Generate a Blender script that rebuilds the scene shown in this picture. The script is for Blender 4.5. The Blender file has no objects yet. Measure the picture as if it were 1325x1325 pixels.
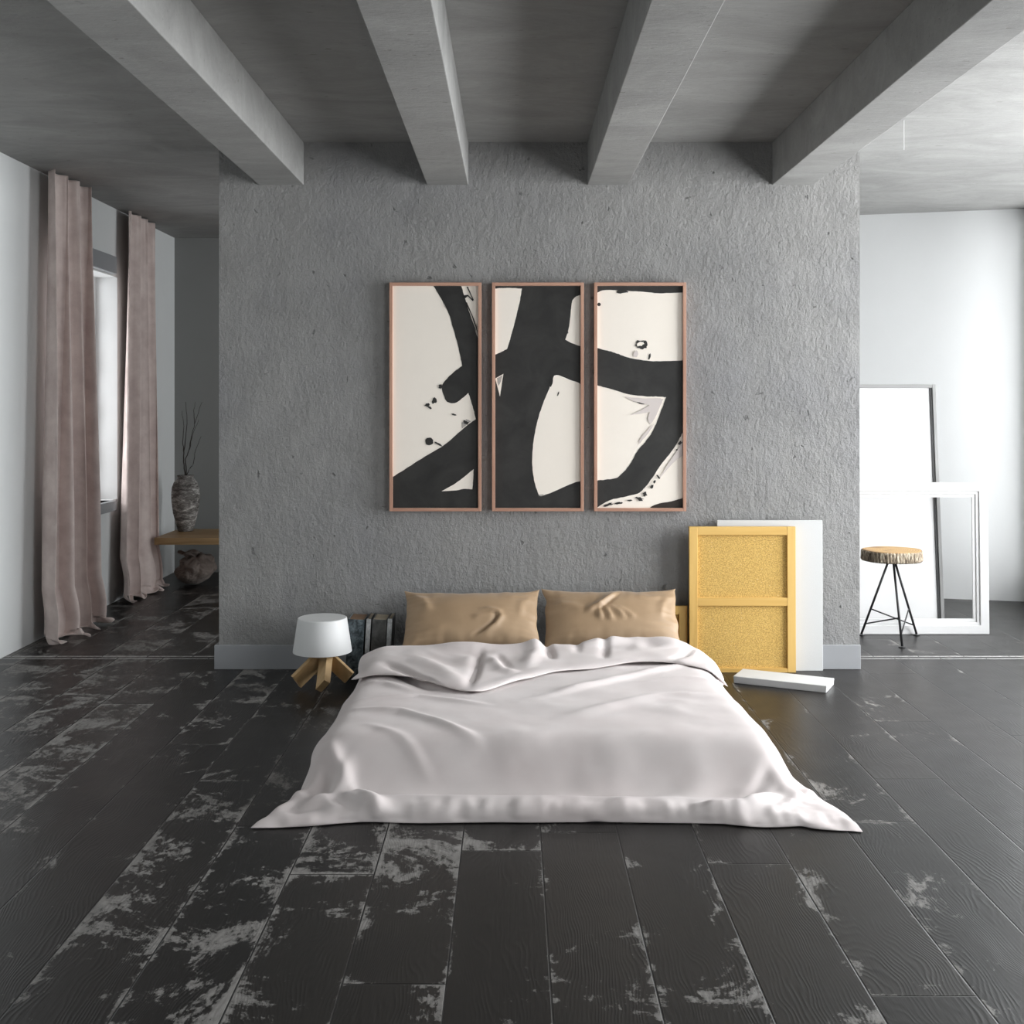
import bpy, bmesh, math, random
from mathutils import Vector, Matrix, noise
from mathutils.geometry import tessellate_polygon
PI = math.pi
S = bpy.context.scene
COL = S.collection

# ------------------------------------------------------------------ camera, sky, window light, exposure
F, D, H0 = 1500.0, 6.608, 1.507          # focal length (px of 1325), camera distance to the plaster wall, eye height
cam = bpy.data.cameras.new('camera'); cam.sensor_width = 36; cam.lens = F / 1325 * 36
cam.shift_y = -(662.5 - 523) / 1325; cam.clip_start = .05
camo = bpy.data.objects.new('camera', cam); COL.objects.link(camo)
camo.location = (0, -D, H0); camo.rotation_euler = (PI / 2, 0, 0)
S.camera = camo
w = bpy.data.worlds.new('sky'); S.world = w; w.use_nodes = True
w.node_tree.nodes['Background'].inputs[0].default_value = (.93, .97, 1, 1)
w.node_tree.nodes['Background'].inputs[1].default_value = .6
def area(name, loc, rot, sx, sy, watts, col=(1, 1, 1)):
    l = bpy.data.lights.new(name, 'AREA'); l.shape = 'RECTANGLE'; l.size = sx; l.size_y = sy; l.energy = watts; l.color = col
    o = bpy.data.objects.new(name, l); COL.objects.link(o); o.location = loc; o.rotation_euler = rot
    return o
RW = ((-7.3, -4.4, .25, 2.85), (-2.4, -.25, .25, 2.85), (.15, 2.12, .25, 2.85))   # windows of the right wall: y0, y1, z0, z1
RWATT = (215, 365, 125)
for (a, b, c, d), e in zip(RW, RWATT):
    area('daylight_right', (4.35, (a + b) / 2, (c + d) / 2), (0, PI / 2, 0), d - c, b - a, e, (.97, .985, 1))
area('daylight_left', (-3.75, 1.65, 1.65), (0, -PI / 2, 0), 1.9, 1.5, 36, (.97, .985, 1))
S.view_settings.view_transform = 'Standard'; S.view_settings.look = 'None'
S.view_settings.gamma = 1; S.view_settings.use_curve_mapping = False
S.view_settings.exposure = 0.06
S.cycles.max_bounces = 8; S.cycles.diffuse_bounces = 5; S.cycles.glossy_bounces = 3
S.cycles.sample_clamp_indirect = 6

def at(px, py, y):
    s = F / (y + D); return Vector(((px - 662) / s, y, H0 - (py - 523) / s))
def atz(px, py, z):
    s = (py - 523) / (H0 - z); return Vector(((px - 662) / s, F / s - D, z))

# ------------------------------------------------------------------ material helpers
class NT:
    def __init__(s, name):
        s.m = bpy.data.materials.new(name); s.m.use_nodes = True; s.t = s.m.node_tree
        s.b = s.t.nodes['Principled BSDF']
    def n(s, typ, props=None, **ins):
        x = s.t.nodes.new(typ)
        for k, v in (props or {}).items(): setattr(x, k, v)
        for k, v in ins.items():
            k = k.replace('_', ' ')
            sock = x.inputs[int(k[1:])] if k[0] == 'i' and k[1:].isdigit() else x.inputs[k]
            s.put(sock, v)
        return x
    def put(s, sock, v):
        if isinstance(v, bpy.types.NodeSocket): s.t.links.new(v, sock)
        elif isinstance(v, bpy.types.Node): s.t.links.new(v.outputs[0], sock)
        else:
            if isinstance(v, tuple) and len(v) == 3 and len(sock.default_value) == 4: v = v + (1,)
            sock.default_value = v
    def math(s, op, a, b=0.0, c=None, clamp=False):
        x = s.t.nodes.new('ShaderNodeMath'); x.operation = op; x.use_clamp = clamp
        s.put(x.inputs[0], a); s.put(x.inputs[1], b)
        if c is not None: s.put(x.inputs[2], c)
        return x.outputs[0]
    def coord(s, out='Object'):
        return s.n('ShaderNodeTexCoord').outputs[out]
    def mapping(s, v, sc=(1, 1, 1), loc=(0, 0, 0), rot=(0, 0, 0)):
        return s.n('ShaderNodeMapping', Vector=v, Scale=sc, Location=loc, Rotation=rot).outputs[0]
    def noise(s, v, scale=5, detail=4, rough=.5, dist=0, dim='3D'):
        return s.n('ShaderNodeTexNoise', {'noise_dimensions': dim}, Vector=v, Scale=float(scale), Detail=float(detail), Roughness=float(rough), Distortion=float(dist)).outputs['Fac']
    def ramp(s, f, *stops, interp='LINEAR'):
        x = s.n('ShaderNodeValToRGB', Fac=f); r = x.color_ramp; r.interpolation = interp
        while len(r.elements) < len(stops): r.elements.new(.5)
        for e, (p, c) in zip(r.elements, stops):
            e.position = p; e.color = (c if isinstance(c, tuple) else (c, c, c)) + (1,)
        return x.outputs[0]
    def mix(s, f, a, b, blend='MIX'):
        x = s.t.nodes.new('ShaderNodeMix'); x.data_type = 'RGBA'; x.blend_type = blend
        s.put(x.inputs[0], f); s.put(x.inputs[6], a); s.put(x.inputs[7], b); return x.outputs[2]
    def bump(s, h, strength=.3, dist=.01, nrm=None):
        x = s.n('ShaderNodeBump', Height=h, Strength=float(strength), Distance=float(dist))
        if nrm is not None: s.put(x.inputs['Normal'], nrm)
        return x.outputs[0]
    def out(s, col=None, rough=None, nrm=None, metal=None, spec=None, **kw):
        for k, v in (('Base Color', col), ('Roughness', rough), ('Normal', nrm), ('Metallic', metal), ('Specular IOR Level', spec)):
            if v is not None: s.put(s.b.inputs[k], v)
        for k, v in kw.items(): s.put(s.b.inputs[k.replace('_', ' ')], v)
        return s.m
def paint(name, col, rough=.6, bump=0, scale=40, var=.06, spec=None):
    t = NT(name); v = t.coord()
    n = t.noise(v, scale * .08, 4, .6)
    c = t.mix(n, tuple(x * (1 - var) for x in col), tuple(min(1, x * (1 + var)) for x in col))
    nr = t.bump(t.noise(v, scale, 4, .6), bump, .004) if bump else None
    return t.out(c, rough, nr, spec=spec)

M = {}
def m_plaster():
    t = NT('grey_plaster'); v = t.coord()
    dv = t.mapping(v, (1.0, 1.0, .75))
    big = t.noise(dv, 1.3, 5, .6)
    mid = t.noise(dv, 9, 5, .6, .2)
    f1 = t.noise(dv, 30, 6, .72, .0); f2 = t.noise(dv, 75, 4, .7, .0)
    lump = t.math('MULTIPLY', t.ramp(f1, (.42, 0.0), (.64, 1.0)), t.ramp(t.noise(dv, 5, 3, .6), (.35, .35), (.65, 1.0)))
    pit = t.ramp(t.noise(t.mapping(v, (1, 1, 1), (3.3, 1, 7)), 15, 3, .5, .4), (.265, 0.0), (.31, 1.0))
    hgt = t.math('ADD', t.math('MULTIPLY', lump, .55), t.math('ADD', t.math('MULTIPLY', f2, .45), t.math('MULTIPLY', mid, 1.0)))
    hgt = t.math('ADD', hgt, t.math('MULTIPLY', pit, .5))
    c = t.ramp(big, (.3, (.262, .264, .272)), (.5, (.31, .31, .306)), (.7, (.352, .35, .34)))
    c = t.mix(t.math('MULTIPLY', mid, .35), c, (.26, .255, .243))
    c = t.mix(t.math('MULTIPLY', t.math('SUBTRACT', 1.0, pit), .6), c, (.10, .10, .10))
    return t.out(c, .82, t.bump(hgt, 1.0, .013), spec=.3)
M['plaster'] = m_plaster()
def m_concrete(name, c0, c1):
    t = NT(name); v = t.coord()
    st = t.noise(t.mapping(v, (.8, 1.5, 1.5)), 2.2, 8, .68, .9)
    fi = t.noise(t.mapping(v, (4, 9, 9)), 5, 6, .7)
    c = t.mix(t.ramp(st, (.32, 0.0), (.68, 1.0)), c0, c1)
    c = t.mix(t.math('MULTIPLY', fi, .4), c, tuple(x * .6 for x in c0))
    sp = t.ramp(t.noise(t.mapping(v, (1, 2.5, 2.5)), 16, 2, .5), (.26, 1.0), (.30, 0.0))
    c = t.mix(t.math('MULTIPLY', sp, .4), c, (.09, .08, .07))
    return t.out(c, .7, t.bump(t.math('ADD', fi, t.math('MULTIPLY', sp, -.6)), .35, .008), spec=.3)
M['concrete'] = m_concrete('concrete', (.25, .25, .243), (.36, .36, .35))
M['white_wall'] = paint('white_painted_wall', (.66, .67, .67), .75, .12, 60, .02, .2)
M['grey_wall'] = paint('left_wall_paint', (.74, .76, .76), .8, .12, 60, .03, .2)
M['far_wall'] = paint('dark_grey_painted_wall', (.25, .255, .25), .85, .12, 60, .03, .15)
M['skirting'] = paint('skirting_grey', (.32, .33, .345), .5, .05, 60, .04)
M['frame_white'] = paint('white_frame_paint', (.74, .74, .74), .45, .04, 80, .01)
M['board_white'] = paint('white_primed_canvas', (.62, .63, .63), .7, .15, 220, .01)
M['white_metal'] = paint('white_lamp_metal', (.72, .73, .73), .45, 0, 40, .01)
M['black_metal'] = paint('black_metal', (.012, .012, .013), .4, 0, 40, .05)
M['black_edge'] = paint('black_inner_edge', (.02, .02, .02), .5)
M['pale_frame'] = paint('pale_grey_frame', (.30, .30, .295), .5)
M['window_paint'] = paint('window_white_paint', (.75, .76, .76), .5)
M['mattress'] = paint('dark_grey_mattress_fabric', (.075, .078, .085), .9, .3, 300, .1)
def m_glass():
    t = NT('window_glass'); tr = t.n('ShaderNodeBsdfTransparent'); gl = t.n('ShaderNodeBsdfGlossy', Roughness=.02)
    mx = t.n('ShaderNodeMixShader', i0=.05, i1=tr, i2=gl)
    t.t.links.new(mx.outputs[0], t.t.nodes['Material Output'].inputs[0]); return t.m
M['glass'] = m_glass()

def m_floor():
    t = NT('black_worn_floorboards'); v = t.coord()
    sx = t.n('ShaderNodeSeparateXYZ', Vector=v); x, y = sx.outputs[0], sx.outputs[1]
    W, L = .271, 2.35
    back = t.math('GREATER_THAN', y, .29)
    xs = t.math('DIVIDE', t.math('ADD', t.math('SUBTRACT', x, .10), t.math('MULTIPLY', back, .11)), W)
    ix = t.math('FLOOR', xs); fx = t.math('SUBTRACT', xs, ix)
    r1 = t.n('ShaderNodeTexWhiteNoise', {'noise_dimensions': '1D'}, W=t.math('ADD', ix, t.math('MULTIPLY', back, 57.3))).outputs['Value']
    ys = t.math('ADD', t.math('DIVIDE', y, L), t.math('MULTIPLY', r1, 7.0))
    iy = t.math('FLOOR', ys); fy = t.math('SUBTRACT', ys, iy)
    cv = t.n('ShaderNodeCombineXYZ', X=ix, Y=iy, Z=back)
    wn = t.n('ShaderNodeTexWhiteNoise', {'noise_dimensions': '3D'}, Vector=cv.outputs[0]); r2 = wn.outputs['Value']
    rc = t.n('ShaderNodeSeparateXYZ', Vector=wn.outputs['Color'])
    r3 = rc.outputs[0]; r4 = rc.outputs[1]
    # distance to seams in metres
    ex = t.math('MULTIPLY', t.math('MINIMUM', fx, t.math('SUBTRACT', 1.0, fx)), W)
    ey = t.math('MULTIPLY', t.math('MINIMUM', fy, t.math('SUBTRACT', 1.0, fy)), L)
    eb = t.math('ABSOLUTE', t.math('SUBTRACT', y, .29))
    e = t.math('MINIMUM', ex, t.math('MINIMUM', ey, t.math('ABSOLUTE', t.math('SUBTRACT', eb, .022))))
    groove = t.ramp(t.math('MULTIPLY', e, 100.0), (.12, 1.0), (.34, 0.0))       # 0..0.0034 m
    # per board grain space
    px = t.math('ADD', t.math('MULTIPLY', fx, W), t.math('MULTIPLY', r2, 31.0))
    pv = t.n('ShaderNodeCombineXYZ', X=px, Y=t.math('MULTIPLY', y, .30), Z=t.math('MULTIPLY', r3, 17.0)).outputs[0]
    nz = t.noise(pv, 3.2, 3, .5)
    vor = t.n('ShaderNodeTexVoronoi', {'feature': 'F1'}, Vector=t.n('ShaderNodeCombineXYZ', X=px, Y=t.math('MULTIPLY', y, .42), Z=t.math('MULTIPLY', r3, 17.0)).outputs[0], Scale=2.6)
    kd = vor.outputs['Distance']
    knot = t.ramp(kd, (.05, 1.0), (.10, 0.0))
    kw = t.math('DIVIDE', .012, t.math('ADD', kd, .10))
    fld = t.math('ADD', t.math('ADD', t.math('MULTIPLY', fx, W * .55), t.math('MULTIPLY', nz, .22)), kw)
    rings = t.math('SINE', t.math('MULTIPLY', fld, 2 * PI / .0070))
    rings = t.math('MULTIPLY', t.math('ADD', rings, 1.0), .5)
    rings = t.math('MULTIPLY', t.math('POWER', rings, 1.6), t.ramp(t.noise(pv, 9, 3, .6), (.38, .15), (.62, 1.0)))
    fib = t.noise(t.n('ShaderNodeCombineXYZ', X=t.math('MULTIPLY', px, 1.0), Y=t.math('MULTIPLY', y, .045), Z=r3).outputs[0], 150, 3, .6)
    # worn paint
    wv = t.n('ShaderNodeCombineXYZ', X=t.math('ADD', x, t.math('MULTIPLY', r2, .4)), Y=t.math('ADD', t.math('MULTIPLY', y, 1.15), 3.7), Z=t.math('MULTIPLY', r4, .5)).outputs[0]
    a = t.noise(wv, 2.6, 9, .72, .5)
    fine = t.noise(t.n('ShaderNodeCombineXYZ', X=x, Y=t.math('MULTIPLY', y, .5), Z=0.0).outputs[0], 38, 6, .75, .5)
    left = t.n('ShaderNodeMapRange', Value=x, **{'From_Min': 1.2, 'From_Max': -.9}).outputs[0]     # boards are more worn towards the left
    edge = t.ramp(t.math('MULTIPLY', e, 10.0), (.0, 1.0), (.28, 0.0))
    sc = t.math('ADD', a, t.math('MULTIPLY', t.math('SUBTRACT', fine, .5), .34))
    sc = t.math('ADD', sc, t.math('MULTIPLY', edge, .075))
    sc = t.math('ADD', sc, t.math('MULTIPLY', left, .085))
    sc = t.math('ADD', sc, t.math('MULTIPLY', t.math('SUBTRACT', r4, .5), .13))
    sc = t.math('ADD', sc, t.math('MULTIPLY', t.math('SUBTRACT', rings, .5), .035))
    worn = t.ramp(sc, (.630, 0.0), (.665, .75), (.75, 1.0))
    lineworn = t.math('MULTIPLY', t.ramp(t.math('MULTIPLY', t.math('ABSOLUTE', t.math('SUBTRACT', eb, .031)), 10.0), (.03, 1.0), (.09, 0.0)), t.ramp(fine, (.3, .35), (.55, 1.0)))
    worn = t.math('MAXIMUM', worn, lineworn)
    blk = t.mix(r3, (.005, .0049, .0048), (.016, .0138, .012))
    blk = t.mix(t.math('MULTIPLY', rings, .55), blk, (.006, .006, .006))
    blk = t.mix(t.math('MULTIPLY', fib, .25), blk, (.04, .038, .036))
    gry = t.mix(fine, (.17, .163, .152), (.34, .332, .318))
    gry = t.mix(t.math('MULTIPLY', rings, .5), gry, (.10, .095, .09))
    c = t.mix(worn, blk, gry)
    c = t.mix(lineworn, c, (.62, .61, .60))
    c = t.mix(t.math('MULTIPLY', knot, .85), c, (.012, .010, .009))
    c = t.mix(groove, c, (.004, .004, .004))
    ro = t.math('ADD', .32, t.math('MULTIPLY', worn, .33))
    ro = t.math('ADD', ro, t.math('MULTIPLY', t.noise(v, 6, 4, .6), .10))
    hgt = t.math('ADD', t.math('MULTIPLY', rings, .30), t.math('MULTIPLY', fib, .35))
    hgt = t.math('ADD', hgt, t.math('MULTIPLY', groove, -1.6))
    hgt = t.math('ADD', hgt, t.math('MULTIPLY', worn, -.25))
    hgt = t.math('ADD', hgt, t.math('MULTIPLY', knot, -.4))
    return t.out(c, ro, t.bump(hgt, .5, .0022), spec=.42)
M['floor'] = m_floor()

def m_wood(name, a, b, scale=1.0, rough=.5, axis=0, rings=60):
    t = NT(name); v = t.coord()
    sc = [1.0, 1.0, 1.0]; sc[axis] = .08
    mv = t.mapping(v, tuple(s * scale for s in sc))
    n = t.noise(mv, 7, 3, .5, .4)
    r = t.math('MULTIPLY', t.math('ADD', t.math('SINE', t.math('MULTIPLY', n, float(rings))), 1.0), .5)
    f = t.noise(mv, 90, 3, .6)
    c = t.mix(t.math('ADD', t.math('MULTIPLY', r, .6), t.math('MULTIPLY', f, .4)), a, b)
    return t.out(c, rough, t.bump(f, .15, .002))
M['pine'] = m_wood('yellow_pine', (.64, .39, .105), (.77, .51, .165), 1, .5, 2, 25)
M['pine_h'] = m_wood('yellow_pine_across', (.64, .39, .105), (.77, .51, .165), 1, .5, 0, 25)
M['oak'] = m_wood('oak_bench_wood', (.27, .165, .07), (.45, .30, .15), 1, .5, 0, 50)
M['copper_wood'] = m_wood('copper_toned_wood', (.40, .215, .15), (.58, .345, .25), 1, .45, 2, 30)
M['copper_wood_h'] = m_wood('copper_toned_wood_across', (.40, .215, .15), (.58, .345, .25), 1, .45, 0, 30)
M['lamp_wood'] = m_wood('light_lamp_wood', (.50, .33, .16), (.64, .45, .24), 1, .5, 2, 25)
def m_fibre():
    t = NT('speckled_fibreboard'); v = t.coord()
    a = t.noise(v, 170, 3, .7); b = t.noise(v, 9, 4, .6)
    c = t.mix(t.ramp(a, (.36, 0.0), (.62, 1.0)), (.37, .20, .035), (.78, .52, .15))
    c = t.mix(t.math('MULTIPLY', b, .3), c, (.66, .46, .16))
    sp = t.ramp(t.noise(v, 120, 2, .5), (.69, 0.0), (.73, 1.0)); c = t.mix(t.math('MULTIPLY', sp, .7), c, (.9, .75, .45))
    return t.out(c, .75, t.bump(a, .3, .002))
M['fibre'] = m_fibre()
def m_cloth(name, c0, c1, scale=600, sheen=.3, rough=.75, bump=.15, mott=3.0, transl=0, spec=.3):
    t = NT(name); v = t.coord()
    n = t.noise(v, mott, 5, .6); f = t.noise(v, scale, 2, .5)
    c = t.mix(t.ramp(n, (.35, 0.0), (.65, 1.0)), c0, c1)
    t.out(c, rough, t.bump(f, bump, .0012), spec=spec, Sheen_Weight=sheen, Sheen_Roughness=.4)
    if transl:
        tl = t.n('ShaderNodeBsdfTranslucent', Color=c); mx = t.n('ShaderNodeMixShader', i0=transl, i1=t.b, i2=tl)
        t.t.links.new(mx.outputs[0], t.t.nodes['Material Output'].inputs[0])
    return t.m
M['duvet'] = m_cloth('dusty_pink_duvet_cotton', (.665, .60, .59), (.71, .66, .65), 500, .15, .8, .12, 2.2)
M['pillow'] = m_cloth('tan_sateen', (.38, .26, .155), (.43, .30, .185), 700, .2, .5, .08, 4, 0, .5)
M['curtain'] = m_cloth('dusty_pink_curtain_linen', (.66, .55, .52), (.82, .71, .67), 170, .3, .9, .5, 7, .12, .1)
M['sack'] = m_cloth('taupe_sack_cloth', (.26, .215, .19), (.33, .28, .25), 400, .2, .85, .2, 8, 0, .2)

# ------------------------------------------------------------------ object helpers
def link(o, parent=None):
    COL.objects.link(o)
    if parent: o.parent = parent
    return o
def mesh(name, verts, faces, mats, parent=None, smooth=False, midx=None, loc=None):
    me = bpy.data.meshes.new(name); me.from_pydata([tuple(v) for v in verts], [], faces)
    for m in (mats if isinstance(mats, (list, tuple)) else [mats]): me.materials.append(M[m] if isinstance(m, str) else m)
    if midx:
        for p, i in zip(me.polygons, midx): p.material_index = i
    if smooth:
        for p in me.polygons: p.use_smooth = True
    me.update()
    o = bpy.data.objects.new(name, me); link(o, parent)
    if loc is not None: o.location = loc
    return o
class MB:
    def __init__(s): s.v = []; s.f = []; s.mi = []
    def add(s, vs, fs, mi=0):
        n = len(s.v); s.v += [Vector(v) for v in vs]; s.f += [[i + n for i in f] for f in fs]; s.mi += [mi] * len(fs); return s
    def box(s, x0, x1, y0, y1, z0, z1, mi=0, mat=None):
        vs = [Vector((x, y, z)) for z in (z0, z1) for y in (y0, y1) for x in (x0, x1)]
        if mat: vs = [mat @ v for v in vs]
        return s.add(vs, [(0, 2, 3, 1), (4, 5, 7, 6), (0, 1, 5, 4), (2, 6, 7, 3), (0, 4, 6, 2), (1, 3, 7, 5)], mi)
    def tube(s, pts, rad, seg=8, mi=0):
        pts = [Vector(p) for p in pts]; rings = []; vs = []; fs = []
        up = Vector((.31, .17, .93))
        for i, p in enumerate(pts):
            d = (pts[min(i + 1, len(pts) - 1)] - pts[max(i - 1, 0)]).normalized()
            a = d.cross(up).normalized() if abs(d.dot(up.normalized())) < .98 else d.cross(Vector((1, 0, 0))).normalized()
            b = d.cross(a); r = rad[i] if isinstance(rad, (list, tuple)) else rad
            for k in range(seg):
                q = 2 * PI * k / seg; vs.append(p + a * math.cos(q) * r + b * math.sin(q) * r)
        for i in range(len(pts) - 1):
            for k in range(seg):
                fs.append((i * seg + k, i * seg + (k + 1) % seg, (i + 1) * seg + (k + 1) % seg, (i + 1) * seg + k))
        fs.append(tuple(range(seg))[::-1]); fs.append(tuple((len(pts) - 1) * seg + k for k in range(seg)))
        return s.add(vs, fs, mi)
    def lathe(s, prof, seg=48, mi=0, c=(0, 0, 0)):
        vs = []; fs = []
        for r, z in prof:
            for k in range(seg): vs.append((c[0] + r * math.cos(2 * PI * k / seg), c[1] + r * math.sin(2 * PI * k / seg), c[2] + z))
        for i in range(len(prof) - 1):
            for k in range(seg): fs.append((i * seg + k, i * seg + (k + 1) % seg, (i + 1) * seg + (k + 1) % seg, (i + 1) * seg + k))
        fs.append(tuple(range(seg))[::-1]); fs.append(tuple((len(prof) - 1) * seg + k for k in range(seg)))
        return s.add(vs, fs, mi)
    def build(s, name, mats, parent=None, smooth=False, bevel=0, loc=None, segs=2):
        o = mesh(name, s.v, s.f, mats, parent, smooth, s.mi, loc)
        bm = bmesh.new(); bm.from_mesh(o.data); bmesh.ops.recalc_face_normals(bm, faces=bm.faces); bm.to_mesh(o.data); bm.free()
        if bevel:
            b = o.modifiers.new('bevel', 'BEVEL'); b.width = bevel; b.segments = segs; b.limit_method = 'ANGLE'; b.angle_limit = .6
            b.harden_normals = False
        return o
def tag(o, label, cat, group=None):
    o['label'] = label; o['category'] = cat
    if group: o['group'] = group
    return o
def thing(name, loc, label, cat, group=None, rot=(0, 0, 0)):
    o = bpy.data.objects.new(name, None); o.empty_display_size = .1; link(o); o.location = loc; o.rotation_euler = rot
    return tag(o, label, cat, group)
def setting(o, label=None):
    o['kind'] = 'structure'
    if label: o['label'] = label
    return o
def autosmooth(o, ang=.7):
    for p in o.data.polygons: p.use_smooth = True
    o.data.set_sharp_from_angle(angle=ang)

# ------------------------------------------------------------------ room shell
XL, XR, ZC = -3.03, 3.93, 3.0
YB, YF = 3.8, -8.0
PX0, PX1, PT = -1.67, 1.982, .27           # plaster partition
setting(MB().box(XL - .3, XR + .3, YF - .2, YB + .2, -.2, 0).build('floor', 'floor'))
setting(MB().box(XL - .3, XR + .3, YF - .2, YB + .2, ZC, ZC + .2).build('ceiling', 'concrete'))
setting(MB().box(PX0, PX1, 0, PT, 0, ZC).build('wall_centre', 'plaster'))
b = MB()
b.box(PX0 - .022, PX1, -.022, 0, 0, .137).box(PX0 - .022, PX0, 0, PT + .022, 0, .137).box(PX0, PX1, PT, PT + .022, 0, .137)
setting(b.build('baseboard_centre', 'skirting', bevel=.003))
for k, (a, c) in enumerate(((334.5, 392.7), (552, 605.5), (759.6, 812), (998.7, 1051.5))):
    setting(MB().box((a - 662) / 227, (c - 662) / 227, YF, 0, 2.757, ZC).build('ceiling_beam', 'concrete', bevel=.004))
# left wall with the window opening
LY0, LY1, LZ0, LZ1 = 1.0, 2.3, .78, 2.49
b = MB().box(XL - .3, XL, YF, LY0, 0, ZC).box(XL - .3, XL, LY1, YB, 0, ZC).box(XL - .3, XL, LY0, LY1, 0, LZ0).box(XL - .3, XL, LY0, LY1, LZ1, ZC)
setting(b.build('wall_left', 'grey_wall'))
b = MB().box(XL - .3, XR + .3, YF - .2, YF, 0, ZC); setting(b.build('wall_rear', 'far_wall'))
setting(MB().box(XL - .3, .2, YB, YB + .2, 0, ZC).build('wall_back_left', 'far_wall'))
def yb(x): return 2.54 + (x - 2.74) * (2.235 - 2.54) / (3.93 - 2.74)
MBx = MB().add([(.2, yb(.2), 0), (XR + .3, yb(XR + .3), 0), (XR + .3, YB + .2, 0), (.2, YB + .2, 0), (.2, yb(.2), ZC), (XR + .3, yb(XR + .3), ZC), (XR + .3, YB + .2, ZC), (.2, YB + .2, ZC)],
               [(0, 3, 2, 1), (4, 5, 6, 7), (0, 1, 5, 4), (1, 2, 6, 5), (2, 3, 7, 6), (3, 0, 4, 7)])
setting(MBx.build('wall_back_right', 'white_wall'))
b = MB(); ys = [YF]
for a, c, z0, z1 in RW:
    b.box(XR, XR + .25, ys[-1], a, 0, ZC); b.box(XR, XR + .25, a, c, 0, z0); b.box(XR, XR + .25, a, c, z1, ZC); ys.append(c)
b.box(XR, XR + .25, ys[-1], YB, 0, ZC)
setting(b.build('wall_right', 'white_wall'))
def window(name, x, y0, y1, z0, z1, nx, nz, th=.05, fr=.06):
    o = bpy.data.objects.new(name, None); link(o); o.location = (x, (y0 + y1) / 2, z0); o['kind'] = 'structure'
    hy, hz = (y1 - y0) / 2, z1 - z0
    f = MB().box(-th / 2, th / 2, -hy, -hy + fr, 0, hz).box(-th / 2, th / 2, hy - fr, hy, 0, hz).box(-th / 2, th / 2, -hy + fr, hy - fr, 0, fr).box(-th / 2, th / 2, -hy + fr, hy - fr, hz - fr, hz)
    f.build('window_frame', 'window_paint', o, bevel=.004)
    g = MB()
    for k in range(1, nx):
        yy = -hy + 2 * hy * k / nx; g.box(-.016, .016, yy - .016, yy + .016, fr, hz - fr)
    for k in range(1, nz):
        zz = hz * k / nz; g.box(-.014, .014, -hy + fr, hy - fr, zz - .014, zz + .014)
    g.build('glazing_bars', 'window_paint', o)
    MB().box(-.003, .003, -hy + fr, hy - fr, fr, hz - fr).build('window_pane', 'glass', o)
    return o
window('window_1', XL - .19, LY0, LY1, LZ0, LZ1, 4, 5)
for k, (a, c, z0, z1) in enumerate(RW): window('window_%d' % (k + 2), XR + .15, a, c, z0, z1, 3, 2)
setting(MB().box(XL - .1, XL + .045, LY0 + .05, LY1 - .15, LZ0 - .075, LZ0).build('trim_1', 'skirting', bevel=.004))      # sill
setting(MB().box(XL, XL + .045, LY0 + .05, LY1 - .15, LZ1, LZ1 + .13).build('trim_2', 'skirting', bevel=.004))             # lintel moulding
b = MB().box(XL - .165, XL, LY1 - .012, LY1, LZ0, LZ1).box(XL - .165, XL, LY0, LY0 + .012, LZ0, LZ1).box(XL - .165, XL, LY0, LY1, LZ1 - .012, LZ1)
setting(b.build('trim_3', 'window_paint'))                                                                                # white reveal lining

# ------------------------------------------------------------------ bed
BX0, BX1, BY0, BY1 = -.655, 1.0, -2.12, -.085
bed = thing('bed', ((BX0 + BX1) / 2, (BY0 + BY1) / 2, 0), 'low dark grey bed on the floor, almost wholly covered by the pink duvet', 'bed')
hx, hy = (BX1 - BX0) / 2, (BY1 - BY0) / 2
MB().box(-hx + .03, hx - .03, -hy + .05, hy - .01, 0, .06).build('bed_base', 'mattress', bed, bevel=.01)
MB().box(-hx, hx, -hy, hy, .06, .158).build('mattress', 'mattress', bed, smooth=True, bevel=.045, segs=5)

# duvet: surface of a draped duvet, relaxed over the mattress
def unpack(rows):
    n = len(rows) // 4; out = [[None] * len(rows[0]) for _ in range(n)]; g = []
    for c in range(4):
        block = rows[c * n:(c + 1) * n]; prev = [0] * len(block[0]); res = []
        for r in block:
            prev = [p + q for p, q in zip(prev, r)]
            acc = 0; line = []
            for q in prev: acc += q; line.append(acc / 1000)
            res.append(line)
        g.append(res)
    return g
def seglist(pl):
    return [(Vector(pl[i]), Vector(pl[i + 1])) for i in range(len(pl) - 1)]
def stroke(p, pl, wd, amp, sharp=0.0):
    """height of a soft fold running along the polyline pl at the point p (2-D)"""
    best = 1e9; tt = 0; sg = 1
    n = len(pl) - 1
    for i in range(n):
        a = Vector(pl[i]); d = Vector(pl[i + 1]) - a; L = d.length_squared
        t = max(0, min(1, (p - a).dot(d) / L)); q = a + d * t; r = p - q; dd = r.length
        if dd < best: best = dd; tt = (i + t) / n; sg = 1 if d.x * r.y - d.y * r.x > 0 else -1
    if best > 3.2 * wd: return 0
    ww = wd * (1 - sharp * .55 * sg)
    end = min(1, 4 * tt + .05, 4 * (1 - tt) + .05)
    return amp * end * math.exp(-(best / ww) ** 2)
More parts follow.
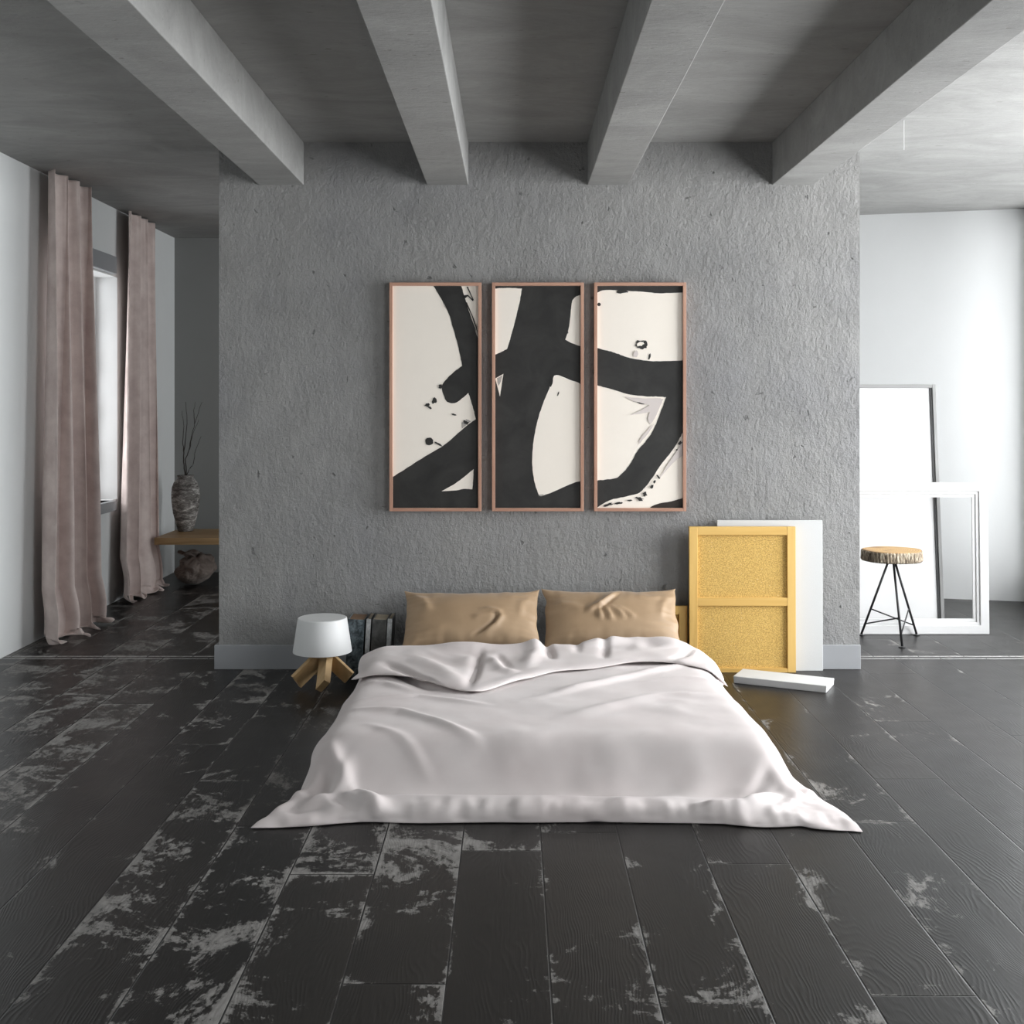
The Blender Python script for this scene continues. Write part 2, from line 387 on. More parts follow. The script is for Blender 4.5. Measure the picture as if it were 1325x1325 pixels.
DUVET = [
[-924,30,29,29,30,29,29,30,29,28,27,25,22,25,22,30,27,25,30,32,30,30,30,28,30,30,30,29,30,30,29,28,29,30,29,30,31,31,31,30,30,28,27,29,30,30,30,31,30,29,30,29,30,29,30,29,29,30,18,21,27,27,28,29,29,30,30,28,23,15,22,27,28,28,29,29,29],
[11,-3,0,-1,-2,0,-1,-1,-1,-1,-1,0,3,0,3,-4,-1,2,0,-1,0,-1,0,1,-1,0,0,0,0,-1,0,1,0,-1,0,1,-1,0,-1,0,0,1,2,0,-1,0,0,-1,-1,1,-1,1,-1,0,0,-1,0,-2,6,1,-2,-1,-1,0,0,-1,-2,-1,1,5,1,-1,0,0,-1,-1,-1],
[10,-2,-1,0,-1,-2,-1,-1,-1,-1,-1,1,2,1,0,-1,0,1,0,-1,-1,1,-1,0,1,-1,0,0,-1,0,0,0,0,0,1,-1,0,0,0,0,0,0,0,1,1,-1,0,-1,0,0,0,-1,1,0,-1,0,0,-1,1,4,0,-1,0,-1,-1,-1,0,-1,0,4,1,0,-2,0,0,-1,-1],
[8,1,-2,-2,0,-2,-1,-1,-2,-1,0,1,0,0,1,1,1,1,0,-1,0,-1,0,0,0,0,-1,0,1,0,0,0,0,0,0,0,0,-1,0,0,0,0,1,0,-1,1,0,0,0,-1,0,0,-1,0,0,0,-1,0,1,1,3,1,0,-2,0,-1,-1,0,1,1,1,0,-1,-2,-1,1,-2],
[11,-2,-2,-2,-2,-1,-2,-1,0,0,1,-1,0,0,0,2,1,0,-1,0,0,0,0,0,0,0,0,0,-1,0,1,0,0,0,0,0,0,0,0,-1,0,1,0,0,0,0,-1,1,-1,0,0,0,0,0,-1,1,0,1,0,0,0,2,0,1,-1,0,0,-1,0,0,1,0,-2,-1,0,-1,0],
[11,-2,-2,-2,-3,-2,-1,-1,1,1,0,0,-2,1,1,0,1,1,-1,0,0,0,0,1,-1,0,0,0,0,0,-1,1,0,0,0,0,0,-1,0,1,-1,0,0,1,1,-1,1,-1,1,0,-1,0,0,-1,1,0,0,0,1,0,0,0,1,0,0,0,-1,0,-1,2,0,-1,0,-2,-1,-1,0],
[13,-5,-3,-1,-2,-1,-1,-1,0,1,0,-1,0,0,1,1,0,0,1,-1,0,0,1,-1,0,0,0,0,0,0,0,-1,1,0,0,-1,0,1,0,-1,1,0,0,0,0,0,-1,1,0,0,1,0,-1,0,0,-1,1,0,1,0,0,0,0,2,0,0,-1,-1,2,-1,0,-1,-2,0,-2,-1,0],
[17,-6,-5,-2,0,-2,0,-2,-1,0,0,0,1,1,0,1,0,-1,0,1,0,0,-1,0,0,0,0,0,0,0,0,0,-1,1,-1,1,0,0,-1,1,0,1,0,-1,0,0,0,-1,0,1,0,0,0,0,0,0,-1,0,1,1,0,1,0,0,1,-1,0,1,0,-1,-2,-2,1,-2,-2,0,-2],
[21,-11,-5,-3,-1,0,0,0,-1,-1,0,1,2,0,1,-1,0,0,-1,0,0,1,0,0,0,0,-1,0,0,0,0,0,0,0,0,0,0,-1,1,0,0,0,1,0,-1,0,0,0,0,-1,0,0,1,0,-1,0,0,0,0,1,1,0,1,0,-1,1,1,0,-1,-2,-3,-1,-1,0,0,-2,0],
[-4,9,0,-2,-3,0,0,1,0,-1,1,1,-1,1,0,0,-1,0,1,0,0,0,0,0,0,-1,1,0,0,-1,0,0,1,-1,0,0,-1,1,0,0,1,0,-1,1,0,0,-1,0,0,0,0,0,-1,1,0,0,0,0,-1,1,0,1,0,-1,1,0,0,0,-1,-2,0,-1,-2,-1,0,1,-1],
[4,3,4,-2,-4,-3,-1,-1,0,1,0,0,1,0,0,-1,1,-1,0,1,0,0,0,0,-1,1,0,-1,0,1,0,0,-1,0,0,0,0,0,0,0,0,0,1,-1,0,0,0,0,0,0,0,-1,1,-1,0,1,0,0,0,-1,1,0,0,1,-1,-1,1,-1,-1,1,-1,-2,-3,0,0,-1,0],
[4,4,2,0,-2,-3,-3,-1,0,0,0,1,0,0,-1,1,-1,1,0,0,0,0,0,-1,1,-1,0,1,-1,0,0,0,0,0,0,-1,1,-1,1,1,0,0,0,-1,0,0,0,0,0,0,0,0,-1,1,0,-1,0,0,1,0,0,0,0,-1,0,1,-1,-1,-1,-1,-1,-3,-1,-1,0,0,-3],
[5,2,1,0,0,-2,-3,-2,0,0,1,0,0,0,0,-1,1,-1,1,0,0,0,-1,1,-1,1,-1,0,0,0,0,-1,0,1,0,0,-1,1,0,0,0,1,-1,0,0,0,0,0,0,0,-1,1,0,-1,0,1,0,0,0,0,0,0,-1,0,1,-1,-1,0,-2,-4,-5,0,1,0,0,-1,-3],
[5,-1,-1,0,0,0,-2,0,-1,1,0,1,0,-1,0,1,-1,1,0,-1,1,-1,1,-1,1,-1,0,0,0,0,0,1,-1,-1,0,0,1,0,0,0,1,-1,0,0,0,-1,1,0,0,-1,1,-1,1,0,0,-1,0,1,0,0,0,-1,1,0,-1,0,-1,-1,-3,-4,-3,-1,0,1,0,-1,0],
[4,-1,-2,-1,-1,0,1,0,2,0,0,0,0,0,0,-1,1,0,0,0,0,0,-1,1,-1,0,0,0,0,0,0,0,1,-1,0,0,0,0,0,1,-1,0,0,0,0,0,0,0,0,0,0,0,-1,1,0,0,0,-1,1,0,-1,1,-1,0,0,0,-1,-2,0,0,-2,-3,-2,-3,0,1,-2],
[5,0,0,-2,-2,-1,1,1,0,0,1,-1,0,0,0,0,0,0,0,0,-1,0,0,0,0,0,0,0,0,0,0,0,0,1,-1,0,0,0,0,0,0,-1,0,0,0,1,0,0,-1,1,0,0,0,-1,0,0,1,0,0,0,0,-1,0,0,0,0,1,0,0,-1,1,-2,-5,-4,-2,-1,0],
[5,1,-1,-2,-2,-1,1,1,1,0,0,0,0,-1,0,0,0,0,0,0,0,-1,1,-1,0,0,0,0,0,0,0,0,0,0,1,-1,0,0,0,0,0,0,0,0,0,0,-1,0,1,0,-1,1,0,0,0,0,-1,1,-1,1,0,-1,0,0,0,1,0,1,-1,0,-1,-1,-2,-4,-3,-2,-2],
[4,-1,-2,-2,0,2,1,1,0,0,0,-1,0,1,-1,1,0,0,-1,0,0,0,-1,0,0,0,0,0,1,0,0,0,-1,0,0,1,0,0,0,-1,0,0,0,0,0,-1,1,0,0,-1,1,0,0,0,0,0,1,-1,0,-1,0,0,0,0,0,0,1,-1,-1,-2,-1,0,0,-2,-3,-3,-1],
[4,-4,-3,0,2,2,1,1,0,1,-1,0,0,-1,1,-1,0,0,0,0,-1,0,0,0,0,0,0,0,0,0,0,0,1,-1,0,0,0,1,0,-1,0,0,-1,0,0,1,0,0,-1,1,0,-1,1,0,0,0,0,0,0,0,-1,0,0,0,0,0,-1,0,0,0,-2,-2,-1,0,-1,-3,-2],
[5,-6,-2,1,3,0,1,1,0,0,0,0,0,0,0,0,0,0,-1,0,0,-1,0,0,0,0,1,-1,0,1,0,-1,0,0,0,1,0,0,-1,1,-1,-1,1,0,0,0,0,-1,1,0,0,0,0,0,0,0,0,0,0,0,0,-1,0,-1,1,-1,1,0,0,-1,0,-3,-3,-1,-1,-3,-2],
[5,-3,0,1,-1,1,0,-1,1,0,0,0,-1,1,-1,1,-1,0,0,-1,0,1,0,0,-1,0,0,1,0,-1,0,1,-1,1,0,-1,1,-1,1,-1,0,0,-1,1,0,0,0,0,0,0,0,0,0,0,0,0,0,0,0,-1,0,0,0,0,0,1,-1,0,0,1,0,-1,-3,-4,-2,0,-8],
[-4,6,1,0,-1,0,0,1,0,0,-1,0,1,-1,1,-1,1,-1,0,0,0,-1,0,0,1,0,-1,0,0,0,0,0,0,0,0,1,-1,0,0,0,-1,1,0,0,0,0,0,0,0,0,0,0,-1,0,1,0,0,0,-1,0,0,0,0,1,-1,0,0,1,-1,0,1,0,-1,-3,-1,4,12],
[1,1,1,-1,0,-1,1,1,0,-1,1,0,-1,0,0,0,0,0,0,-1,0,1,0,0,-1,1,0,0,-1,0,0,0,0,0,1,-1,1,0,-1,0,0,0,0,0,0,0,0,0,0,0,0,0,0,0,0,0,0,0,0,-1,0,0,0,0,0,0,0,0,1,0,-1,2,0,-1,-1,2,1],
[2,0,0,-1,0,1,1,-1,0,1,-1,0,0,0,0,0,-1,0,0,1,0,0,0,-1,1,-1,1,-1,1,0,-1,0,1,0,-1,1,-1,0,0,-1,1,0,0,0,0,0,0,1,-1,0,-1,1,0,0,0,0,-1,0,0,1,-1,1,-1,0,1,-1,0,0,0,0,1,0,1,-1,0,1,-1],
[1,0,-1,0,1,1,0,1,-1,0,0,0,0,0,0,0,0,0,0,0,0,-1,0,1,0,0,-1,1,-1,0,0,0,0,0,1,-1,0,0,0,0,0,0,1,-1,0,0,0,0,0,0,0,0,0,0,0,0,0,0,-1,0,0,0,1,0,0,0,0,-1,0,1,0,0,0,1,0,-1,0],
[2,0,-1,0,1,0,0,0,1,-1,-1,0,1,1,0,-1,0,0,0,-1,0,1,0,0,-1,0,1,-1,0,0,0,0,0,1,-1,1,0,-1,0,0,0,0,0,0,0,0,0,0,0,0,0,-1,1,0,0,0,0,-1,0,0,0,0,0,1,-1,1,-1,0,0,0,1,0,0,1,0,0,-1],
[1,-1,0,1,0,1,0,0,0,-1,1,0,0,0,0,0,0,-1,0,1,0,0,-1,0,1,0,-1,0,1,-1,1,-1,1,-1,1,-1,0,0,0,0,0,0,0,0,0,0,0,-1,1,-1,1,0,0,0,0,0,-1,1,0,-1,1,0,0,-1,1,-1,0,0,0,1,-1,1,0,1,-1,0,0],
[1,0,0,0,0,1,1,-1,0,0,0,0,0,0,0,0,0,0,0,0,0,-1,1,0,-1,0,0,0,0,0,0,1,-1,1,-1,1,-1,0,0,0,0,0,0,0,0,0,0,0,0,0,-1,1,0,0,0,0,0,-1,0,0,0,0,0,0,0,0,0,0,0,-1,2,0,1,-1,1,-1,-1],
[0,1,0,0,1,0,0,0,0,0,0,1,-1,0,-1,1,-1,1,-1,0,0,1,-1,0,1,-1,0,0,0,0,0,0,1,-1,1,-1,0,0,0,1,0,0,-1,0,0,0,-1,1,-1,1,0,0,0,0,0,-1,0,0,0,1,0,0,0,0,-1,0,0,0,-1,0,1,2,0,0,-1,-1,0],
[0,0,0,1,0,1,0,0,-1,1,0,0,0,0,0,-1,1,-1,1,-1,0,0,0,0,0,0,0,0,0,0,0,1,-1,1,-1,0,0,1,-1,0,0,0,0,0,0,-1,1,0,0,0,0,0,0,1,-1,0,0,0,0,0,0,0,0,-1,0,0,0,-1,1,0,-1,1,3,0,-2,-1,0],
[0,0,1,0,1,-1,0,1,0,0,0,0,0,0,0,0,-1,1,-1,1,-1,0,0,0,-1,1,0,0,0,1,0,0,0,0,0,0,0,-1,0,0,0,0,0,0,0,0,0,-1,1,0,1,0,0,-1,0,0,0,0,0,-1,0,0,0,0,0,0,0,0,0,0,-1,0,2,3,-1,-3,-1],
[-1,1,1,0,0,1,0,-1,1,0,0,0,0,-1,0,0,0,0,0,0,0,0,0,-1,1,-1,0,1,0,0,1,-1,1,0,-1,0,0,0,0,0,0,-1,1,-1,0,1,-1,1,-1,0,1,0,0,1,0,0,-1,0,0,0,0,0,0,0,-1,0,0,0,0,0,0,-1,1,2,1,-3,-2],
[0,0,0,1,0,0,0,1,-1,0,1,-1,1,0,0,0,0,-1,0,0,0,-1,1,0,-1,1,0,-1,1,0,0,1,0,-1,1,-1,0,0,0,0,0,0,-1,1,0,-1,1,-1,1,0,0,1,0,-1,0,0,1,-1,0,1,-1,0,-1,0,0,0,0,0,0,1,-1,0,-1,1,1,0,-1],
[-2,1,1,1,0,0,0,0,1,0,0,0,-1,0,0,0,0,0,0,-1,1,0,-1,0,1,-1,1,0,0,1,0,0,0,0,-1,0,0,0,1,-1,0,0,0,-1,0,1,-1,1,0,1,-1,0,0,0,0,0,0,1,0,-1,0,0,0,-1,1,-1,0,1,0,-1,1,0,-1,0,1,1,-1],
[-1,0,1,0,1,-1,1,0,0,1,-1,1,0,-1,0,-1,0,1,0,0,-1,1,0,0,-1,1,0,1,-1,0,0,0,0,0,1,0,-1,0,0,0,-1,0,0,1,0,-1,1,0,0,0,0,0,0,0,-1,0,1,0,0,0,0,0,-1,1,-1,0,1,-1,0,0,1,-1,0,0,1,0,1],
[-2,1,1,0,0,1,0,0,0,0,1,-1,-1,1,-1,1,0,-1,1,0,0,0,0,0,1,-1,0,0,1,-1,0,0,0,0,0,0,0,0,-1,1,0,0,0,0,-1,1,0,0,0,0,0,0,-1,0,1,0,-1,1,0,0,0,-1,1,-1,1,0,-1,0,1,0,-1,1,0,0,1,0,-1],
[-1,1,0,0,0,0,1,0,1,-1,0,0,0,0,0,0,0,0,-1,1,0,0,0,0,0,1,-1,0,0,1,-1,0,-1,0,0,0,1,0,0,-1,0,1,0,-1,1,0,0,0,0,0,0,0,0,0,-1,1,0,-1,1,0,0,0,-1,1,-1,0,1,0,-1,0,1,0,0,0,0,1,-1],
[0,0,0,0,0,1,-1,1,0,0,0,-1,1,-1,1,0,0,0,0,0,1,-1,1,0,-1,0,1,0,-1,0,0,0,0,-1,0,0,0,0,0,1,0,-1,0,1,0,0,0,0,0,0,1,-2,1,0,0,-1,1,0,0,0,0,-1,1,0,0,0,-1,1,0,0,-1,0,1,1,0,0,0],
[1,0,0,-1,0,0,1,1,-1,0,-1,1,-1,1,0,-1,0,1,0,0,0,1,-1,0,1,0,0,-1,1,-1,0,-1,0,0,0,1,0,0,0,0,0,0,0,0,0,0,0,0,1,-1,0,0,-1,0,1,0,0,0,0,0,-1,1,0,-1,1,0,0,-1,0,0,0,1,0,0,1,0,0],
[1,-1,-1,1,0,1,0,0,0,0,0,0,0,0,-1,1,0,0,0,0,0,0,0,1,-1,1,-1,1,-1,0,0,0,-1,1,-1,0,0,1,0,0,0,0,1,0,-1,0,1,0,-1,1,-2,1,0,0,-1,1,0,0,0,0,0,0,0,0,-1,1,-1,0,0,0,1,-1,1,0,1,0,0],
[1,-1,-1,1,1,0,0,0,0,0,0,-1,1,-1,1,0,0,0,0,0,0,0,0,0,1,0,0,0,0,-1,0,-1,1,-1,1,0,0,0,0,0,0,1,-1,0,1,0,-1,1,0,-1,0,0,0,-1,1,0,0,0,0,0,0,0,0,0,1,-2,1,0,0,0,-1,1,-1,2,0,0,0],
[3,-3,-1,0,1,1,0,0,0,0,-1,1,-1,1,0,0,0,0,1,0,-1,0,1,0,0,-1,1,-1,0,0,0,0,0,0,0,0,0,0,0,0,0,0,0,0,0,0,1,-1,0,0,0,-1,0,1,1,-1,0,1,-1,0,0,0,0,1,-1,1,-1,0,-1,1,0,0,0,0,1,1,-1],
[8,-8,-1,2,0,0,0,0,0,0,0,-1,1,0,0,0,0,0,0,0,0,0,0,0,1,0,0,0,-1,0,0,0,0,0,0,0,1,-1,0,0,1,-1,0,0,1,0,-1,0,0,0,0,0,0,1,-1,1,0,-1,0,0,1,-1,0,0,0,0,0,0,0,-1,1,0,0,1,0,0,0],
[-5,3,3,0,1,-1,0,0,0,-1,1,0,0,-1,0,1,0,0,0,0,0,0,1,0,-1,1,-1,0,0,0,-1,1,0,1,0,0,-1,0,1,-1,0,0,1,0,-1,0,0,1,-1,0,0,0,1,-1,1,0,-1,0,0,0,0,1,0,-1,0,0,0,-1,0,0,0,0,1,1,1,0,0],
[-6,5,2,0,-1,1,0,0,-1,1,-1,1,-1,1,0,-1,1,0,0,0,0,1,-1,1,0,-1,0,0,0,0,1,-1,0,0,0,0,0,0,0,0,0,0,0,0,0,0,1,-1,0,0,0,1,-1,1,0,0,0,0,0,0,0,-1,0,0,0,0,0,0,0,0,0,0,1,0,1,0,0],
[-4,3,1,1,0,0,0,0,0,-1,1,-1,1,0,0,0,0,0,-1,0,1,0,0,0,1,0,-1,0,0,0,0,1,0,0,0,0,0,0,-1,1,-1,1,-1,0,0,1,-1,-1,1,-1,1,0,1,0,0,0,0,0,0,-1,0,1,0,0,0,-1,0,1,-1,0,1,0,-1,1,2,-1,0],
[-2,2,1,-1,1,0,0,-1,1,0,-1,1,0,0,0,0,0,-1,1,0,0,0,1,0,-1,0,0,0,0,0,0,0,0,0,0,0,0,0,0,0,0,0,0,0,0,0,0,0,0,0,0,0,1,0,-1,0,1,0,0,0,0,0,-1,1,0,0,0,-1,1,-1,0,0,1,1,0,0,0],
[-1,2,0,0,0,0,0,0,-1,1,0,0,0,-1,0,1,-1,1,0,0,0,0,0,0,0,0,1,-1,-1,1,0,0,0,1,0,-1,0,0,1,-1,0,0,0,0,1,-1,0,0,0,0,0,1,-1,0,1,0,-1,1,-1,1,0,0,0,0,-1,1,0,0,-1,1,-1,1,0,0,1,0,0],
[0,0,1,0,0,0,0,0,0,-1,1,0,-1,1,0,0,0,0,0,0,1,0,0,-1,1,-1,-1,0,1,0,0,0,1,-1,0,1,-1,0,0,0,0,0,0,1,-1,0,0,0,0,1,0,-1,1,0,0,0,0,-1,1,0,0,-1,1,0,0,-1,0,0,1,-1,0,0,1,1,0,1,-1],
[1,0,-1,1,0,0,0,-1,0,1,0,-1,1,0,0,-1,1,-1,0,1,0,0,0,0,-1,1,0,0,0,0,0,0,0,0,0,0,1,0,-1,0,0,0,0,0,0,0,0,0,0,0,0,1,0,0,-1,0,0,0,0,0,0,1,0,-1,1,1,-2,-1,-1,1,0,0,2,1,0,0,1],
[1,0,0,-1,0,0,0,1,0,-1,0,1,0,-1,1,0,-1,1,0,0,1,0,0,0,-1,0,0,0,0,0,0,0,0,0,0,0,0,0,0,0,1,-1,1,0,0,0,0,0,-1,0,1,0,-1,0,0,0,1,0,0,0,0,0,0,0,1,-1,1,-1,-1,-2,0,1,0,3,1,0,-1],
[1,0,-1,0,0,0,0,0,0,1,0,-1,0,1,-1,0,1,-1,1,0,0,1,0,0,0,-1,0,1,0,-1,0,0,-1,0,0,0,0,1,0,0,0,1,0,0,0,0,0,0,0,0,0,-1,1,-1,1,-1,0,0,0,0,0,0,0,1,0,0,-1,1,0,-1,-1,-1,2,1,1,0,1],
[2,-1,-1,0,0,0,0,0,1,-1,0,1,-1,0,0,0,0,1,0,0,0,0,0,0,1,0,0,-1,0,1,-1,0,0,0,0,0,0,-1,1,0,0,0,1,0,0,0,0,0,0,0,0,0,-1,1,-1,0,0,0,0,0,0,1,0,0,0,0,1,-1,0,1,0,-1,-1,1,1,1,1],
[1,0,-1,0,0,0,0,0,0,1,-1,0,1,-1,0,1,-1,0,1,0,0,0,0,0,0,1,0,0,0,-1,0,0,0,0,-1,0,1,0,-1,1,0,1,-1,0,1,-1,0,0,1,0,-1,1,-1,0,0,0,0,0,0,1,0,-1,1,0,-1,0,-1,0,0,1,1,0,0,0,0,2,0],
[1,-1,0,0,1,-1,1,-1,0,0,1,-1,0,0,0,0,0,1,-1,1,0,0,-1,1,0,0,1,0,0,0,0,-1,0,-1,1,0,-1,1,0,0,1,-1,1,0,-1,1,-1,1,0,0,0,-1,0,0,0,0,0,0,0,0,0,1,-1,1,0,-1,0,-1,0,0,0,0,1,1,1,1,1],
[1,0,-1,0,0,1,-1,1,-1,0,0,0,0,1,-1,0,1,0,0,0,0,-1,1,-1,1,0,0,1,-1,0,0,0,0,0,0,0,0,-1,1,0,0,1,-1,0,0,0,0,0,0,0,0,0,1,-1,-1,1,0,0,0,0,0,0,1,-1,0,1,0,-1,-2,0,0,1,2,0,1,2,1],
[1,-1,0,0,0,0,0,0,1,0,-1,1,-1,0,1,-1,0,0,1,0,0,0,-1,1,-1,1,0,0,1,0,-1,1,-1,0,0,0,0,0,0,0,0,0,0,0,0,0,0,1,0,0,0,-1,0,0,0,0,0,0,1,-1,1,0,-1,1,0,0,-1,-1,-1,0,0,1,1,2,1,0,2],
[0,0,0,0,0,0,0,0,0,0,1,-1,1,0,-1,0,1,0,0,0,0,-1,1,0,0,0,0,0,0,0,1,-1,0,1,-1,0,0,0,0,1,-1,0,0,0,0,0,1,-1,0,0,0,0,0,0,1,0,-1,1,-1,1,0,0,0,0,0,-1,-1,0,0,-1,1,0,1,1,1,2,1],
[0,-1,0,1,0,0,1,0,0,-1,0,1,0,-1,1,0,0,0,0,0,0,0,0,-1,1,-1,1,0,0,0,0,0,1,-1,1,-1,0,1,0,-1,1,-1,0,-1,1,0,0,1,0,0,-1,1,-1,0,0,0,1,-1,1,0,-1,0,1,-1,0,0,0,-1,0,0,-1,2,1,1,0,2,1],
[-1,0,1,-1,1,0,0,0,0,1,0,0,-1,1,-1,1,0,1,0,0,-2,1,0,0,-1,1,-1,1,0,0,0,0,0,0,0,1,0,-1,0,1,-1,0,0,0,-1,1,0,0,0,0,0,0,0,0,1,0,0,0,0,-1,1,0,0,0,0,0,-1,0,-1,-1,1,0,2,1,1,1,1],
[-1,0,0,1,0,0,0,1,0,0,0,-1,1,-1,1,1,0,0,0,-1,0,0,-1,0,1,-1,1,-1,1,0,0,1,-1,1,-1,0,0,0,1,-1,0,0,0,0,0,0,1,-1,0,0,0,0,0,1,-1,0,0,1,0,1,-1,0,0,0,0,-1,1,-2,0,0,-1,2,2,0,1,1,1],
[-2,2,0,0,-1,2,0,-1,0,0,0,1,0,1,0,-1,1,-1,-1,0,0,0,0,1,-1,1,-1,1,-1,1,0,0,0,0,1,-1,0,1,-1,0,0,0,-1,1,0,0,0,0,0,0,1,-1,1,-1,1,0,0,0,0,0,0,0,0,0,0,0,0,0,-2,-1,1,2,1,1,1,0,0],
[-2,1,1,-1,1,0,0,1,0,0,0,0,0,0,1,0,-1,0,-1,0,0,0,0,0,1,-1,1,0,0,0,0,0,1,-1,0,1,0,0,0,0,-1,0,0,0,0,0,0,1,-1,0,0,1,-1,1,-1,1,0,-1,0,0,1,0,0,1,-1,1,-1,0,-1,0,0,1,1,1,0,1,1],
[-2,0,1,1,1,-1,1,-1,0,0,0,0,0,1,-1,0,-1,0,0,0,2,0,1,-1,0,0,0,-1,1,0,0,0,0,0,0,0,1,-1,0,0,0,-1,0,0,1,0,0,0,1,-1,0,0,1,-1,1,-1,0,1,0,0,0,0,0,0,1,-1,-1,0,1,0,0,1,1,0,0,0,2],
[-4,2,1,1,0,1,-1,0,0,0,1,-1,0,-1,1,-1,0,0,1,2,1,2,0,1,-2,-1,-2,0,0,0,0,0,0,1,0,0,-1,1,-1,-1,0,0,1,0,0,1,-1,0,0,0,0,0,0,1,-1,0,1,0,0,0,0,0,1,0,0,-1,0,-1,1,-1,2,2,-1,0,0,1,1],
[-3,0,2,1,0,0,0,0,0,0,-2,1,0,0,-1,1,0,1,3,3,2,0,0,-1,-1,-1,-1,-2,-2,0,1,0,0,-1,1,0,1,-1,1,-1,0,0,0,0,0,-1,1,-1,0,1,0,0,0,0,0,1,-1,0,1,0,0,0,0,1,-1,0,-1,0,-1,2,2,1,0,0,0,0,0],
[-5,1,3,2,0,0,-1,0,-1,-1,1,0,-1,0,1,0,2,4,2,1,0,0,0,-2,0,-1,0,-1,-2,-1,0,0,0,1,-2,1,-1,1,-1,1,0,1,0,0,-1,0,0,0,0,0,0,0,0,0,1,-1,1,0,-1,1,0,1,0,0,0,0,-1,0,-1,1,2,1,1,-1,0,1,1],
[-8,2,2,3,2,-1,0,-1,-1,1,-1,0,1,0,0,4,3,2,2,0,-1,-1,-1,0,-1,0,-1,-1,0,-2,-1,0,0,0,1,-1,0,-1,1,0,0,0,0,0,0,0,-1,1,0,0,0,0,0,0,0,0,0,0,1,-1,1,0,1,0,0,-1,1,0,1,0,2,2,1,0,-1,-1,2],
[-9,1,2,1,1,1,0,0,1,0,0,0,1,2,4,2,3,0,0,-1,-1,-1,0,0,-1,0,-1,0,-1,-1,-2,-1,1,0,0,0,0,0,-1,1,0,0,0,1,1,-1,1,-2,0,0,0,0,0,0,0,0,0,1,-1,1,0,0,0,0,0,-1,0,1,3,5,3,1,0,-1,-1,-1,1],
[-10,2,0,1,2,1,1,1,0,-1,1,2,3,3,2,2,0,0,-1,-2,-1,-2,-1,0,1,0,0,1,0,-1,-1,-1,-2,0,1,0,1,0,0,-1,2,0,1,0,0,1,-1,0,-1,-1,-1,0,0,0,0,0,0,0,1,0,-1,0,0,0,0,0,1,2,4,5,3,0,0,0,-1,-1,2],
[-7,1,0,2,0,1,0,0,1,2,2,3,2,2,1,0,0,-2,-2,-3,-2,0,0,0,0,1,1,0,1,0,0,-2,-1,-1,-1,1,0,1,0,1,-1,1,0,0,1,0,0,0,0,0,-1,-1,-1,0,0,1,0,0,-1,0,1,0,-2,0,1,1,1,5,5,3,1,0,0,0,-1,-1,1],
[-6,0,2,1,0,0,1,2,2,2,4,1,1,0,1,-1,-2,-2,-4,-1,-1,0,-1,0,1,0,1,1,1,0,0,0,-1,-1,-1,0,-1,0,1,0,1,0,0,0,0,1,0,1,1,-1,0,-1,0,-1,-1,0,0,0,0,0,0,0,0,0,0,3,3,3,4,1,-2,0,0,0,0,-1,1],
[-6,2,2,1,2,2,2,1,2,2,0,0,0,1,-2,-2,-3,-3,-1,-1,0,0,0,0,0,0,1,0,1,2,0,0,-1,0,-1,-1,0,0,-1,0,-1,0,0,1,1,0,1,1,-1,1,0,0,-1,0,0,-1,0,-1,1,0,-1,0,1,0,1,2,3,2,0,-1,-1,-1,-1,0,-1,2,2],
[-3,5,2,2,1,1,1,1,1,0,0,0,0,-2,-2,-3,-2,-2,0,0,0,-1,1,0,0,0,-1,1,0,1,1,0,0,-1,0,-1,-1,-1,1,-1,0,-2,0,-1,0,1,1,0,1,0,1,1,1,0,1,-1,-1,1,-1,0,0,0,0,0,1,0,0,-1,-1,-2,-1,-2,-2,-2,1,1,5],
[12,-2,0,-1,0,1,1,0,0,0,-1,0,-1,-2,-3,-2,-2,0,-1,1,-1,1,-1,0,1,0,0,-1,1,0,1,1,0,0,-1,-1,0,-1,-1,0,-2,0,-2,-1,-2,0,0,0,1,1,2,1,2,2,0,1,0,-1,1,0,1,-1,0,0,-1,-1,-2,-3,-4,-3,-3,-4,-4,-3,-2,0,-6],
[13,-1,0,-1,-1,0,1,0,0,0,-1,-2,-3,-3,-2,0,0,0,0,-1,1,0,0,1,-1,0,0,0,-1,1,0,0,1,0,0,-1,-1,0,-1,-1,-1,-1,-1,-2,-1,-2,-1,0,0,1,0,1,0,1,2,2,2,1,0,0,-1,1,-1,-2,-1,-1,-2,-2,-4,-4,-6,-4,-4,-4,-2,-2,-2],
[13,-1,-1,-1,1,0,0,0,-1,-1,-2,-3,-3,-1,1,-1,0,0,1,0,-1,0,1,-1,0,0,0,0,0,-1,0,1,1,0,-1,0,0,-1,0,-2,0,-2,-1,-2,-1,-2,-1,-1,-1,-1,-1,0,1,-1,0,1,1,0,0,0,0,-2,-2,0,-1,-1,1,1,0,-2,-2,-4,-4,-5,-5,-3,-5],
[13,-1,-2,0,1,0,-2,0,-2,-3,-2,-2,0,0,0,0,0,1,-1,0,1,-1,0,0,0,0,0,0,0,0,0,0,-1,1,0,0,-1,0,-1,-1,-1,-1,-1,-1,-2,-1,-1,-1,-1,-2,-1,-1,-1,0,-1,-1,-1,0,0,-2,-1,-2,0,-2,-1,0,1,2,2,3,2,0,-2,-4,-6,-7,-9],
[12,-2,0,0,-2,-1,-1,-3,-2,-2,0,1,0,0,0,0,0,0,0,1,-1,1,-1,1,0,0,-1,0,0,0,0,0,0,-1,1,0,0,-1,-1,0,-1,-1,-2,-1,-1,-1,-2,-1,-1,0,-1,-2,-2,-1,0,-1,-1,-1,-2,-1,-1,0,-2,-1,-1,-1,0,0,2,1,3,3,1,2,-1,-3,2],
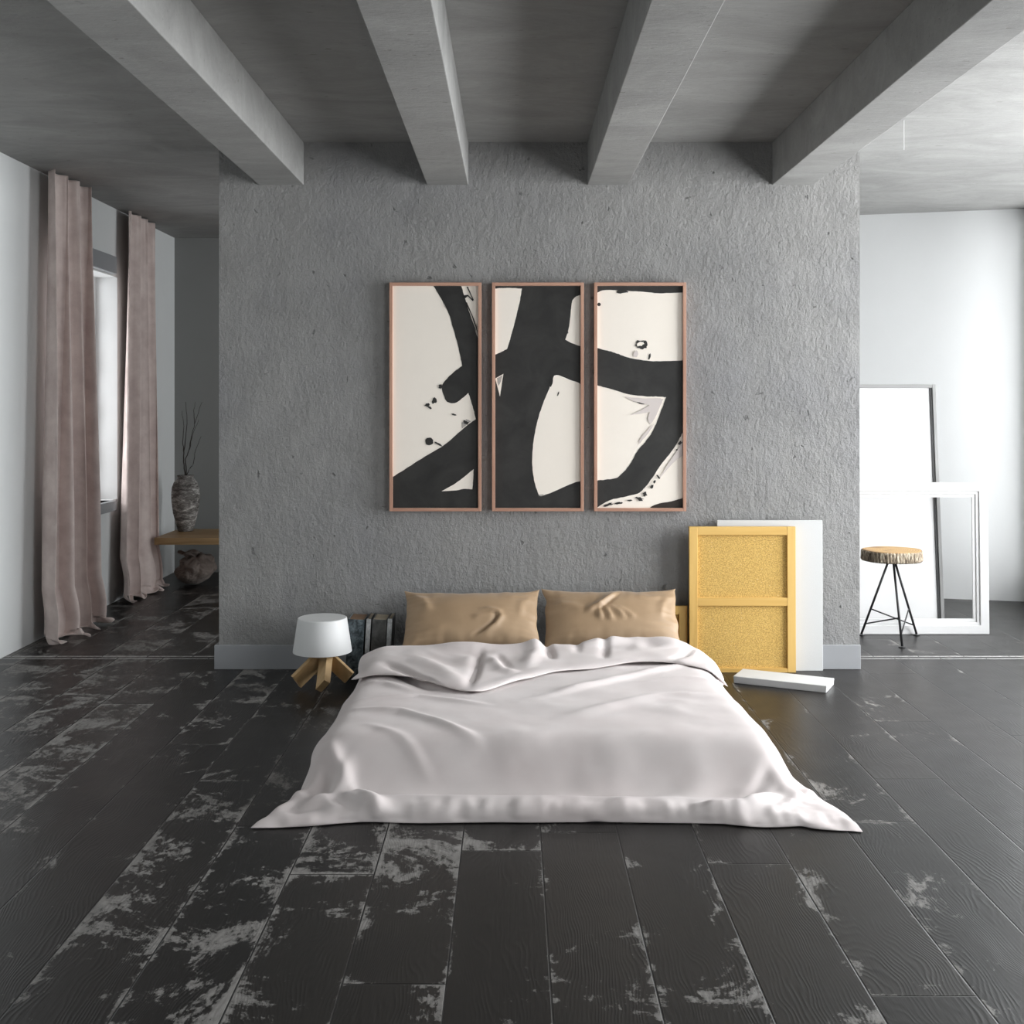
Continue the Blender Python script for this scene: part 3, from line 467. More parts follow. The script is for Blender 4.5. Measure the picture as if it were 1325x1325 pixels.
[12,-4,-3,-1,-2,-1,-2,0,-1,1,0,1,0,0,0,0,1,-1,1,-1,1,0,0,-1,0,0,1,0,-1,0,0,0,0,0,0,-1,0,1,-1,-1,-1,0,-1,0,-2,-2,-1,-2,-1,-1,-1,-1,-1,-2,-2,-1,-1,-1,-1,0,-1,-1,0,-2,-2,0,-2,0,1,2,2,2,5,4,3,0,-3],
[1,0,-2,-1,0,-1,1,0,1,1,0,-1,1,0,0,0,0,1,-1,1,0,-1,1,0,0,0,0,-1,0,0,0,0,0,0,-1,1,0,-1,0,0,0,-1,0,-1,0,-1,-1,-1,-2,-1,-2,-1,-3,-1,-2,-1,-2,-1,-1,-1,-1,0,-2,0,-1,0,0,0,2,3,3,5,3,3,4,2,2],
[-6,1,2,-1,1,0,1,1,1,-1,1,0,0,0,0,0,0,0,1,0,0,0,-1,1,0,-1,0,1,-1,0,0,-1,1,-1,1,0,0,-1,1,-1,-1,1,0,0,0,-1,-1,0,-1,-1,0,-2,0,-3,-2,-3,-2,-2,0,-1,-1,-1,0,0,2,1,2,3,3,2,3,2,1,2,1,1,3],
[-7,2,1,2,0,2,-1,1,0,0,0,0,-1,1,0,0,1,0,0,-1,1,0,0,-1,0,1,-1,0,1,-1,-1,1,-1,1,0,-1,0,1,-1,0,0,-1,0,0,0,1,-1,0,0,0,-1,1,-1,0,-1,-1,-1,-1,-1,-1,0,0,1,0,1,1,2,1,1,1,0,0,1,0,0,3,1],
[-6,3,1,1,1,-1,1,-1,0,1,-1,1,0,0,-1,2,-1,0,0,1,-1,1,0,0,-1,0,0,0,-1,0,0,0,0,0,0,1,-1,0,0,0,0,0,0,0,-1,0,1,-1,0,-1,1,0,0,0,0,0,0,0,-1,0,1,0,-1,1,0,1,0,0,0,1,0,0,1,0,1,1,1],
[-3,0,2,1,0,0,0,0,0,0,0,0,0,0,1,-1,0,0,1,-1,1,-1,0,0,0,-1,1,0,0,0,0,-1,0,0,0,0,1,-1,0,0,-1,0,0,0,0,0,0,-1,0,1,-1,0,1,0,0,0,0,0,1,0,-1,0,1,0,0,0,0,1,0,-1,0,1,0,1,1,1,1],
[-3,1,1,0,1,0,-1,0,0,0,1,0,0,0,0,0,1,0,-1,0,0,0,1,-1,0,0,0,0,0,0,-1,0,0,0,0,0,0,0,0,0,0,-1,0,0,0,0,-1,1,0,-1,1,0,-1,1,1,0,0,0,-1,0,0,1,0,0,0,0,0,0,0,0,1,0,-1,0,2,1,2],
[-3,1,0,2,-1,0,2,-1,1,0,-1,1,1,0,0,0,-1,-1,0,0,0,0,0,1,-2,1,-1,0,0,-1,0,1,0,0,0,-1,-1,1,1,-1,0,0,0,-1,1,-1,1,-1,0,0,-1,1,1,0,-1,1,0,0,0,1,0,-1,0,1,0,0,0,0,0,1,-1,1,0,1,0,2,1],
[-2356,-1,1,3,3,4,4,5,6,6,8,9,5,1,10,-2,4,-4,-2,-3,-2,-1,-1,1,1,1,2,2,1,1,1,1,-1,-1,0,0,0,1,1,1,1,1,1,0,-2,-1,-1,-2,-1,-1,-1,-1,-1,-1,-1,-2,-1,-4,-4,-8,-9,-7,-7,-4,-4,-4,-3,0,2,-21,-18,-13,-11,-9,-8,-6,-4],
[22,0,-3,-3,-2,-2,-1,-1,0,-1,-2,-4,0,3,-5,4,-4,1,0,1,0,0,1,-1,0,1,-1,-1,0,-1,0,-1,0,1,-1,0,1,-1,0,0,-1,-1,0,0,1,0,0,1,0,0,0,1,0,0,0,1,-1,2,2,1,1,0,3,0,1,1,1,-3,-8,7,7,5,2,2,1,1,-1],
[23,-1,1,-1,-1,-1,-1,1,-1,-1,-3,-2,-1,0,-2,-1,-1,0,1,1,1,1,0,0,0,-2,0,-1,-1,-1,-1,-1,1,-1,0,0,-1,0,0,-1,0,0,-1,0,1,0,1,1,0,0,0,0,1,1,0,0,1,0,0,3,2,3,2,2,0,0,-2,-3,-2,4,4,2,3,0,1,0,1],
[22,0,-1,0,0,1,2,-1,-1,-1,0,0,-1,-2,-2,-1,1,3,1,2,0,0,0,0,0,0,-2,-1,-1,-1,-2,0,-1,0,0,0,0,0,-1,0,0,0,1,0,0,1,0,-1,1,1,1,0,0,0,0,1,0,-1,-1,1,3,2,1,1,0,0,-1,-1,0,1,0,1,0,1,1,1,0],
[22,-2,-1,0,2,1,1,1,-1,-1,1,2,-1,-2,-2,0,2,2,2,-1,1,0,0,1,-1,-1,0,0,-1,0,1,-1,-1,0,0,0,0,0,0,0,0,0,0,1,0,0,-1,1,-1,0,0,1,0,-1,1,-2,0,1,1,0,0,1,-1,1,1,-1,-1,0,0,0,0,-1,0,2,1,1,1],
[23,-4,-1,1,1,1,1,0,0,2,0,0,-1,-1,1,1,1,1,-1,0,0,0,1,0,0,0,0,0,0,0,-1,0,0,0,0,-1,0,0,0,0,0,1,0,0,0,0,1,-2,0,-1,0,-1,1,1,0,1,-1,1,0,-1,1,0,1,-1,0,0,0,-1,0,1,0,-2,0,1,2,1,0],
[20,-3,1,2,0,-2,0,2,3,0,-1,-3,0,0,1,2,-1,-1,-1,0,1,0,0,-1,0,0,0,0,0,0,0,0,1,-1,0,0,0,-1,0,0,0,0,-1,0,0,0,-1,1,1,-1,-1,0,-1,1,2,2,2,0,0,1,0,0,1,0,1,0,0,0,0,0,-1,-1,-1,1,2,1,1],
[16,1,1,2,-2,-2,-1,2,2,1,-3,-2,-2,2,0,-1,-1,-1,1,0,-1,0,0,0,-1,1,0,-1,1,0,0,1,-1,1,0,0,0,0,0,-1,0,-1,1,-1,0,-1,1,1,0,1,0,-1,-1,0,1,2,2,2,1,1,0,-1,0,2,1,0,0,1,1,-1,-2,0,2,1,1,1,1],
[4,13,2,-2,-1,0,0,1,0,-3,-2,-2,1,1,0,-1,0,0,-1,1,1,0,-1,0,1,-1,0,1,-1,1,0,0,0,0,1,0,-1,1,-1,1,0,0,-1,0,-1,1,0,1,1,1,0,0,-1,-2,-2,0,1,1,1,1,0,-1,0,0,2,2,1,0,0,0,-1,1,4,2,1,1,1],
[15,4,1,-4,-2,1,1,-1,-2,-3,-1,1,1,0,0,0,0,0,1,0,-1,0,0,0,-1,1,0,-1,1,-1,1,-1,0,1,-1,0,1,-1,1,0,-1,-1,-1,0,2,0,0,0,0,0,1,0,0,0,-2,-2,-1,1,1,0,1,0,-1,0,1,2,1,-1,-2,-1,4,7,2,2,1,1,1],
[24,-3,-2,-1,-1,-1,-1,-1,-3,-2,1,1,1,-1,1,0,1,0,0,-1,1,0,-1,0,0,-1,0,1,-1,0,-1,1,0,-1,1,0,-1,0,0,0,0,-1,0,0,-1,1,1,-1,0,0,0,0,2,-1,0,-2,-1,-1,1,1,1,0,-1,-1,-1,2,1,-2,-2,2,7,6,3,0,1,1,2],
[25,-4,-1,0,0,-2,-3,-4,-1,1,1,1,0,1,0,1,0,1,0,1,-1,0,1,-1,0,0,-1,0,0,-1,0,-1,0,0,-2,0,0,1,-1,0,0,1,0,-1,0,-1,0,0,-1,1,-1,1,0,1,0,0,-1,-1,-1,1,0,1,0,-2,-1,-1,1,0,2,6,4,2,0,1,1,1,1],
[24,-2,0,-1,-1,-1,-2,-4,-1,2,2,0,1,0,1,1,0,0,1,1,1,0,0,0,0,-1,0,-2,-1,0,-1,-2,0,0,0,0,-1,-1,1,-1,1,-1,1,1,-1,0,-1,0,0,-1,0,0,-1,0,1,-1,0,-1,0,0,0,1,0,0,-2,-1,-1,3,6,3,2,-2,0,2,1,1,0],
[23,0,-1,0,0,-1,-2,-1,-1,1,1,1,0,1,1,0,1,1,0,0,1,0,0,1,-1,0,-1,0,-1,-1,-2,0,-1,-1,0,0,0,-1,0,0,0,1,0,-1,1,-1,0,0,0,0,0,-2,0,0,-1,1,-1,0,0,-1,0,0,1,0,0,-2,0,5,4,2,-2,-1,0,0,1,2,0],
[23,0,-1,0,0,1,-1,0,0,0,1,1,0,1,0,0,1,0,1,1,0,0,0,0,0,0,-1,-1,0,-1,0,-1,-1,-1,-1,0,0,1,-1,0,0,0,0,0,-1,1,0,0,0,-1,0,0,-1,0,0,0,0,0,-1,0,-1,0,1,0,-1,0,3,3,1,0,-1,0,0,-1,1,0,0],
[24,-1,0,0,0,0,1,1,0,1,-1,1,0,0,1,1,0,0,1,0,-1,2,0,-1,0,0,0,0,-2,0,-1,0,0,-1,0,-1,0,0,0,0,0,0,0,0,1,0,0,0,-1,0,-1,0,0,0,-1,0,1,-1,0,0,0,0,-1,1,0,1,1,1,1,-1,1,-1,-1,0,0,0,0],
[23,0,0,0,1,1,0,0,1,0,1,-1,1,0,0,0,0,2,-1,0,2,-1,0,1,0,-1,0,-1,1,-1,0,0,-1,-1,0,-1,1,0,0,0,0,0,0,0,0,0,1,-1,0,0,0,0,-1,0,1,-1,0,0,0,-1,1,0,0,0,1,1,-1,0,0,0,-1,0,-1,0,0,0,0],
[23,0,0,0,0,1,1,1,0,0,0,1,0,0,0,1,0,0,1,0,0,0,1,0,0,0,-1,0,-1,0,0,-1,-1,1,-1,0,0,0,1,0,-1,1,0,1,0,0,-1,1,0,-1,0,-1,1,-1,0,1,-1,0,0,1,-1,0,0,0,1,0,1,0,-1,0,-1,-1,0,-1,0,0,0],
[24,-3,1,1,0,1,1,0,1,0,1,-1,1,0,0,0,1,0,1,0,0,1,0,-1,0,0,1,-1,0,-1,0,-1,0,-1,0,1,-1,1,-1,1,0,0,0,0,0,0,0,0,0,0,0,0,0,0,-1,0,1,0,0,-1,1,0,0,1,-1,1,0,-1,0,-1,0,-1,0,-1,-2,0,2],
[21,-2,1,2,2,1,1,0,0,1,-1,1,-1,0,1,0,1,0,0,1,0,1,-1,1,0,0,-1,0,-1,0,-1,1,-1,0,0,-1,1,-1,1,-1,1,0,0,0,0,1,0,-1,0,0,0,0,0,0,0,0,0,0,0,0,0,0,0,0,1,-1,0,0,0,0,-1,0,-1,-1,-2,-1,1],
[9,8,4,2,1,1,0,1,0,0,0,0,0,1,0,1,0,1,0,0,1,-1,1,-1,0,0,0,0,0,-1,0,-1,1,-1,0,1,-1,0,0,0,0,0,0,0,1,-1,0,1,-1,0,0,1,-1,0,1,0,-1,1,-1,0,0,0,0,0,0,0,0,0,-1,0,0,0,-1,0,-2,-5,-9],
[13,7,2,1,2,0,0,0,1,0,0,0,0,1,0,1,0,0,1,0,0,0,0,1,0,-1,0,-1,0,1,-1,0,-1,1,0,-1,0,0,0,0,0,0,0,1,-1,0,0,0,1,0,-1,0,1,0,-1,0,1,-1,0,1,-1,0,0,0,0,0,0,0,0,0,0,-1,1,-2,-1,-3,-3],
[26,-2,0,1,0,0,1,0,0,-1,1,0,1,0,1,0,0,1,-1,1,0,0,0,0,0,0,0,0,0,-1,0,0,0,0,0,0,0,-1,0,0,0,0,0,-1,1,0,0,0,0,0,0,0,0,0,1,0,-1,1,0,-1,0,0,0,0,0,0,0,0,0,0,-1,1,-1,1,-1,0,2],
[25,-1,0,0,1,0,0,1,-1,1,0,1,0,0,0,1,1,-1,1,0,0,0,0,0,0,0,-1,1,-1,0,0,0,0,0,-1,0,0,1,-1,0,0,0,0,0,0,0,0,0,0,0,1,0,0,0,0,0,0,-1,0,0,0,0,0,0,0,0,0,-1,0,0,1,0,0,0,-1,1,1],
[24,0,0,1,0,0,1,0,0,1,0,0,0,1,1,-1,0,1,0,0,0,0,0,0,0,0,0,0,0,0,0,-1,0,0,0,0,0,-1,0,0,0,0,0,0,0,0,0,0,0,0,0,0,0,1,0,0,0,0,-1,0,0,0,0,-1,0,0,0,1,0,0,0,-1,1,0,0,0,1],
[25,0,0,-1,1,1,-1,0,1,0,0,1,1,0,0,1,0,0,0,0,0,1,0,-1,0,0,0,-1,1,-1,0,0,1,-1,1,-1,0,0,-1,0,-1,0,0,1,-1,1,0,0,0,0,1,0,0,0,0,0,0,-1,0,0,0,-1,0,1,0,0,-1,0,0,0,0,1,0,0,1,-1,0],
[25,0,0,0,0,0,1,0,0,0,1,0,1,0,0,0,1,0,0,0,0,0,0,1,0,-1,1,-1,-1,1,0,0,-1,0,0,0,-1,0,0,0,0,0,0,0,0,0,0,0,0,1,-1,0,1,0,-1,0,0,0,0,0,-1,1,0,0,-1,0,1,-1,0,1,0,0,0,0,0,1,0],
[24,1,-1,1,0,0,1,0,1,0,0,0,1,0,1,0,-1,0,1,1,0,0,0,0,-1,1,-1,0,0,-1,0,0,0,0,0,0,0,-1,0,0,0,0,0,-1,1,-1,1,0,0,0,0,1,-1,0,1,-1,0,0,0,-1,1,0,0,-1,1,0,-1,1,0,-1,0,0,1,0,0,0,0],
[25,-1,1,0,0,1,-1,1,0,0,1,1,-1,1,0,0,1,0,0,0,0,1,0,0,0,-1,0,0,0,0,-1,0,0,0,-1,0,0,0,0,0,0,-1,1,0,0,1,-1,0,1,-1,0,0,0,0,0,0,0,0,0,0,0,0,0,0,0,0,0,0,-1,1,0,-1,0,0,1,0,0],
[24,1,0,0,0,0,1,0,0,1,0,0,1,0,-1,1,0,0,1,0,1,-1,1,0,0,0,-1,0,-1,0,0,0,0,0,0,-1,0,0,0,-1,0,1,-1,1,0,0,0,1,-1,0,0,0,0,0,0,0,-1,0,0,0,0,0,1,0,0,0,0,0,0,-1,0,1,-1,0,0,1,0],
[25,-1,1,0,0,0,0,0,1,1,0,0,0,1,0,-1,1,1,-1,1,0,1,0,-1,1,0,0,-1,0,-1,0,0,-1,0,-1,1,-1,0,0,1,0,0,0,0,0,0,0,0,0,0,0,0,0,-1,0,0,0,0,0,1,0,0,-1,1,0,0,0,0,1,-1,0,0,-1,-1,0,1,1],
[24,1,0,0,1,0,0,0,0,0,1,0,0,0,0,1,-1,1,1,0,1,0,0,0,-1,0,0,0,0,0,-1,-1,0,-1,1,-1,0,0,0,0,1,0,0,0,0,0,0,0,0,0,0,-1,1,0,-1,0,0,0,0,0,0,1,0,0,0,0,0,0,0,0,0,-1,0,0,-1,-1,1],
[25,0,0,1,-1,0,1,0,0,1,-1,1,0,0,0,0,1,0,1,0,0,0,0,1,0,-1,0,0,-1,0,0,-1,0,0,-1,0,0,0,1,0,-1,1,0,0,0,0,1,-1,0,0,0,0,-1,0,1,-1,0,0,1,0,0,-1,1,0,0,0,0,0,0,0,0,0,0,0,-1,-1,-2],
[25,0,0,0,1,0,-1,1,1,-1,1,0,0,-1,1,0,1,0,0,1,1,0,0,-1,0,0,0,0,0,-1,0,0,-1,-1,0,0,1,0,-1,0,1,-1,1,0,0,0,0,0,0,0,0,0,0,0,-1,1,-1,0,0,0,0,1,0,-1,0,1,0,0,0,0,0,0,0,0,0,-1,0],
[25,0,1,-1,0,0,1,0,0,0,0,0,0,1,0,0,1,1,0,0,-1,1,-1,1,0,1,-1,-1,0,0,0,-1,0,-1,0,0,0,0,0,0,1,0,0,0,0,0,0,0,0,1,-1,0,-1,0,0,-1,1,1,0,0,0,0,-1,1,0,0,0,0,0,0,0,0,0,0,0,0,0],
[25,1,-1,1,-1,1,0,0,-1,1,0,0,0,0,0,2,0,0,1,0,0,-1,1,0,0,-1,0,1,0,0,-1,0,-1,0,0,0,-1,0,0,1,-1,1,0,0,0,0,0,0,0,0,0,0,0,0,-1,1,0,-1,1,0,0,0,0,0,0,-1,1,0,-1,1,0,0,0,0,0,1,-1],
[25,0,0,0,1,-1,0,1,0,0,0,0,0,1,1,0,0,0,0,0,1,0,0,-1,1,0,0,0,-1,0,0,0,0,0,-1,-1,0,0,1,0,0,-1,0,1,0,0,0,0,0,0,0,0,0,0,0,0,0,1,-1,0,0,0,0,0,0,0,0,-1,1,0,-1,1,0,0,0,0,1],
[26,-1,1,0,-1,1,0,-1,1,0,0,0,1,-1,1,0,1,1,0,0,0,0,0,0,-1,0,1,-1,1,-1,0,-1,0,0,0,0,0,0,0,-1,1,0,0,-1,0,0,0,1,0,0,1,-1,0,0,0,0,1,-1,0,0,0,0,0,0,0,0,-1,1,0,0,0,0,0,0,0,0,1],
[25,1,-1,0,1,0,0,0,0,0,0,0,0,1,0,1,0,0,0,1,0,0,0,0,0,0,-1,1,-1,1,-1,0,0,-1,0,0,0,0,0,0,-1,1,0,0,0,0,0,0,0,0,0,0,1,-1,1,0,-1,1,0,0,0,-1,0,-1,0,1,0,0,0,0,0,0,0,0,0,1,-1],
[26,-1,0,0,0,0,0,1,0,0,0,1,0,1,0,0,0,1,0,0,0,0,0,0,0,0,0,0,0,-1,0,0,-1,1,-1,1,-1,1,-1,0,0,0,-1,1,0,0,0,0,0,0,0,0,0,1,-1,1,0,0,-1,0,0,0,0,0,0,-1,1,0,0,0,0,0,0,0,1,-1,1],
[25,0,0,0,0,0,1,0,0,0,0,0,1,0,1,0,0,0,1,0,0,1,0,0,0,0,0,-1,0,-1,0,0,0,-1,1,-1,1,-1,0,0,0,-1,1,-1,0,1,0,0,0,0,0,1,-1,0,1,-1,1,-1,1,-1,0,0,0,0,0,0,0,0,0,0,1,-1,0,0,0,0,1],
[25,-1,0,1,0,1,-1,0,1,0,1,0,0,0,0,1,1,0,0,0,1,-1,1,0,0,0,0,0,-1,0,-1,0,0,0,-1,0,0,0,0,0,0,0,-1,0,0,0,0,1,1,-1,0,0,0,0,0,1,-1,1,-1,0,0,0,0,0,0,0,0,0,0,0,0,0,0,0,0,1,-1],
[23,2,0,0,0,0,1,0,0,0,0,1,0,1,0,0,0,0,1,1,-1,1,0,1,0,0,-1,-1,0,-1,0,0,-1,0,0,0,0,0,0,0,-1,0,1,0,0,0,1,-1,0,1,0,-1,1,-1,0,0,0,0,0,0,0,-1,0,1,0,0,0,0,0,0,0,1,0,-1,0,0,0],
[23,1,0,0,1,0,1,0,0,0,1,0,0,0,1,0,0,1,0,0,1,1,0,0,0,-1,0,0,-1,0,-1,-1,1,0,0,0,-1,0,0,0,0,0,0,0,0,0,0,1,0,-1,0,0,0,0,0,0,0,0,0,0,-1,1,0,0,0,0,0,0,0,1,-1,0,0,0,0,0,0],
[24,0,1,0,0,1,-1,1,0,1,-1,0,1,0,0,1,0,0,0,1,1,0,0,0,0,1,-1,-1,0,0,-1,0,-1,0,0,-1,1,0,-1,0,1,0,0,0,1,0,0,0,-1,1,-1,0,0,0,0,-1,1,-1,0,0,1,0,0,-1,1,0,0,1,0,-1,1,-1,0,0,0,0,0],
[24,0,1,0,1,-1,1,0,0,0,1,0,0,1,0,0,0,1,0,0,0,1,1,0,0,-1,0,0,-1,-1,1,-1,-1,0,0,0,0,-1,1,0,0,0,0,1,0,0,0,-1,1,-1,0,0,0,0,0,-1,0,0,0,1,-1,0,0,1,-1,1,1,-1,0,0,0,0,0,0,0,0,0],
[25,0,0,0,0,1,0,0,0,0,0,1,0,0,0,0,2,-1,1,1,0,0,0,0,0,0,0,-1,0,0,-1,-1,1,-1,-1,1,-1,1,0,0,0,0,1,0,0,0,0,0,-1,0,0,0,-1,1,-1,1,-1,0,0,0,1,0,0,0,0,0,0,0,0,0,0,0,0,0,0,0,0],
[25,0,0,1,0,0,0,0,0,0,0,0,1,0,1,0,0,1,0,0,1,0,0,1,-1,0,-1,0,0,-1,0,0,-1,0,0,-1,0,0,0,0,0,1,0,0,1,0,0,0,0,-1,1,-1,0,-1,1,-1,0,0,0,0,0,0,0,0,1,0,-1,1,0,0,-1,1,0,0,-1,0,1],
[25,0,0,0,0,0,0,1,0,0,1,0,0,0,0,1,0,0,1,0,0,0,1,-1,1,-1,0,0,-1,0,0,0,-1,0,0,0,0,-1,0,1,0,0,0,1,-1,1,-1,0,0,0,0,0,0,0,-1,1,-1,0,1,-1,0,0,1,0,-1,0,0,0,0,0,1,-1,1,0,0,0,0],
[25,0,0,1,0,0,0,0,0,1,-1,0,0,1,0,1,0,1,0,0,0,0,0,0,0,0,0,0,0,0,-1,0,0,-1,-1,0,0,1,0,-1,1,0,0,0,0,-1,1,0,0,0,-1,1,0,0,0,-1,1,0,-1,1,0,0,-1,0,0,0,0,-1,1,0,0,1,-1,1,0,0,-1],
[25,1,0,0,0,0,0,0,0,0,0,1,0,0,1,0,0,1,0,0,0,0,-1,1,-1,1,0,-1,0,0,0,-1,0,0,0,0,0,-1,0,1,-1,1,0,-1,1,0,-1,0,0,1,0,0,0,0,-1,1,-1,1,0,-1,0,0,0,0,0,0,0,0,-1,1,1,-1,1,0,0,0,0],
[26,-1,1,0,0,0,0,0,0,0,1,-1,1,0,1,0,1,-1,1,0,0,0,0,-1,1,-1,0,1,0,-1,0,0,0,0,0,-1,0,0,0,-1,1,-1,0,0,-1,0,1,0,0,1,0,0,0,-1,1,0,0,-1,1,0,0,0,0,-1,0,0,0,0,0,0,0,1,0,-1,1,0,0],
[26,0,0,0,0,0,0,0,0,0,0,1,0,1,-1,1,0,1,-1,1,1,0,-1,0,-1,0,1,-1,0,0,0,0,0,-1,0,0,-1,1,0,0,-1,0,0,0,0,-1,0,0,1,0,1,0,0,0,0,-1,1,0,0,0,-1,0,0,1,-1,0,0,0,0,0,0,1,-1,1,0,-1,1],
[25,1,0,0,0,0,0,0,1,0,0,0,0,0,1,0,0,0,1,0,0,0,0,0,0,0,-1,1,-1,1,-1,0,-1,0,0,0,0,0,0,0,0,0,-1,0,0,0,0,1,0,0,0,0,0,0,0,1,-1,0,0,0,0,0,0,-1,1,-1,0,0,0,1,0,-1,1,0,-1,1,0],
[26,0,0,0,0,0,0,0,0,0,0,0,1,1,0,0,1,0,0,0,0,0,1,0,-1,0,0,0,0,-1,0,0,0,0,-1,0,0,0,-1,1,0,0,0,0,-1,1,0,-1,1,0,-1,1,0,0,0,0,0,0,-1,0,1,-1,0,1,-1,0,0,0,1,-1,1,0,0,0,0,0,-1],
[26,0,0,0,0,0,0,0,0,0,1,0,0,0,1,0,0,0,1,1,-1,1,0,-1,1,0,-1,0,0,-1,0,-1,0,0,0,0,0,-1,1,-1,0,0,1,-1,1,-1,0,1,0,0,0,0,0,0,0,0,0,0,0,0,-1,1,0,-1,1,0,0,0,0,1,-1,1,-1,0,0,-1,1],
[25,1,0,-1,0,1,0,-1,1,0,0,1,0,0,0,1,0,1,-1,0,2,-1,0,1,0,-1,1,-1,-1,1,-1,0,0,-1,1,-1,0,0,0,0,0,0,-1,1,0,0,1,0,-1,0,1,-1,0,0,0,-1,1,0,0,0,0,0,0,0,0,0,0,1,0,-1,1,-1,1,-1,0,0,-1],
[26,-1,0,1,0,-1,0,1,0,0,0,0,1,0,1,-1,1,0,1,0,-1,1,-1,0,1,0,0,-1,1,-1,0,0,-1,1,-1,0,0,0,0,0,0,0,0,0,0,1,-1,0,1,0,-1,0,0,0,0,0,0,-1,0,0,1,-1,0,1,0,0,1,-1,1,0,-1,0,0,0,0,0,0],
[25,1,-1,0,0,0,1,0,0,0,1,0,0,0,-1,1,0,0,0,0,-1,-2,0,0,0,3,0,1,0,0,0,0,0,-1,-1,1,-1,0,0,0,1,0,0,0,0,1,0,1,-1,-1,1,-1,0,0,0,0,-1,1,0,0,0,0,0,0,0,1,-1,1,0,0,0,0,-1,0,0,-1,0],
[25,0,0,0,0,1,0,0,0,1,-1,0,0,0,-1,0,1,0,-2,-4,-5,-4,-2,2,5,3,4,3,0,1,1,-1,0,0,0,-1,1,0,-1,1,-1,0,1,0,1,0,1,-1,0,0,-1,1,-1,0,0,-1,1,-1,0,1,-1,1,0,0,0,0,1,0,0,0,0,-1,0,0,0,0,0],
[25,0,0,0,0,0,0,0,1,0,0,0,-1,0,0,1,-2,-4,-7,-9,-9,-4,-1,2,6,9,8,5,5,1,0,2,0,-1,0,0,-1,0,1,-1,1,0,0,0,0,1,0,0,0,0,0,-1,0,0,0,0,-1,1,0,-1,1,0,0,0,0,1,0,0,0,0,-1,1,-1,0,-1,0,0],
[25,-1,1,0,1,0,0,0,-1,1,0,0,-1,0,0,-2,-5,-10,-12,-10,-5,-4,-1,1,2,8,11,12,9,5,2,0,1,0,0,0,0,0,-1,1,0,0,0,1,0,0,0,0,0,0,-1,0,0,0,-1,1,0,0,0,0,0,0,0,0,1,-1,0,1,-1,0,0,0,0,0,0,0,-1],
[25,0,0,0,0,0,0,1,0,0,-1,-1,1,-1,0,-7,-12,-12,-10,-5,-3,-1,-2,-1,1,2,7,12,13,11,6,3,0,2,0,-1,0,-1,1,-1,0,1,0,0,1,0,0,0,0,-1,1,0,-1,0,0,0,0,-1,0,1,-1,0,1,0,0,1,0,-1,1,-1,0,0,0,0,0,0,0],
[25,0,0,0,0,1,0,0,0,-1,1,-1,-1,-2,-9,-13,-12,-8,-3,-1,0,-1,0,-1,-2,-1,0,5,10,14,12,8,5,1,0,1,0,0,-1,1,-1,0,1,1,0,0,0,0,0,0,-1,0,1,-1,0,0,0,1,-1,0,0,0,-1,1,0,0,0,1,-2,1,0,-1,1,-1,0,0,0],
[24,0,1,0,1,0,0,0,0,0,-2,-1,-4,-10,-12,-11,-6,-3,0,0,0,-1,0,-1,-2,-1,-1,0,3,8,13,13,10,5,2,1,0,0,0,-1,1,0,1,-1,1,0,0,0,0,0,0,0,0,1,0,-1,0,0,1,-1,0,0,0,-1,0,0,1,-1,0,0,1,0,-1,1,0,0,0],
[24,1,-1,1,0,0,1,0,-1,-3,-3,-6,-10,-11,-9,-5,-2,0,-1,-1,-1,0,-1,-1,1,0,0,-1,0,2,7,10,12,12,7,2,1,0,-1,0,0,1,0,2,0,0,1,1,-1,0,0,0,0,0,0,1,0,-1,0,0,0,0,0,0,0,-1,-1,0,1,0,0,0,1,-1,0,0,1],
[24,-1,0,-2,0,0,-1,-2,-4,-5,-7,-9,-8,-6,-3,-1,-1,-1,0,-2,0,0,0,1,1,-1,0,0,0,0,1,5,8,11,11,8,4,2,0,0,-1,1,1,1,2,1,0,-1,1,0,0,0,0,0,0,0,0,0,0,0,0,-1,0,0,0,0,-1,0,0,1,0,0,-1,1,0,0,0],
[23,-3,-4,-3,-4,-3,-3,-5,-4,-6,-5,-3,-3,-2,-1,-1,-1,0,-1,0,-1,1,1,0,-1,1,0,-1,0,1,1,0,3,5,10,11,10,5,4,0,1,1,1,1,-1,1,0,1,0,1,0,0,0,0,0,0,0,1,-1,0,0,0,-1,0,-1,0,0,0,1,0,-1,-1,0,-1,0,1,0],
[17,-7,-2,-4,-4,-6,-6,-4,-3,-2,-2,-2,-1,0,-1,-1,0,-1,0,0,0,0,0,0,0,0,0,0,0,1,1,1,-1,1,3,6,8,10,7,5,2,0,-1,-2,-1,-1,2,3,4,2,3,1,1,0,1,0,1,-1,1,-1,-1,0,0,-1,-1,0,1,0,0,-2,-3,-2,-4,0,1,1,3],
[-9,1,-1,-1,-4,-3,-2,-2,-2,0,-1,-1,-1,-1,-1,0,0,-1,0,0,1,-1,0,0,0,0,0,0,1,0,0,1,2,-1,-1,1,3,5,6,5,3,0,-2,-2,-2,1,2,3,5,7,5,5,3,2,1,1,0,1,-1,1,0,0,-1,-1,0,0,-1,0,-4,-3,-4,-6,-2,-1,-1,-1,0],
[-17,0,-1,-1,0,-1,-2,0,0,-2,0,-2,-1,-1,0,0,-1,1,-1,0,0,1,-1,0,0,0,0,1,-1,0,1,1,1,1,-1,-1,0,1,2,2,2,0,1,0,1,1,0,2,3,3,5,5,5,4,2,1,1,1,2,1,2,1,1,1,-1,-1,-2,-6,-5,-5,-4,-1,-2,-2,-3,-3,-2],
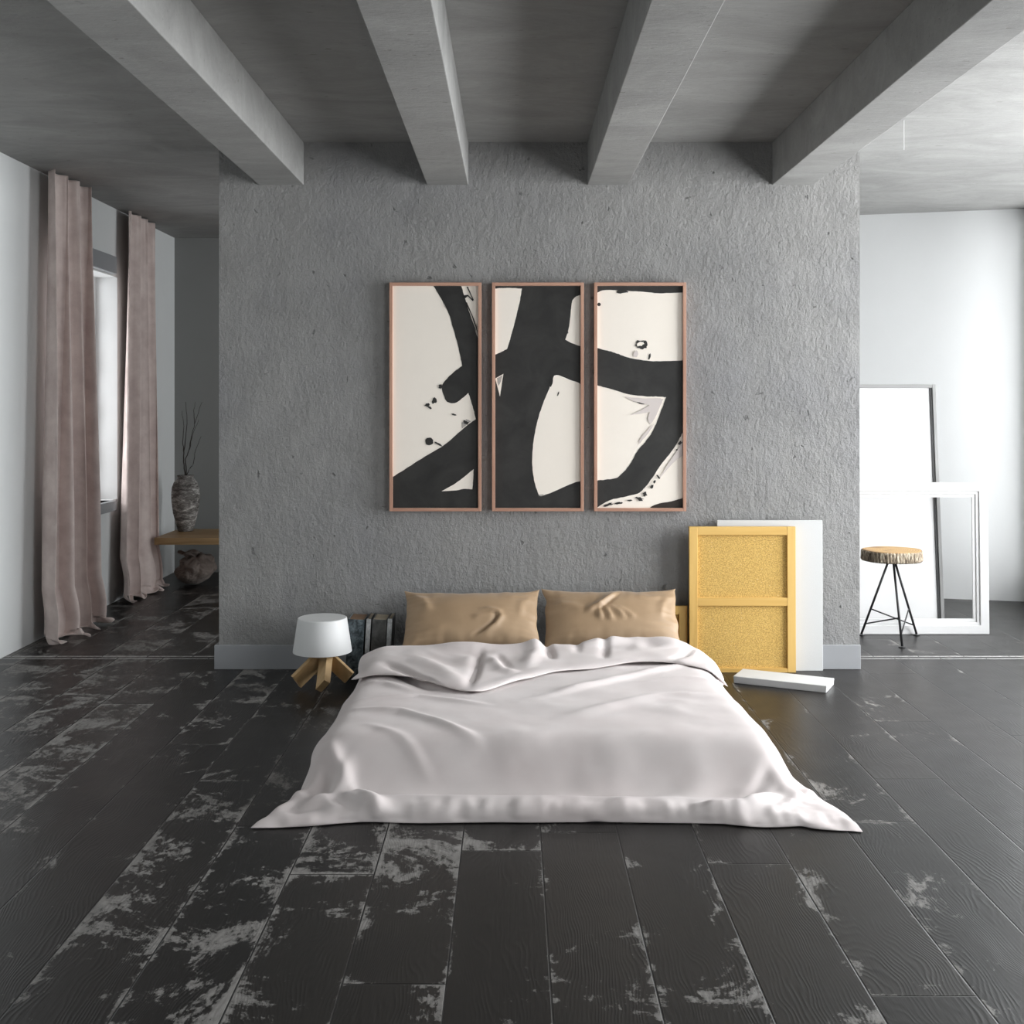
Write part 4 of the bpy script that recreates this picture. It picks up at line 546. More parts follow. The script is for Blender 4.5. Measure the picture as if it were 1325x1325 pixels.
[-21,0,-1,0,0,0,1,-1,-2,0,-2,0,-1,-1,0,-1,0,0,0,1,0,0,0,0,0,0,0,-1,1,0,0,1,0,1,2,-1,-2,-1,0,1,1,2,1,1,1,0,1,0,0,1,1,3,2,3,1,1,1,1,3,4,3,3,3,1,1,-3,-5,-5,-4,-4,-1,-1,-1,-3,-3,-2,-4],
[-23,0,0,0,1,0,-1,-2,0,-1,-1,-1,0,1,-1,0,0,-1,1,-1,0,0,1,0,0,-1,0,1,-1,1,0,0,1,1,0,1,0,-1,-1,0,1,1,1,2,1,0,-1,-1,-1,0,1,0,2,-1,1,0,1,1,1,1,1,2,2,1,-1,0,-1,-1,-1,-1,-1,-1,-2,-2,-1,-1,-3],
[-24,0,0,0,-1,0,-1,1,-1,-1,1,-1,0,-1,-1,1,0,0,0,0,0,-1,0,0,0,0,0,0,1,0,0,0,1,0,1,0,0,0,-1,0,1,1,3,2,2,1,-1,-1,-1,-1,-1,-1,-1,1,1,1,0,0,-1,-1,0,-1,0,0,1,-1,0,2,0,1,0,1,0,-1,-1,-2,-2],
[-25,0,0,0,0,-1,0,0,0,0,-1,0,-1,0,1,-1,0,0,-1,0,-1,1,-1,0,0,1,0,0,0,1,0,1,-1,1,0,1,0,0,0,0,-1,1,0,2,2,2,2,0,-1,-3,-2,-1,0,1,1,2,0,-1,-1,-1,0,0,0,-1,-1,0,1,0,3,1,2,1,1,0,-1,-1,0],
[-25,0,-1,0,0,0,0,-1,0,0,0,0,-1,0,0,0,-1,1,-1,0,0,-1,0,1,0,0,0,1,0,-1,1,0,1,0,0,0,1,-1,1,-1,1,-1,1,0,0,1,2,1,0,-1,-2,0,-1,1,1,1,2,1,0,-1,-1,-1,-2,-1,-1,0,0,1,1,2,1,2,2,1,1,0,0],
[-25,0,0,-1,0,0,0,0,-1,0,-1,0,1,-1,0,0,0,-1,0,-1,0,0,0,-1,1,0,1,0,0,1,0,0,0,1,0,1,0,0,-1,1,-1,1,-1,0,0,0,1,1,0,1,0,-1,0,-1,0,1,1,2,1,0,-2,-1,-1,-2,0,-1,0,0,0,1,1,1,2,2,2,3,5],
[-25,0,0,0,-1,0,0,0,0,-1,0,0,-1,1,-1,0,0,-1,0,0,-1,-1,0,1,0,0,1,0,1,0,0,0,1,-1,1,0,0,0,0,0,0,0,1,-1,0,0,0,1,0,0,1,-1,0,0,1,-1,0,1,0,1,0,-1,-1,0,-2,0,0,0,0,-1,1,0,0,3,2,4,10],
[-25,-1,0,0,0,0,0,0,-1,1,-1,0,0,-1,1,-1,0,0,-1,-1,0,0,0,-1,0,2,-1,1,0,0,1,1,-1,1,0,0,0,1,0,-1,1,-1,0,0,0,0,-1,0,1,1,0,1,-1,0,0,0,0,0,1,-1,0,0,-1,0,0,-1,0,0,-1,1,0,-1,1,-1,2,-1,-7],
[-25,0,0,0,0,0,0,-1,0,-1,1,-1,0,0,-1,0,0,-1,0,0,-1,0,-1,1,0,0,1,0,0,1,0,0,1,0,0,0,0,0,0,1,-1,1,-1,0,0,0,0,0,0,0,1,-1,1,0,0,0,0,0,0,0,0,0,-1,0,0,0,-1,0,0,0,-1,1,-1,1,-1,1,-2],
[-25,0,0,0,0,0,-1,0,0,0,-1,0,0,0,0,-1,-1,1,-1,-1,0,0,0,-1,1,0,0,1,1,0,0,0,0,0,1,0,0,0,0,0,0,0,0,0,0,0,0,-1,0,1,0,1,0,0,0,1,0,-1,0,0,0,-1,0,0,0,0,0,0,0,-1,0,0,0,0,0,0,-1],
[-25,0,0,0,0,-1,0,0,0,0,0,0,-1,0,0,0,-1,-1,0,0,0,-1,0,0,-1,1,1,0,0,0,1,0,0,1,-1,1,0,0,1,-1,0,0,0,0,0,-1,0,0,0,0,0,1,0,1,0,0,0,0,0,0,-1,0,1,-1,0,0,0,0,0,0,0,-1,1,-1,0,0,0],
[-26,1,0,-1,0,1,0,-1,0,0,0,-1,1,0,-1,-1,0,0,-1,0,-1,0,0,0,1,-1,0,1,1,0,0,1,0,-1,1,0,0,0,0,0,1,-1,0,1,-1,0,0,0,0,-1,1,0,1,0,0,0,0,0,0,0,0,0,-1,0,0,0,0,0,0,0,-1,1,-1,0,1,-1,1],
[-25,-1,0,1,-1,0,0,1,0,-1,0,1,-1,-1,0,0,-1,-1,1,-1,0,0,0,0,-1,1,0,0,0,1,1,0,0,0,0,-1,1,0,0,0,0,0,1,-1,0,0,0,0,0,0,-1,1,-1,1,0,0,1,0,-1,0,1,-1,1,0,0,0,0,-1,0,-1,1,-1,1,0,-1,0,0],
[-25,0,-1,0,1,-1,0,0,0,0,0,0,0,0,-2,0,0,0,-1,0,0,0,0,0,0,-1,1,0,1,0,0,0,1,0,0,0,0,0,0,1,-1,1,-1,0,1,0,-1,0,-1,1,0,0,0,0,0,1,-1,1,0,0,-1,1,-1,0,0,0,0,0,0,0,0,0,-1,0,0,1,0],
[-26,0,1,-1,0,1,0,-1,0,0,0,0,0,-1,0,0,-1,-1,0,0,0,-1,0,0,1,0,0,0,0,1,0,1,0,1,0,0,-1,1,-1,0,1,-1,0,1,-1,0,0,0,0,0,1,-1,1,-1,1,0,0,0,0,-1,1,-1,0,0,0,0,0,0,-1,1,-1,0,0,1,0,0,-1],
[-25,1,0,0,-1,-1,2,0,1,0,-1,0,-1,0,0,-1,-1,-1,0,-1,-1,0,-1,0,1,1,0,0,1,1,1,0,0,1,0,1,1,-2,1,-1,0,0,0,-1,1,0,1,-1,1,0,-1,0,0,1,-1,0,1,-1,0,0,0,0,0,0,0,-1,0,0,0,-1,0,0,0,0,0,0,1],
[30,-7,-4,-2,0,0,0,-1,1,6,-6,6,4,2,-9,-3,6,1,-6,-1,3,-1,0,3,-4,2,-1,0,-1,1,1,1,0,-3,0,1,0,-1,2,-1,2,2,-4,3,2,-4,-1,-1,1,-1,0,1,2,-3,2,0,-2,-1,15,-15,5,-4,3,-4,2,-1,2,9,5,-13,-4,2,2,2,2,-2,-6],
[5,2,2,1,0,1,-1,-1,-2,-4,5,-3,-3,-2,8,1,-7,-1,3,-1,-3,1,0,-2,3,-2,1,0,1,0,-1,0,-1,2,0,-1,0,0,-1,1,-2,-1,3,-2,-2,3,1,1,-1,1,0,-1,-2,3,-1,0,2,4,-10,12,-5,1,-3,4,-1,4,1,-4,-3,10,0,-4,-2,-1,-2,1,4],
[5,-1,0,1,2,0,0,0,0,0,1,-1,-1,1,1,0,-1,-2,1,0,-1,0,0,0,1,-1,1,0,0,-1,1,-1,0,0,-1,0,0,0,-1,0,0,-1,1,0,0,1,1,0,-1,0,-1,0,1,0,0,0,1,0,0,3,-1,0,-1,1,0,0,0,-1,0,1,-1,-2,-1,-1,0,0,0],
[7,-1,-1,1,-1,-2,-2,1,2,1,2,-1,0,-1,2,3,1,-1,-1,-1,1,0,0,0,0,1,0,0,0,0,-1,0,0,0,0,-1,-1,0,0,-1,0,0,1,0,0,1,-1,1,-1,-1,-1,0,0,1,0,0,-1,0,-2,1,-1,0,0,0,1,-2,-2,-1,1,0,1,1,0,0,-1,0,0],
[6,1,2,-1,-3,-4,-1,2,1,0,1,-2,-1,2,2,1,1,0,0,2,0,1,0,0,0,0,-2,0,-1,-1,0,0,1,0,0,0,0,0,-1,0,0,0,-1,0,0,0,1,-1,1,-1,-1,-1,-1,0,-1,-1,0,-2,0,-1,2,1,-1,0,0,-2,-1,0,-1,0,3,3,1,-1,0,0,0],
[5,-1,1,1,-1,-1,0,0,0,-1,-1,1,2,1,0,-1,0,1,3,1,1,0,0,-1,-1,0,-1,-1,-1,-1,-1,-1,0,0,1,1,0,1,0,0,0,0,-1,-1,0,0,-1,1,0,1,2,-2,-2,-2,-1,1,0,-1,-2,0,0,1,-1,0,-1,1,1,-1,-1,0,1,1,2,1,0,0,-2],
[-7,3,4,4,3,4,2,-2,-3,-1,1,2,2,0,-2,0,1,3,1,2,0,-1,0,-1,0,-2,0,-1,0,-1,-1,0,-2,1,0,0,1,0,0,0,-1,0,0,0,0,-1,0,-1,1,1,1,2,1,-2,-1,-1,-1,-1,-2,0,0,-1,-1,-2,0,1,0,0,0,0,0,1,-1,-1,1,-1,-2],
[-8,3,2,4,6,7,4,-2,-1,-1,1,3,0,-1,0,1,2,1,1,-1,-1,0,0,0,-1,0,0,-1,-1,1,-1,-1,1,-1,-1,0,0,-1,1,0,0,-1,0,0,0,0,-1,-1,-1,0,0,2,1,2,0,-2,-1,-1,-1,-1,-1,1,2,-2,-3,0,0,0,-1,0,0,1,-1,-4,-2,-2,-3],
[-9,6,4,4,5,5,2,2,-1,2,1,1,-1,0,0,1,0,1,-1,0,1,0,0,0,0,0,0,0,0,-2,1,-1,0,-1,0,-1,0,0,0,0,0,0,1,0,0,0,0,-1,-1,-1,-1,-1,1,1,1,0,-1,-1,0,0,0,1,1,1,-2,-2,0,-1,-1,0,-1,-3,-4,-1,-3,-3,-2],
[-3,3,3,4,6,3,2,1,2,2,0,-2,1,0,1,1,-1,0,0,1,0,0,0,1,0,0,-1,0,0,0,-1,1,-1,0,-1,0,0,0,-1,0,1,1,1,0,0,-1,-1,0,0,0,-1,0,-1,1,1,1,0,0,-1,-1,0,1,1,0,1,-2,-1,0,0,-1,-5,-7,-5,-2,-1,-1,-1],
[-6,6,3,2,4,5,3,3,3,0,0,-1,-1,2,1,-1,0,0,1,-1,1,1,0,0,0,0,0,0,-1,0,0,-1,0,0,1,-1,-1,0,0,0,0,1,0,0,-1,1,0,0,1,-1,1,-1,-1,-1,1,1,1,0,0,0,-1,-1,0,2,0,1,-1,0,-1,-2,-5,-8,-6,-2,-1,1,2],
[-2,2,2,3,3,3,5,4,2,1,-1,0,1,0,-1,0,1,-1,0,1,-1,0,1,0,0,0,0,0,0,0,0,1,-1,0,-1,1,-1,0,0,0,0,0,-1,0,1,0,1,0,0,1,-1,0,0,0,-1,0,1,1,0,-1,0,-1,1,0,1,0,0,-1,-2,-5,-5,-4,-3,-3,-1,0,-1],
[2,1,2,1,0,3,5,5,3,-1,-1,1,1,-1,0,0,-1,-1,0,0,0,0,0,-1,1,0,1,0,1,1,0,0,1,-1,0,0,0,0,-1,0,0,0,0,0,0,1,0,1,-1,0,1,0,0,0,-1,1,0,-1,1,1,0,-1,-2,1,1,1,0,-3,-7,-6,-4,-1,0,-2,-1,-1,0],
[6,0,1,1,0,0,3,5,2,1,0,0,-1,0,-1,-1,-1,1,-1,-1,0,0,-1,0,0,1,1,1,0,1,1,1,0,1,0,-1,1,-1,1,0,0,-1,-1,1,1,-1,1,0,0,0,1,0,1,-1,1,-1,0,1,-1,1,0,0,0,-1,1,0,-2,-6,-6,-5,-3,-1,-1,0,0,1,1],
[8,0,0,1,1,0,0,1,2,1,1,-1,-1,-1,-1,-1,0,-2,0,0,-1,-1,0,1,1,0,0,2,1,1,1,1,1,1,0,0,-1,0,1,0,-1,1,0,0,0,1,-1,0,1,1,-1,1,-1,1,0,0,0,0,1,-1,1,1,0,-1,0,0,-5,-6,-3,-1,0,-3,-1,-1,-1,1,1],
[7,-1,1,0,0,1,0,-1,1,1,-1,-1,0,-1,-1,0,-1,0,-1,-1,0,0,0,0,0,1,0,0,2,1,1,0,0,1,2,1,0,-1,0,0,1,-1,1,0,0,-1,1,0,1,0,0,0,1,0,0,1,-1,0,1,1,0,0,0,1,-1,-3,-3,-3,0,0,-1,0,-3,-1,0,-1,0],
[7,0,0,0,0,0,-1,0,-1,-1,0,0,-2,-1,1,-1,0,0,0,0,0,-1,0,0,0,0,1,0,0,0,1,0,2,0,0,1,1,0,-1,1,0,0,0,0,0,0,-1,1,0,0,1,0,0,0,0,-1,2,0,0,0,1,0,0,0,-1,-2,0,1,-1,-1,0,0,-1,-2,-2,0,0],
[7,0,0,0,0,-1,-1,-1,-1,0,-1,-1,0,-1,-1,1,0,0,0,0,0,0,0,0,0,0,0,0,1,0,-1,1,0,0,-1,0,2,1,0,-1,0,0,0,0,-1,1,0,0,0,1,0,0,-1,0,0,1,0,1,0,0,-1,1,0,-1,0,1,0,0,-1,0,0,0,1,-1,-2,-2,1],
[7,2,-1,-1,-1,-2,-1,0,-1,-1,0,0,0,0,0,-2,1,0,0,-1,0,2,0,-1,0,1,0,0,-1,0,0,-1,0,0,1,0,0,1,0,0,0,0,0,-1,0,0,1,0,0,-1,0,0,0,1,0,0,0,0,0,0,0,0,0,1,0,-1,0,0,1,-1,0,0,0,0,0,0,-1],
[12,-3,-2,-2,-1,0,0,-2,0,-2,0,0,1,0,0,0,-1,0,0,0,0,0,0,0,0,0,0,0,0,0,0,0,-1,0,0,0,0,1,0,0,0,0,0,0,0,-1,0,1,0,-1,0,0,1,0,0,0,-1,0,1,0,0,0,1,-1,1,0,0,0,0,0,0,-1,-1,1,1,2,2],
[15,-12,-2,1,0,0,0,0,-1,0,-1,0,-1,1,0,1,-1,0,0,1,0,-1,0,1,0,-1,0,0,-1,1,0,0,0,-1,1,0,-1,0,1,0,0,0,0,0,1,-1,1,-1,0,1,-1,0,0,0,0,0,0,0,-1,1,0,0,0,1,-1,1,0,0,0,1,-1,0,-1,-1,1,2,7],
[-16,12,4,1,0,1,0,0,-1,-1,0,-1,0,1,0,-1,1,0,0,0,-1,1,0,0,0,0,0,-1,1,-1,1,0,0,1,-1,0,0,0,-1,1,0,0,0,0,-1,2,-1,0,0,0,0,0,0,-1,0,0,0,1,0,0,1,-1,0,0,1,0,0,1,0,-1,0,0,0,-1,0,-3,-10],
[-2,1,1,1,1,0,0,-1,-1,0,0,0,0,-1,0,1,0,0,0,-1,1,-1,1,0,0,0,0,0,0,0,0,0,1,0,0,-1,0,-1,1,0,0,0,0,0,0,0,-1,1,-1,0,1,0,0,0,0,-1,1,0,1,0,-1,1,0,0,-1,0,0,1,0,0,1,0,-1,-1,-2,1,0],
[-1,1,1,1,0,0,-1,-1,0,0,0,0,0,-1,1,-1,1,0,0,1,0,0,-1,0,0,0,0,0,0,0,-1,1,-1,0,0,1,-1,1,0,0,0,0,0,0,1,-1,1,-1,0,0,0,0,0,0,0,1,-1,0,0,0,1,0,0,-1,0,0,0,0,0,1,0,0,1,-1,-1,-2,2],
[0,1,1,-1,1,0,-1,0,-1,0,-1,0,0,1,-1,1,-1,0,0,1,0,0,0,0,0,0,-1,1,0,0,0,-1,0,0,1,-1,1,0,0,0,0,0,0,0,-1,1,0,0,0,0,0,0,0,0,0,0,1,0,0,0,0,-1,0,1,0,-1,1,-2,2,0,1,0,0,0,-2,-1,0],
[1,1,0,0,0,-1,0,-1,0,-1,1,0,0,0,0,0,0,0,0,0,0,0,-1,0,0,0,1,0,0,0,0,0,0,0,-1,1,0,0,0,0,0,0,0,0,0,-1,1,-1,1,0,0,0,0,0,0,0,0,1,0,0,-1,1,0,0,0,0,-1,1,-1,1,0,0,0,0,0,0,0],
[2,-1,0,1,0,-1,0,-1,0,0,-1,1,0,0,0,0,0,0,0,0,0,-1,1,0,0,0,0,0,0,0,0,0,0,0,1,0,0,-1,0,0,1,0,-1,0,0,0,-1,1,0,0,0,0,0,0,1,0,1,-1,-1,0,0,0,0,0,0,1,-1,-1,1,0,1,1,0,0,0,-1,0],
[1,1,0,0,-1,0,-1,0,-1,1,0,0,0,0,0,0,0,0,0,0,0,1,0,0,0,0,-1,0,0,0,0,0,0,0,0,0,0,1,0,0,-1,0,1,-1,0,0,0,0,0,0,0,0,0,1,0,1,-1,-1,0,0,1,-1,0,0,0,-1,1,0,-1,1,0,0,1,0,-1,0,-1],
[2,0,0,0,0,-1,-1,-1,1,0,0,0,0,0,0,0,0,1,0,-1,0,0,0,0,0,0,1,-1,0,0,1,-1,0,1,-1,0,0,0,0,0,0,0,0,1,0,0,0,-1,0,0,0,1,0,0,-1,0,-1,0,1,0,0,1,-1,0,0,0,0,0,-1,0,0,1,1,0,0,-1,0],
[2,0,1,-1,0,0,-1,-1,0,-1,1,0,0,0,0,1,-1,0,0,0,0,0,0,0,0,0,0,0,0,1,-1,1,0,0,0,-1,1,0,-1,0,0,0,0,0,0,0,0,1,-1,0,1,-1,0,0,1,0,-1,0,0,1,-1,0,0,0,0,0,0,0,0,-1,-1,2,0,0,0,0,0],
[2,1,-1,0,-1,0,-1,1,-1,1,0,-1,1,0,0,-1,1,-1,0,0,0,0,0,0,0,0,0,0,0,0,0,0,1,-1,0,1,0,0,0,-1,0,0,0,1,0,0,-1,0,1,0,-1,0,0,-1,1,1,1,-1,-1,-1,1,-1,1,0,0,0,0,0,1,-1,0,-2,1,1,0,0,0],
[3,-1,0,0,0,-1,0,-1,0,0,0,1,-1,0,0,1,0,0,-1,-1,0,0,1,0,1,0,-1,1,0,-1,0,1,0,-1,0,0,-1,0,0,1,0,0,0,0,0,0,0,0,0,0,0,0,0,-1,-1,1,1,1,0,-1,0,0,0,-1,1,0,0,0,0,0,0,-1,0,0,0,2,5],
[2,1,0,-1,0,-1,0,0,-1,0,0,0,0,0,1,0,-1,-1,0,1,1,0,0,0,-2,0,1,0,0,0,0,0,0,2,-1,-1,-1,0,1,0,0,0,0,0,-1,0,1,0,0,0,0,0,0,0,0,-2,1,2,0,-1,-1,1,0,0,-1,1,0,0,0,1,-1,0,-2,1,1,-1,-1],
[3,-1,0,0,-1,1,-1,0,0,-1,-1,0,0,2,0,-1,-1,0,1,1,-1,1,-2,-1,0,0,1,1,1,-1,0,0,-1,1,1,0,-1,0,1,0,-1,0,0,-1,2,-1,0,0,0,0,0,0,1,1,-1,-1,0,-1,1,0,0,0,-1,1,1,-1,0,1,-1,0,0,0,0,-1,0,0,-3],
[4,-1,-1,0,0,-1,0,0,-1,0,0,0,1,0,-1,-2,1,1,0,0,0,-1,-1,0,0,0,0,0,1,1,0,-1,0,-1,1,1,0,0,0,0,0,0,0,0,-1,1,0,0,0,0,0,0,0,1,2,-1,-2,-1,0,1,0,0,1,-1,0,0,0,0,0,0,0,0,0,-1,0,0,1],
[3,0,-1,0,-1,0,0,-1,1,0,1,0,0,-3,-1,1,1,0,1,-1,-1,-1,1,2,1,-1,-1,-1,0,1,0,0,0,-1,0,1,2,-1,-1,-1,1,0,0,0,0,0,0,-1,1,0,0,0,-1,0,-1,0,0,1,-1,1,1,0,0,0,0,0,0,-1,1,0,0,0,0,0,0,0,0],
[4,-2,1,-1,0,-1,0,0,0,0,-1,0,0,-1,0,1,0,1,-2,-1,1,1,2,-1,0,0,-1,0,-1,0,0,1,0,0,-1,0,1,0,-1,1,0,0,0,0,0,0,0,1,-1,0,0,0,0,-1,-1,0,1,0,1,0,0,0,0,0,-1,1,0,0,0,-1,1,0,0,0,0,0,1],
[3,0,-2,0,0,0,0,-1,0,0,1,-1,-1,0,1,0,0,-1,0,0,1,1,0,-1,-1,0,0,0,0,0,1,0,0,0,0,0,-1,0,1,0,0,0,0,1,0,0,0,-1,0,0,0,-1,0,0,0,1,0,0,0,0,0,0,0,0,0,-1,0,0,0,1,-1,1,0,0,0,0,1],
[3,-2,0,0,0,0,-1,1,-1,0,0,-1,0,1,-1,0,1,0,0,0,0,0,-1,2,1,0,0,-1,-1,-1,0,0,1,0,0,-1,0,0,1,0,0,0,0,-1,0,1,0,0,0,0,-1,1,0,0,0,1,-1,0,0,0,0,0,0,0,0,0,-1,1,-1,-1,1,0,1,0,0,-1,0],
[2,-1,0,0,0,0,0,-1,0,0,-1,1,-1,0,1,1,-1,0,0,0,0,-1,1,-1,0,0,1,0,0,0,0,0,-1,1,0,0,0,0,0,0,0,1,0,-1,0,-1,0,0,1,-1,1,0,0,0,0,-1,1,0,0,0,0,0,0,0,-1,0,1,-1,0,0,0,0,0,1,0,0,0],
[2,0,-1,0,-1,0,0,-1,0,0,1,-1,1,0,0,0,0,-1,1,0,0,0,-2,0,-1,1,0,1,0,1,-1,0,1,-1,1,0,0,1,-1,0,1,0,1,1,-1,-1,0,0,-1,1,-1,0,0,1,0,-1,0,0,0,1,0,-1,0,0,0,-1,-1,1,0,1,0,0,0,0,-1,1,-1],
[2,-1,1,-2,0,0,0,0,0,0,-1,1,0,1,0,-1,-1,0,0,1,-1,0,0,0,1,0,0,0,0,-1,0,0,0,1,0,0,0,0,0,1,-1,0,-1,1,0,1,-1,1,-1,-1,1,0,0,0,0,1,0,0,0,-1,0,0,0,0,0,0,0,-2,1,0,0,0,0,1,0,0,1],
[4,-2,-2,1,-1,0,0,0,-1,0,1,0,0,-1,0,-1,1,0,0,0,0,0,1,0,0,0,0,0,0,0,0,-1,0,1,-1,1,0,0,0,-1,0,-1,0,-1,1,0,1,0,1,0,0,0,1,-1,0,0,0,0,0,0,0,1,-1,0,0,0,-1,0,-1,0,1,0,1,-1,1,0,-1],
[0,0,0,-1,1,0,0,0,0,-1,0,0,0,0,0,0,0,1,0,0,0,0,0,0,0,0,0,-1,0,0,1,0,0,-1,1,-1,0,1,0,0,0,0,0,0,0,0,0,-1,1,0,0,0,0,0,1,0,0,-1,0,0,0,0,0,0,0,-1,1,0,-1,0,0,0,0,1,0,0,2],
[0,0,0,0,1,0,-2,0,0,1,-1,1,0,0,0,0,0,-1,0,0,0,0,1,0,0,0,0,1,0,0,-1,0,0,0,0,1,0,-1,0,0,0,0,0,-1,0,0,1,1,-1,0,0,0,-1,1,0,1,0,0,-1,0,0,0,0,0,-1,1,-1,0,1,-1,0,0,0,0,1,0,-2],
[-1,1,0,1,0,-1,0,-1,1,-1,1,-1,0,0,0,1,0,0,0,0,0,0,0,1,0,0,0,-1,0,0,0,0,0,-1,0,1,0,0,0,0,0,0,0,1,-1,1,-1,0,0,0,0,0,1,-1,-1,0,1,1,0,-1,0,0,0,0,0,-1,0,0,0,1,0,0,-1,1,0,0,1],
[0,0,0,0,0,0,0,0,0,0,-1,0,0,1,0,0,0,0,0,0,0,0,0,0,1,0,0,0,-1,0,0,0,0,0,-1,0,1,1,-1,0,0,0,0,0,1,-1,0,0,0,1,-1,0,0,0,-1,-1,0,2,2,0,-1,-1,0,0,0,0,-1,0,0,0,0,0,0,0,1,0,0],
[0,0,1,0,-1,0,0,0,-1,0,0,0,1,0,0,0,-1,1,0,0,1,0,0,-1,0,2,0,-1,-1,0,0,0,0,1,0,-2,0,0,2,0,-1,0,0,0,0,0,1,0,-1,0,0,0,0,0,1,-1,-1,-1,1,1,1,0,0,-1,0,-1,1,0,0,0,0,0,-1,0,0,1,1],
[1,-1,0,0,0,-1,1,0,0,0,0,0,0,-1,0,0,1,0,1,0,0,1,-1,0,0,-2,1,1,-1,0,0,0,-1,1,1,0,-1,-1,0,0,1,0,0,0,1,0,0,0,0,-1,1,-1,-1,1,0,1,0,-1,-2,1,1,1,0,0,-1,0,-2,0,1,0,0,0,0,0,1,-1,-1],
[0,1,-1,0,0,0,-1,0,1,0,0,0,-1,1,0,0,0,0,0,0,1,1,0,0,-1,-1,0,0,2,-2,0,0,0,-2,0,2,0,0,-1,1,0,1,0,1,0,0,-1,-1,0,0,0,0,0,-1,1,0,0,0,0,-1,-1,1,0,0,0,0,0,-1,-1,0,0,0,1,1,1,1,1],
[-1,1,1,0,0,-1,0,0,0,0,0,1,0,-1,1,0,-1,1,-1,0,-1,0,2,1,0,-1,-2,1,1,0,-1,0,0,0,-1,0,1,0,0,-1,1,0,1,0,0,-1,0,0,0,0,0,1,-1,0,0,0,0,0,0,0,0,-1,1,0,0,-1,0,-1,-1,-1,-1,1,1,2,0,1,-1],
[0,0,1,0,-1,1,0,0,-1,0,1,-1,0,1,-1,0,0,0,0,0,-1,-1,1,1,1,1,-2,-1,0,1,0,0,0,0,0,-1,-1,1,0,0,-1,0,1,0,0,2,0,1,0,-1,-1,0,1,-1,-1,1,0,-1,0,1,0,0,0,0,-1,0,-1,1,0,-1,-1,-1,1,1,2,0,1],
[0,0,0,1,0,0,-1,0,0,1,-1,1,0,0,-1,0,1,-1,0,0,0,-1,-2,0,1,3,1,-2,-1,1,0,0,0,0,0,-1,1,-1,0,0,0,-1,-2,1,-1,0,2,2,1,0,0,-1,-1,1,0,0,0,0,0,-1,1,0,-1,0,0,0,0,-1,0,1,-1,-1,-1,1,2,1,0],
[0,1,0,-1,1,-1,1,0,0,-1,0,0,0,0,1,-1,0,0,0,-1,0,0,-1,-1,0,1,3,1,-2,-1,1,0,0,0,0,1,0,0,0,-1,0,0,0,-1,0,-1,-1,0,2,1,0,-1,1,-1,1,-1,0,1,0,0,-1,1,0,-1,0,-1,-1,0,0,0,1,-1,0,1,1,1,-2],
[0,0,1,0,-1,1,-1,0,0,0,0,0,1,0,0,0,0,-1,0,0,0,0,0,-1,-1,-1,1,2,1,-1,0,0,0,0,1,-1,0,0,0,0,1,0,1,-1,0,0,-1,-2,-1,1,0,1,0,1,-1,1,0,0,0,0,0,-1,0,0,-1,-1,0,-1,-1,1,0,1,1,0,2,0,0],
[1,0,-1,0,0,0,1,-1,0,0,1,0,-1,0,0,1,-1,1,-1,0,0,0,0,1,-1,-1,-1,1,1,0,0,0,0,1,-1,1,-1,0,0,0,0,0,-1,1,0,1,0,-1,-2,0,0,1,0,0,1,0,0,0,0,0,-1,-1,0,0,0,0,0,-1,0,-2,1,0,1,2,0,1,1],
[0,1,0,-1,0,-1,1,0,0,1,0,-1,1,0,0,-1,0,0,0,1,0,1,0,-1,1,0,-1,-1,0,0,0,0,0,0,1,-1,1,-1,-1,1,-1,0,1,0,1,-1,-1,1,0,-1,1,0,-1,0,0,0,0,1,0,-1,0,0,0,0,0,0,-1,-1,-1,0,0,0,1,1,1,0,1],
[0,0,0,0,0,0,-1,1,0,0,0,0,1,1,-1,-1,1,0,1,0,1,0,1,-1,-2,1,1,-2,-1,0,0,0,0,1,0,0,-1,0,1,-1,0,0,1,0,-1,-1,0,0,1,1,-1,-1,1,0,-1,0,0,0,-1,1,0,1,-1,0,0,-1,-1,0,-1,0,-1,1,1,2,0,1,-1],
[1,0,0,0,-1,1,-1,0,0,0,0,1,0,-1,0,2,1,0,-1,1,4,3,0,-2,-4,-3,0,2,0,0,-3,0,0,-1,0,1,-1,1,1,0,-1,1,-1,-1,0,0,1,0,0,-1,1,0,0,0,0,0,0,-1,1,-1,1,-1,1,0,-1,-1,0,-1,0,-1,0,0,2,1,0,0,1],
[1,-1,0,0,0,0,0,-1,0,1,0,0,0,2,2,0,-2,0,4,6,4,2,0,-2,-2,-7,-6,-1,2,1,0,-2,-2,0,0,0,1,0,0,0,1,-1,0,-1,0,0,1,0,0,0,0,0,0,0,0,-1,1,0,0,0,-1,1,0,-1,0,-1,-1,0,-1,0,0,1,1,1,1,0,0],
[0,1,0,0,0,-1,-1,0,1,-1,0,1,1,1,-1,-1,1,5,7,5,-1,-2,-1,2,1,-2,-6,-6,-3,1,1,-1,0,-2,0,0,1,0,-1,1,0,1,-2,1,0,0,-1,0,1,0,-1,1,0,0,1,0,-1,0,0,0,0,-1,0,0,0,-1,-1,-1,0,0,0,1,1,1,1,0,0],
[1,0,0,0,0,-1,0,0,-1,1,1,1,-1,-2,-2,2,7,8,3,-4,-5,-5,-1,3,4,5,2,-5,-6,-5,0,1,0,0,-1,-1,0,1,-1,1,0,0,1,-1,0,1,0,0,-2,1,0,0,0,0,0,0,0,0,0,0,0,0,0,0,-2,1,-1,0,-1,-1,0,1,3,0,0,0,-2],
[2,-1,0,-1,-1,0,1,1,0,0,1,-1,-2,-2,3,8,6,0,-5,-6,-4,-3,-1,1,3,6,6,4,-2,-6,-4,-2,0,0,-1,0,-1,0,1,0,0,0,-1,1,0,0,0,-1,1,-1,1,0,0,0,0,1,-1,0,0,0,0,1,-1,0,-1,-1,0,-1,0,0,0,2,1,0,-1,1,-1],
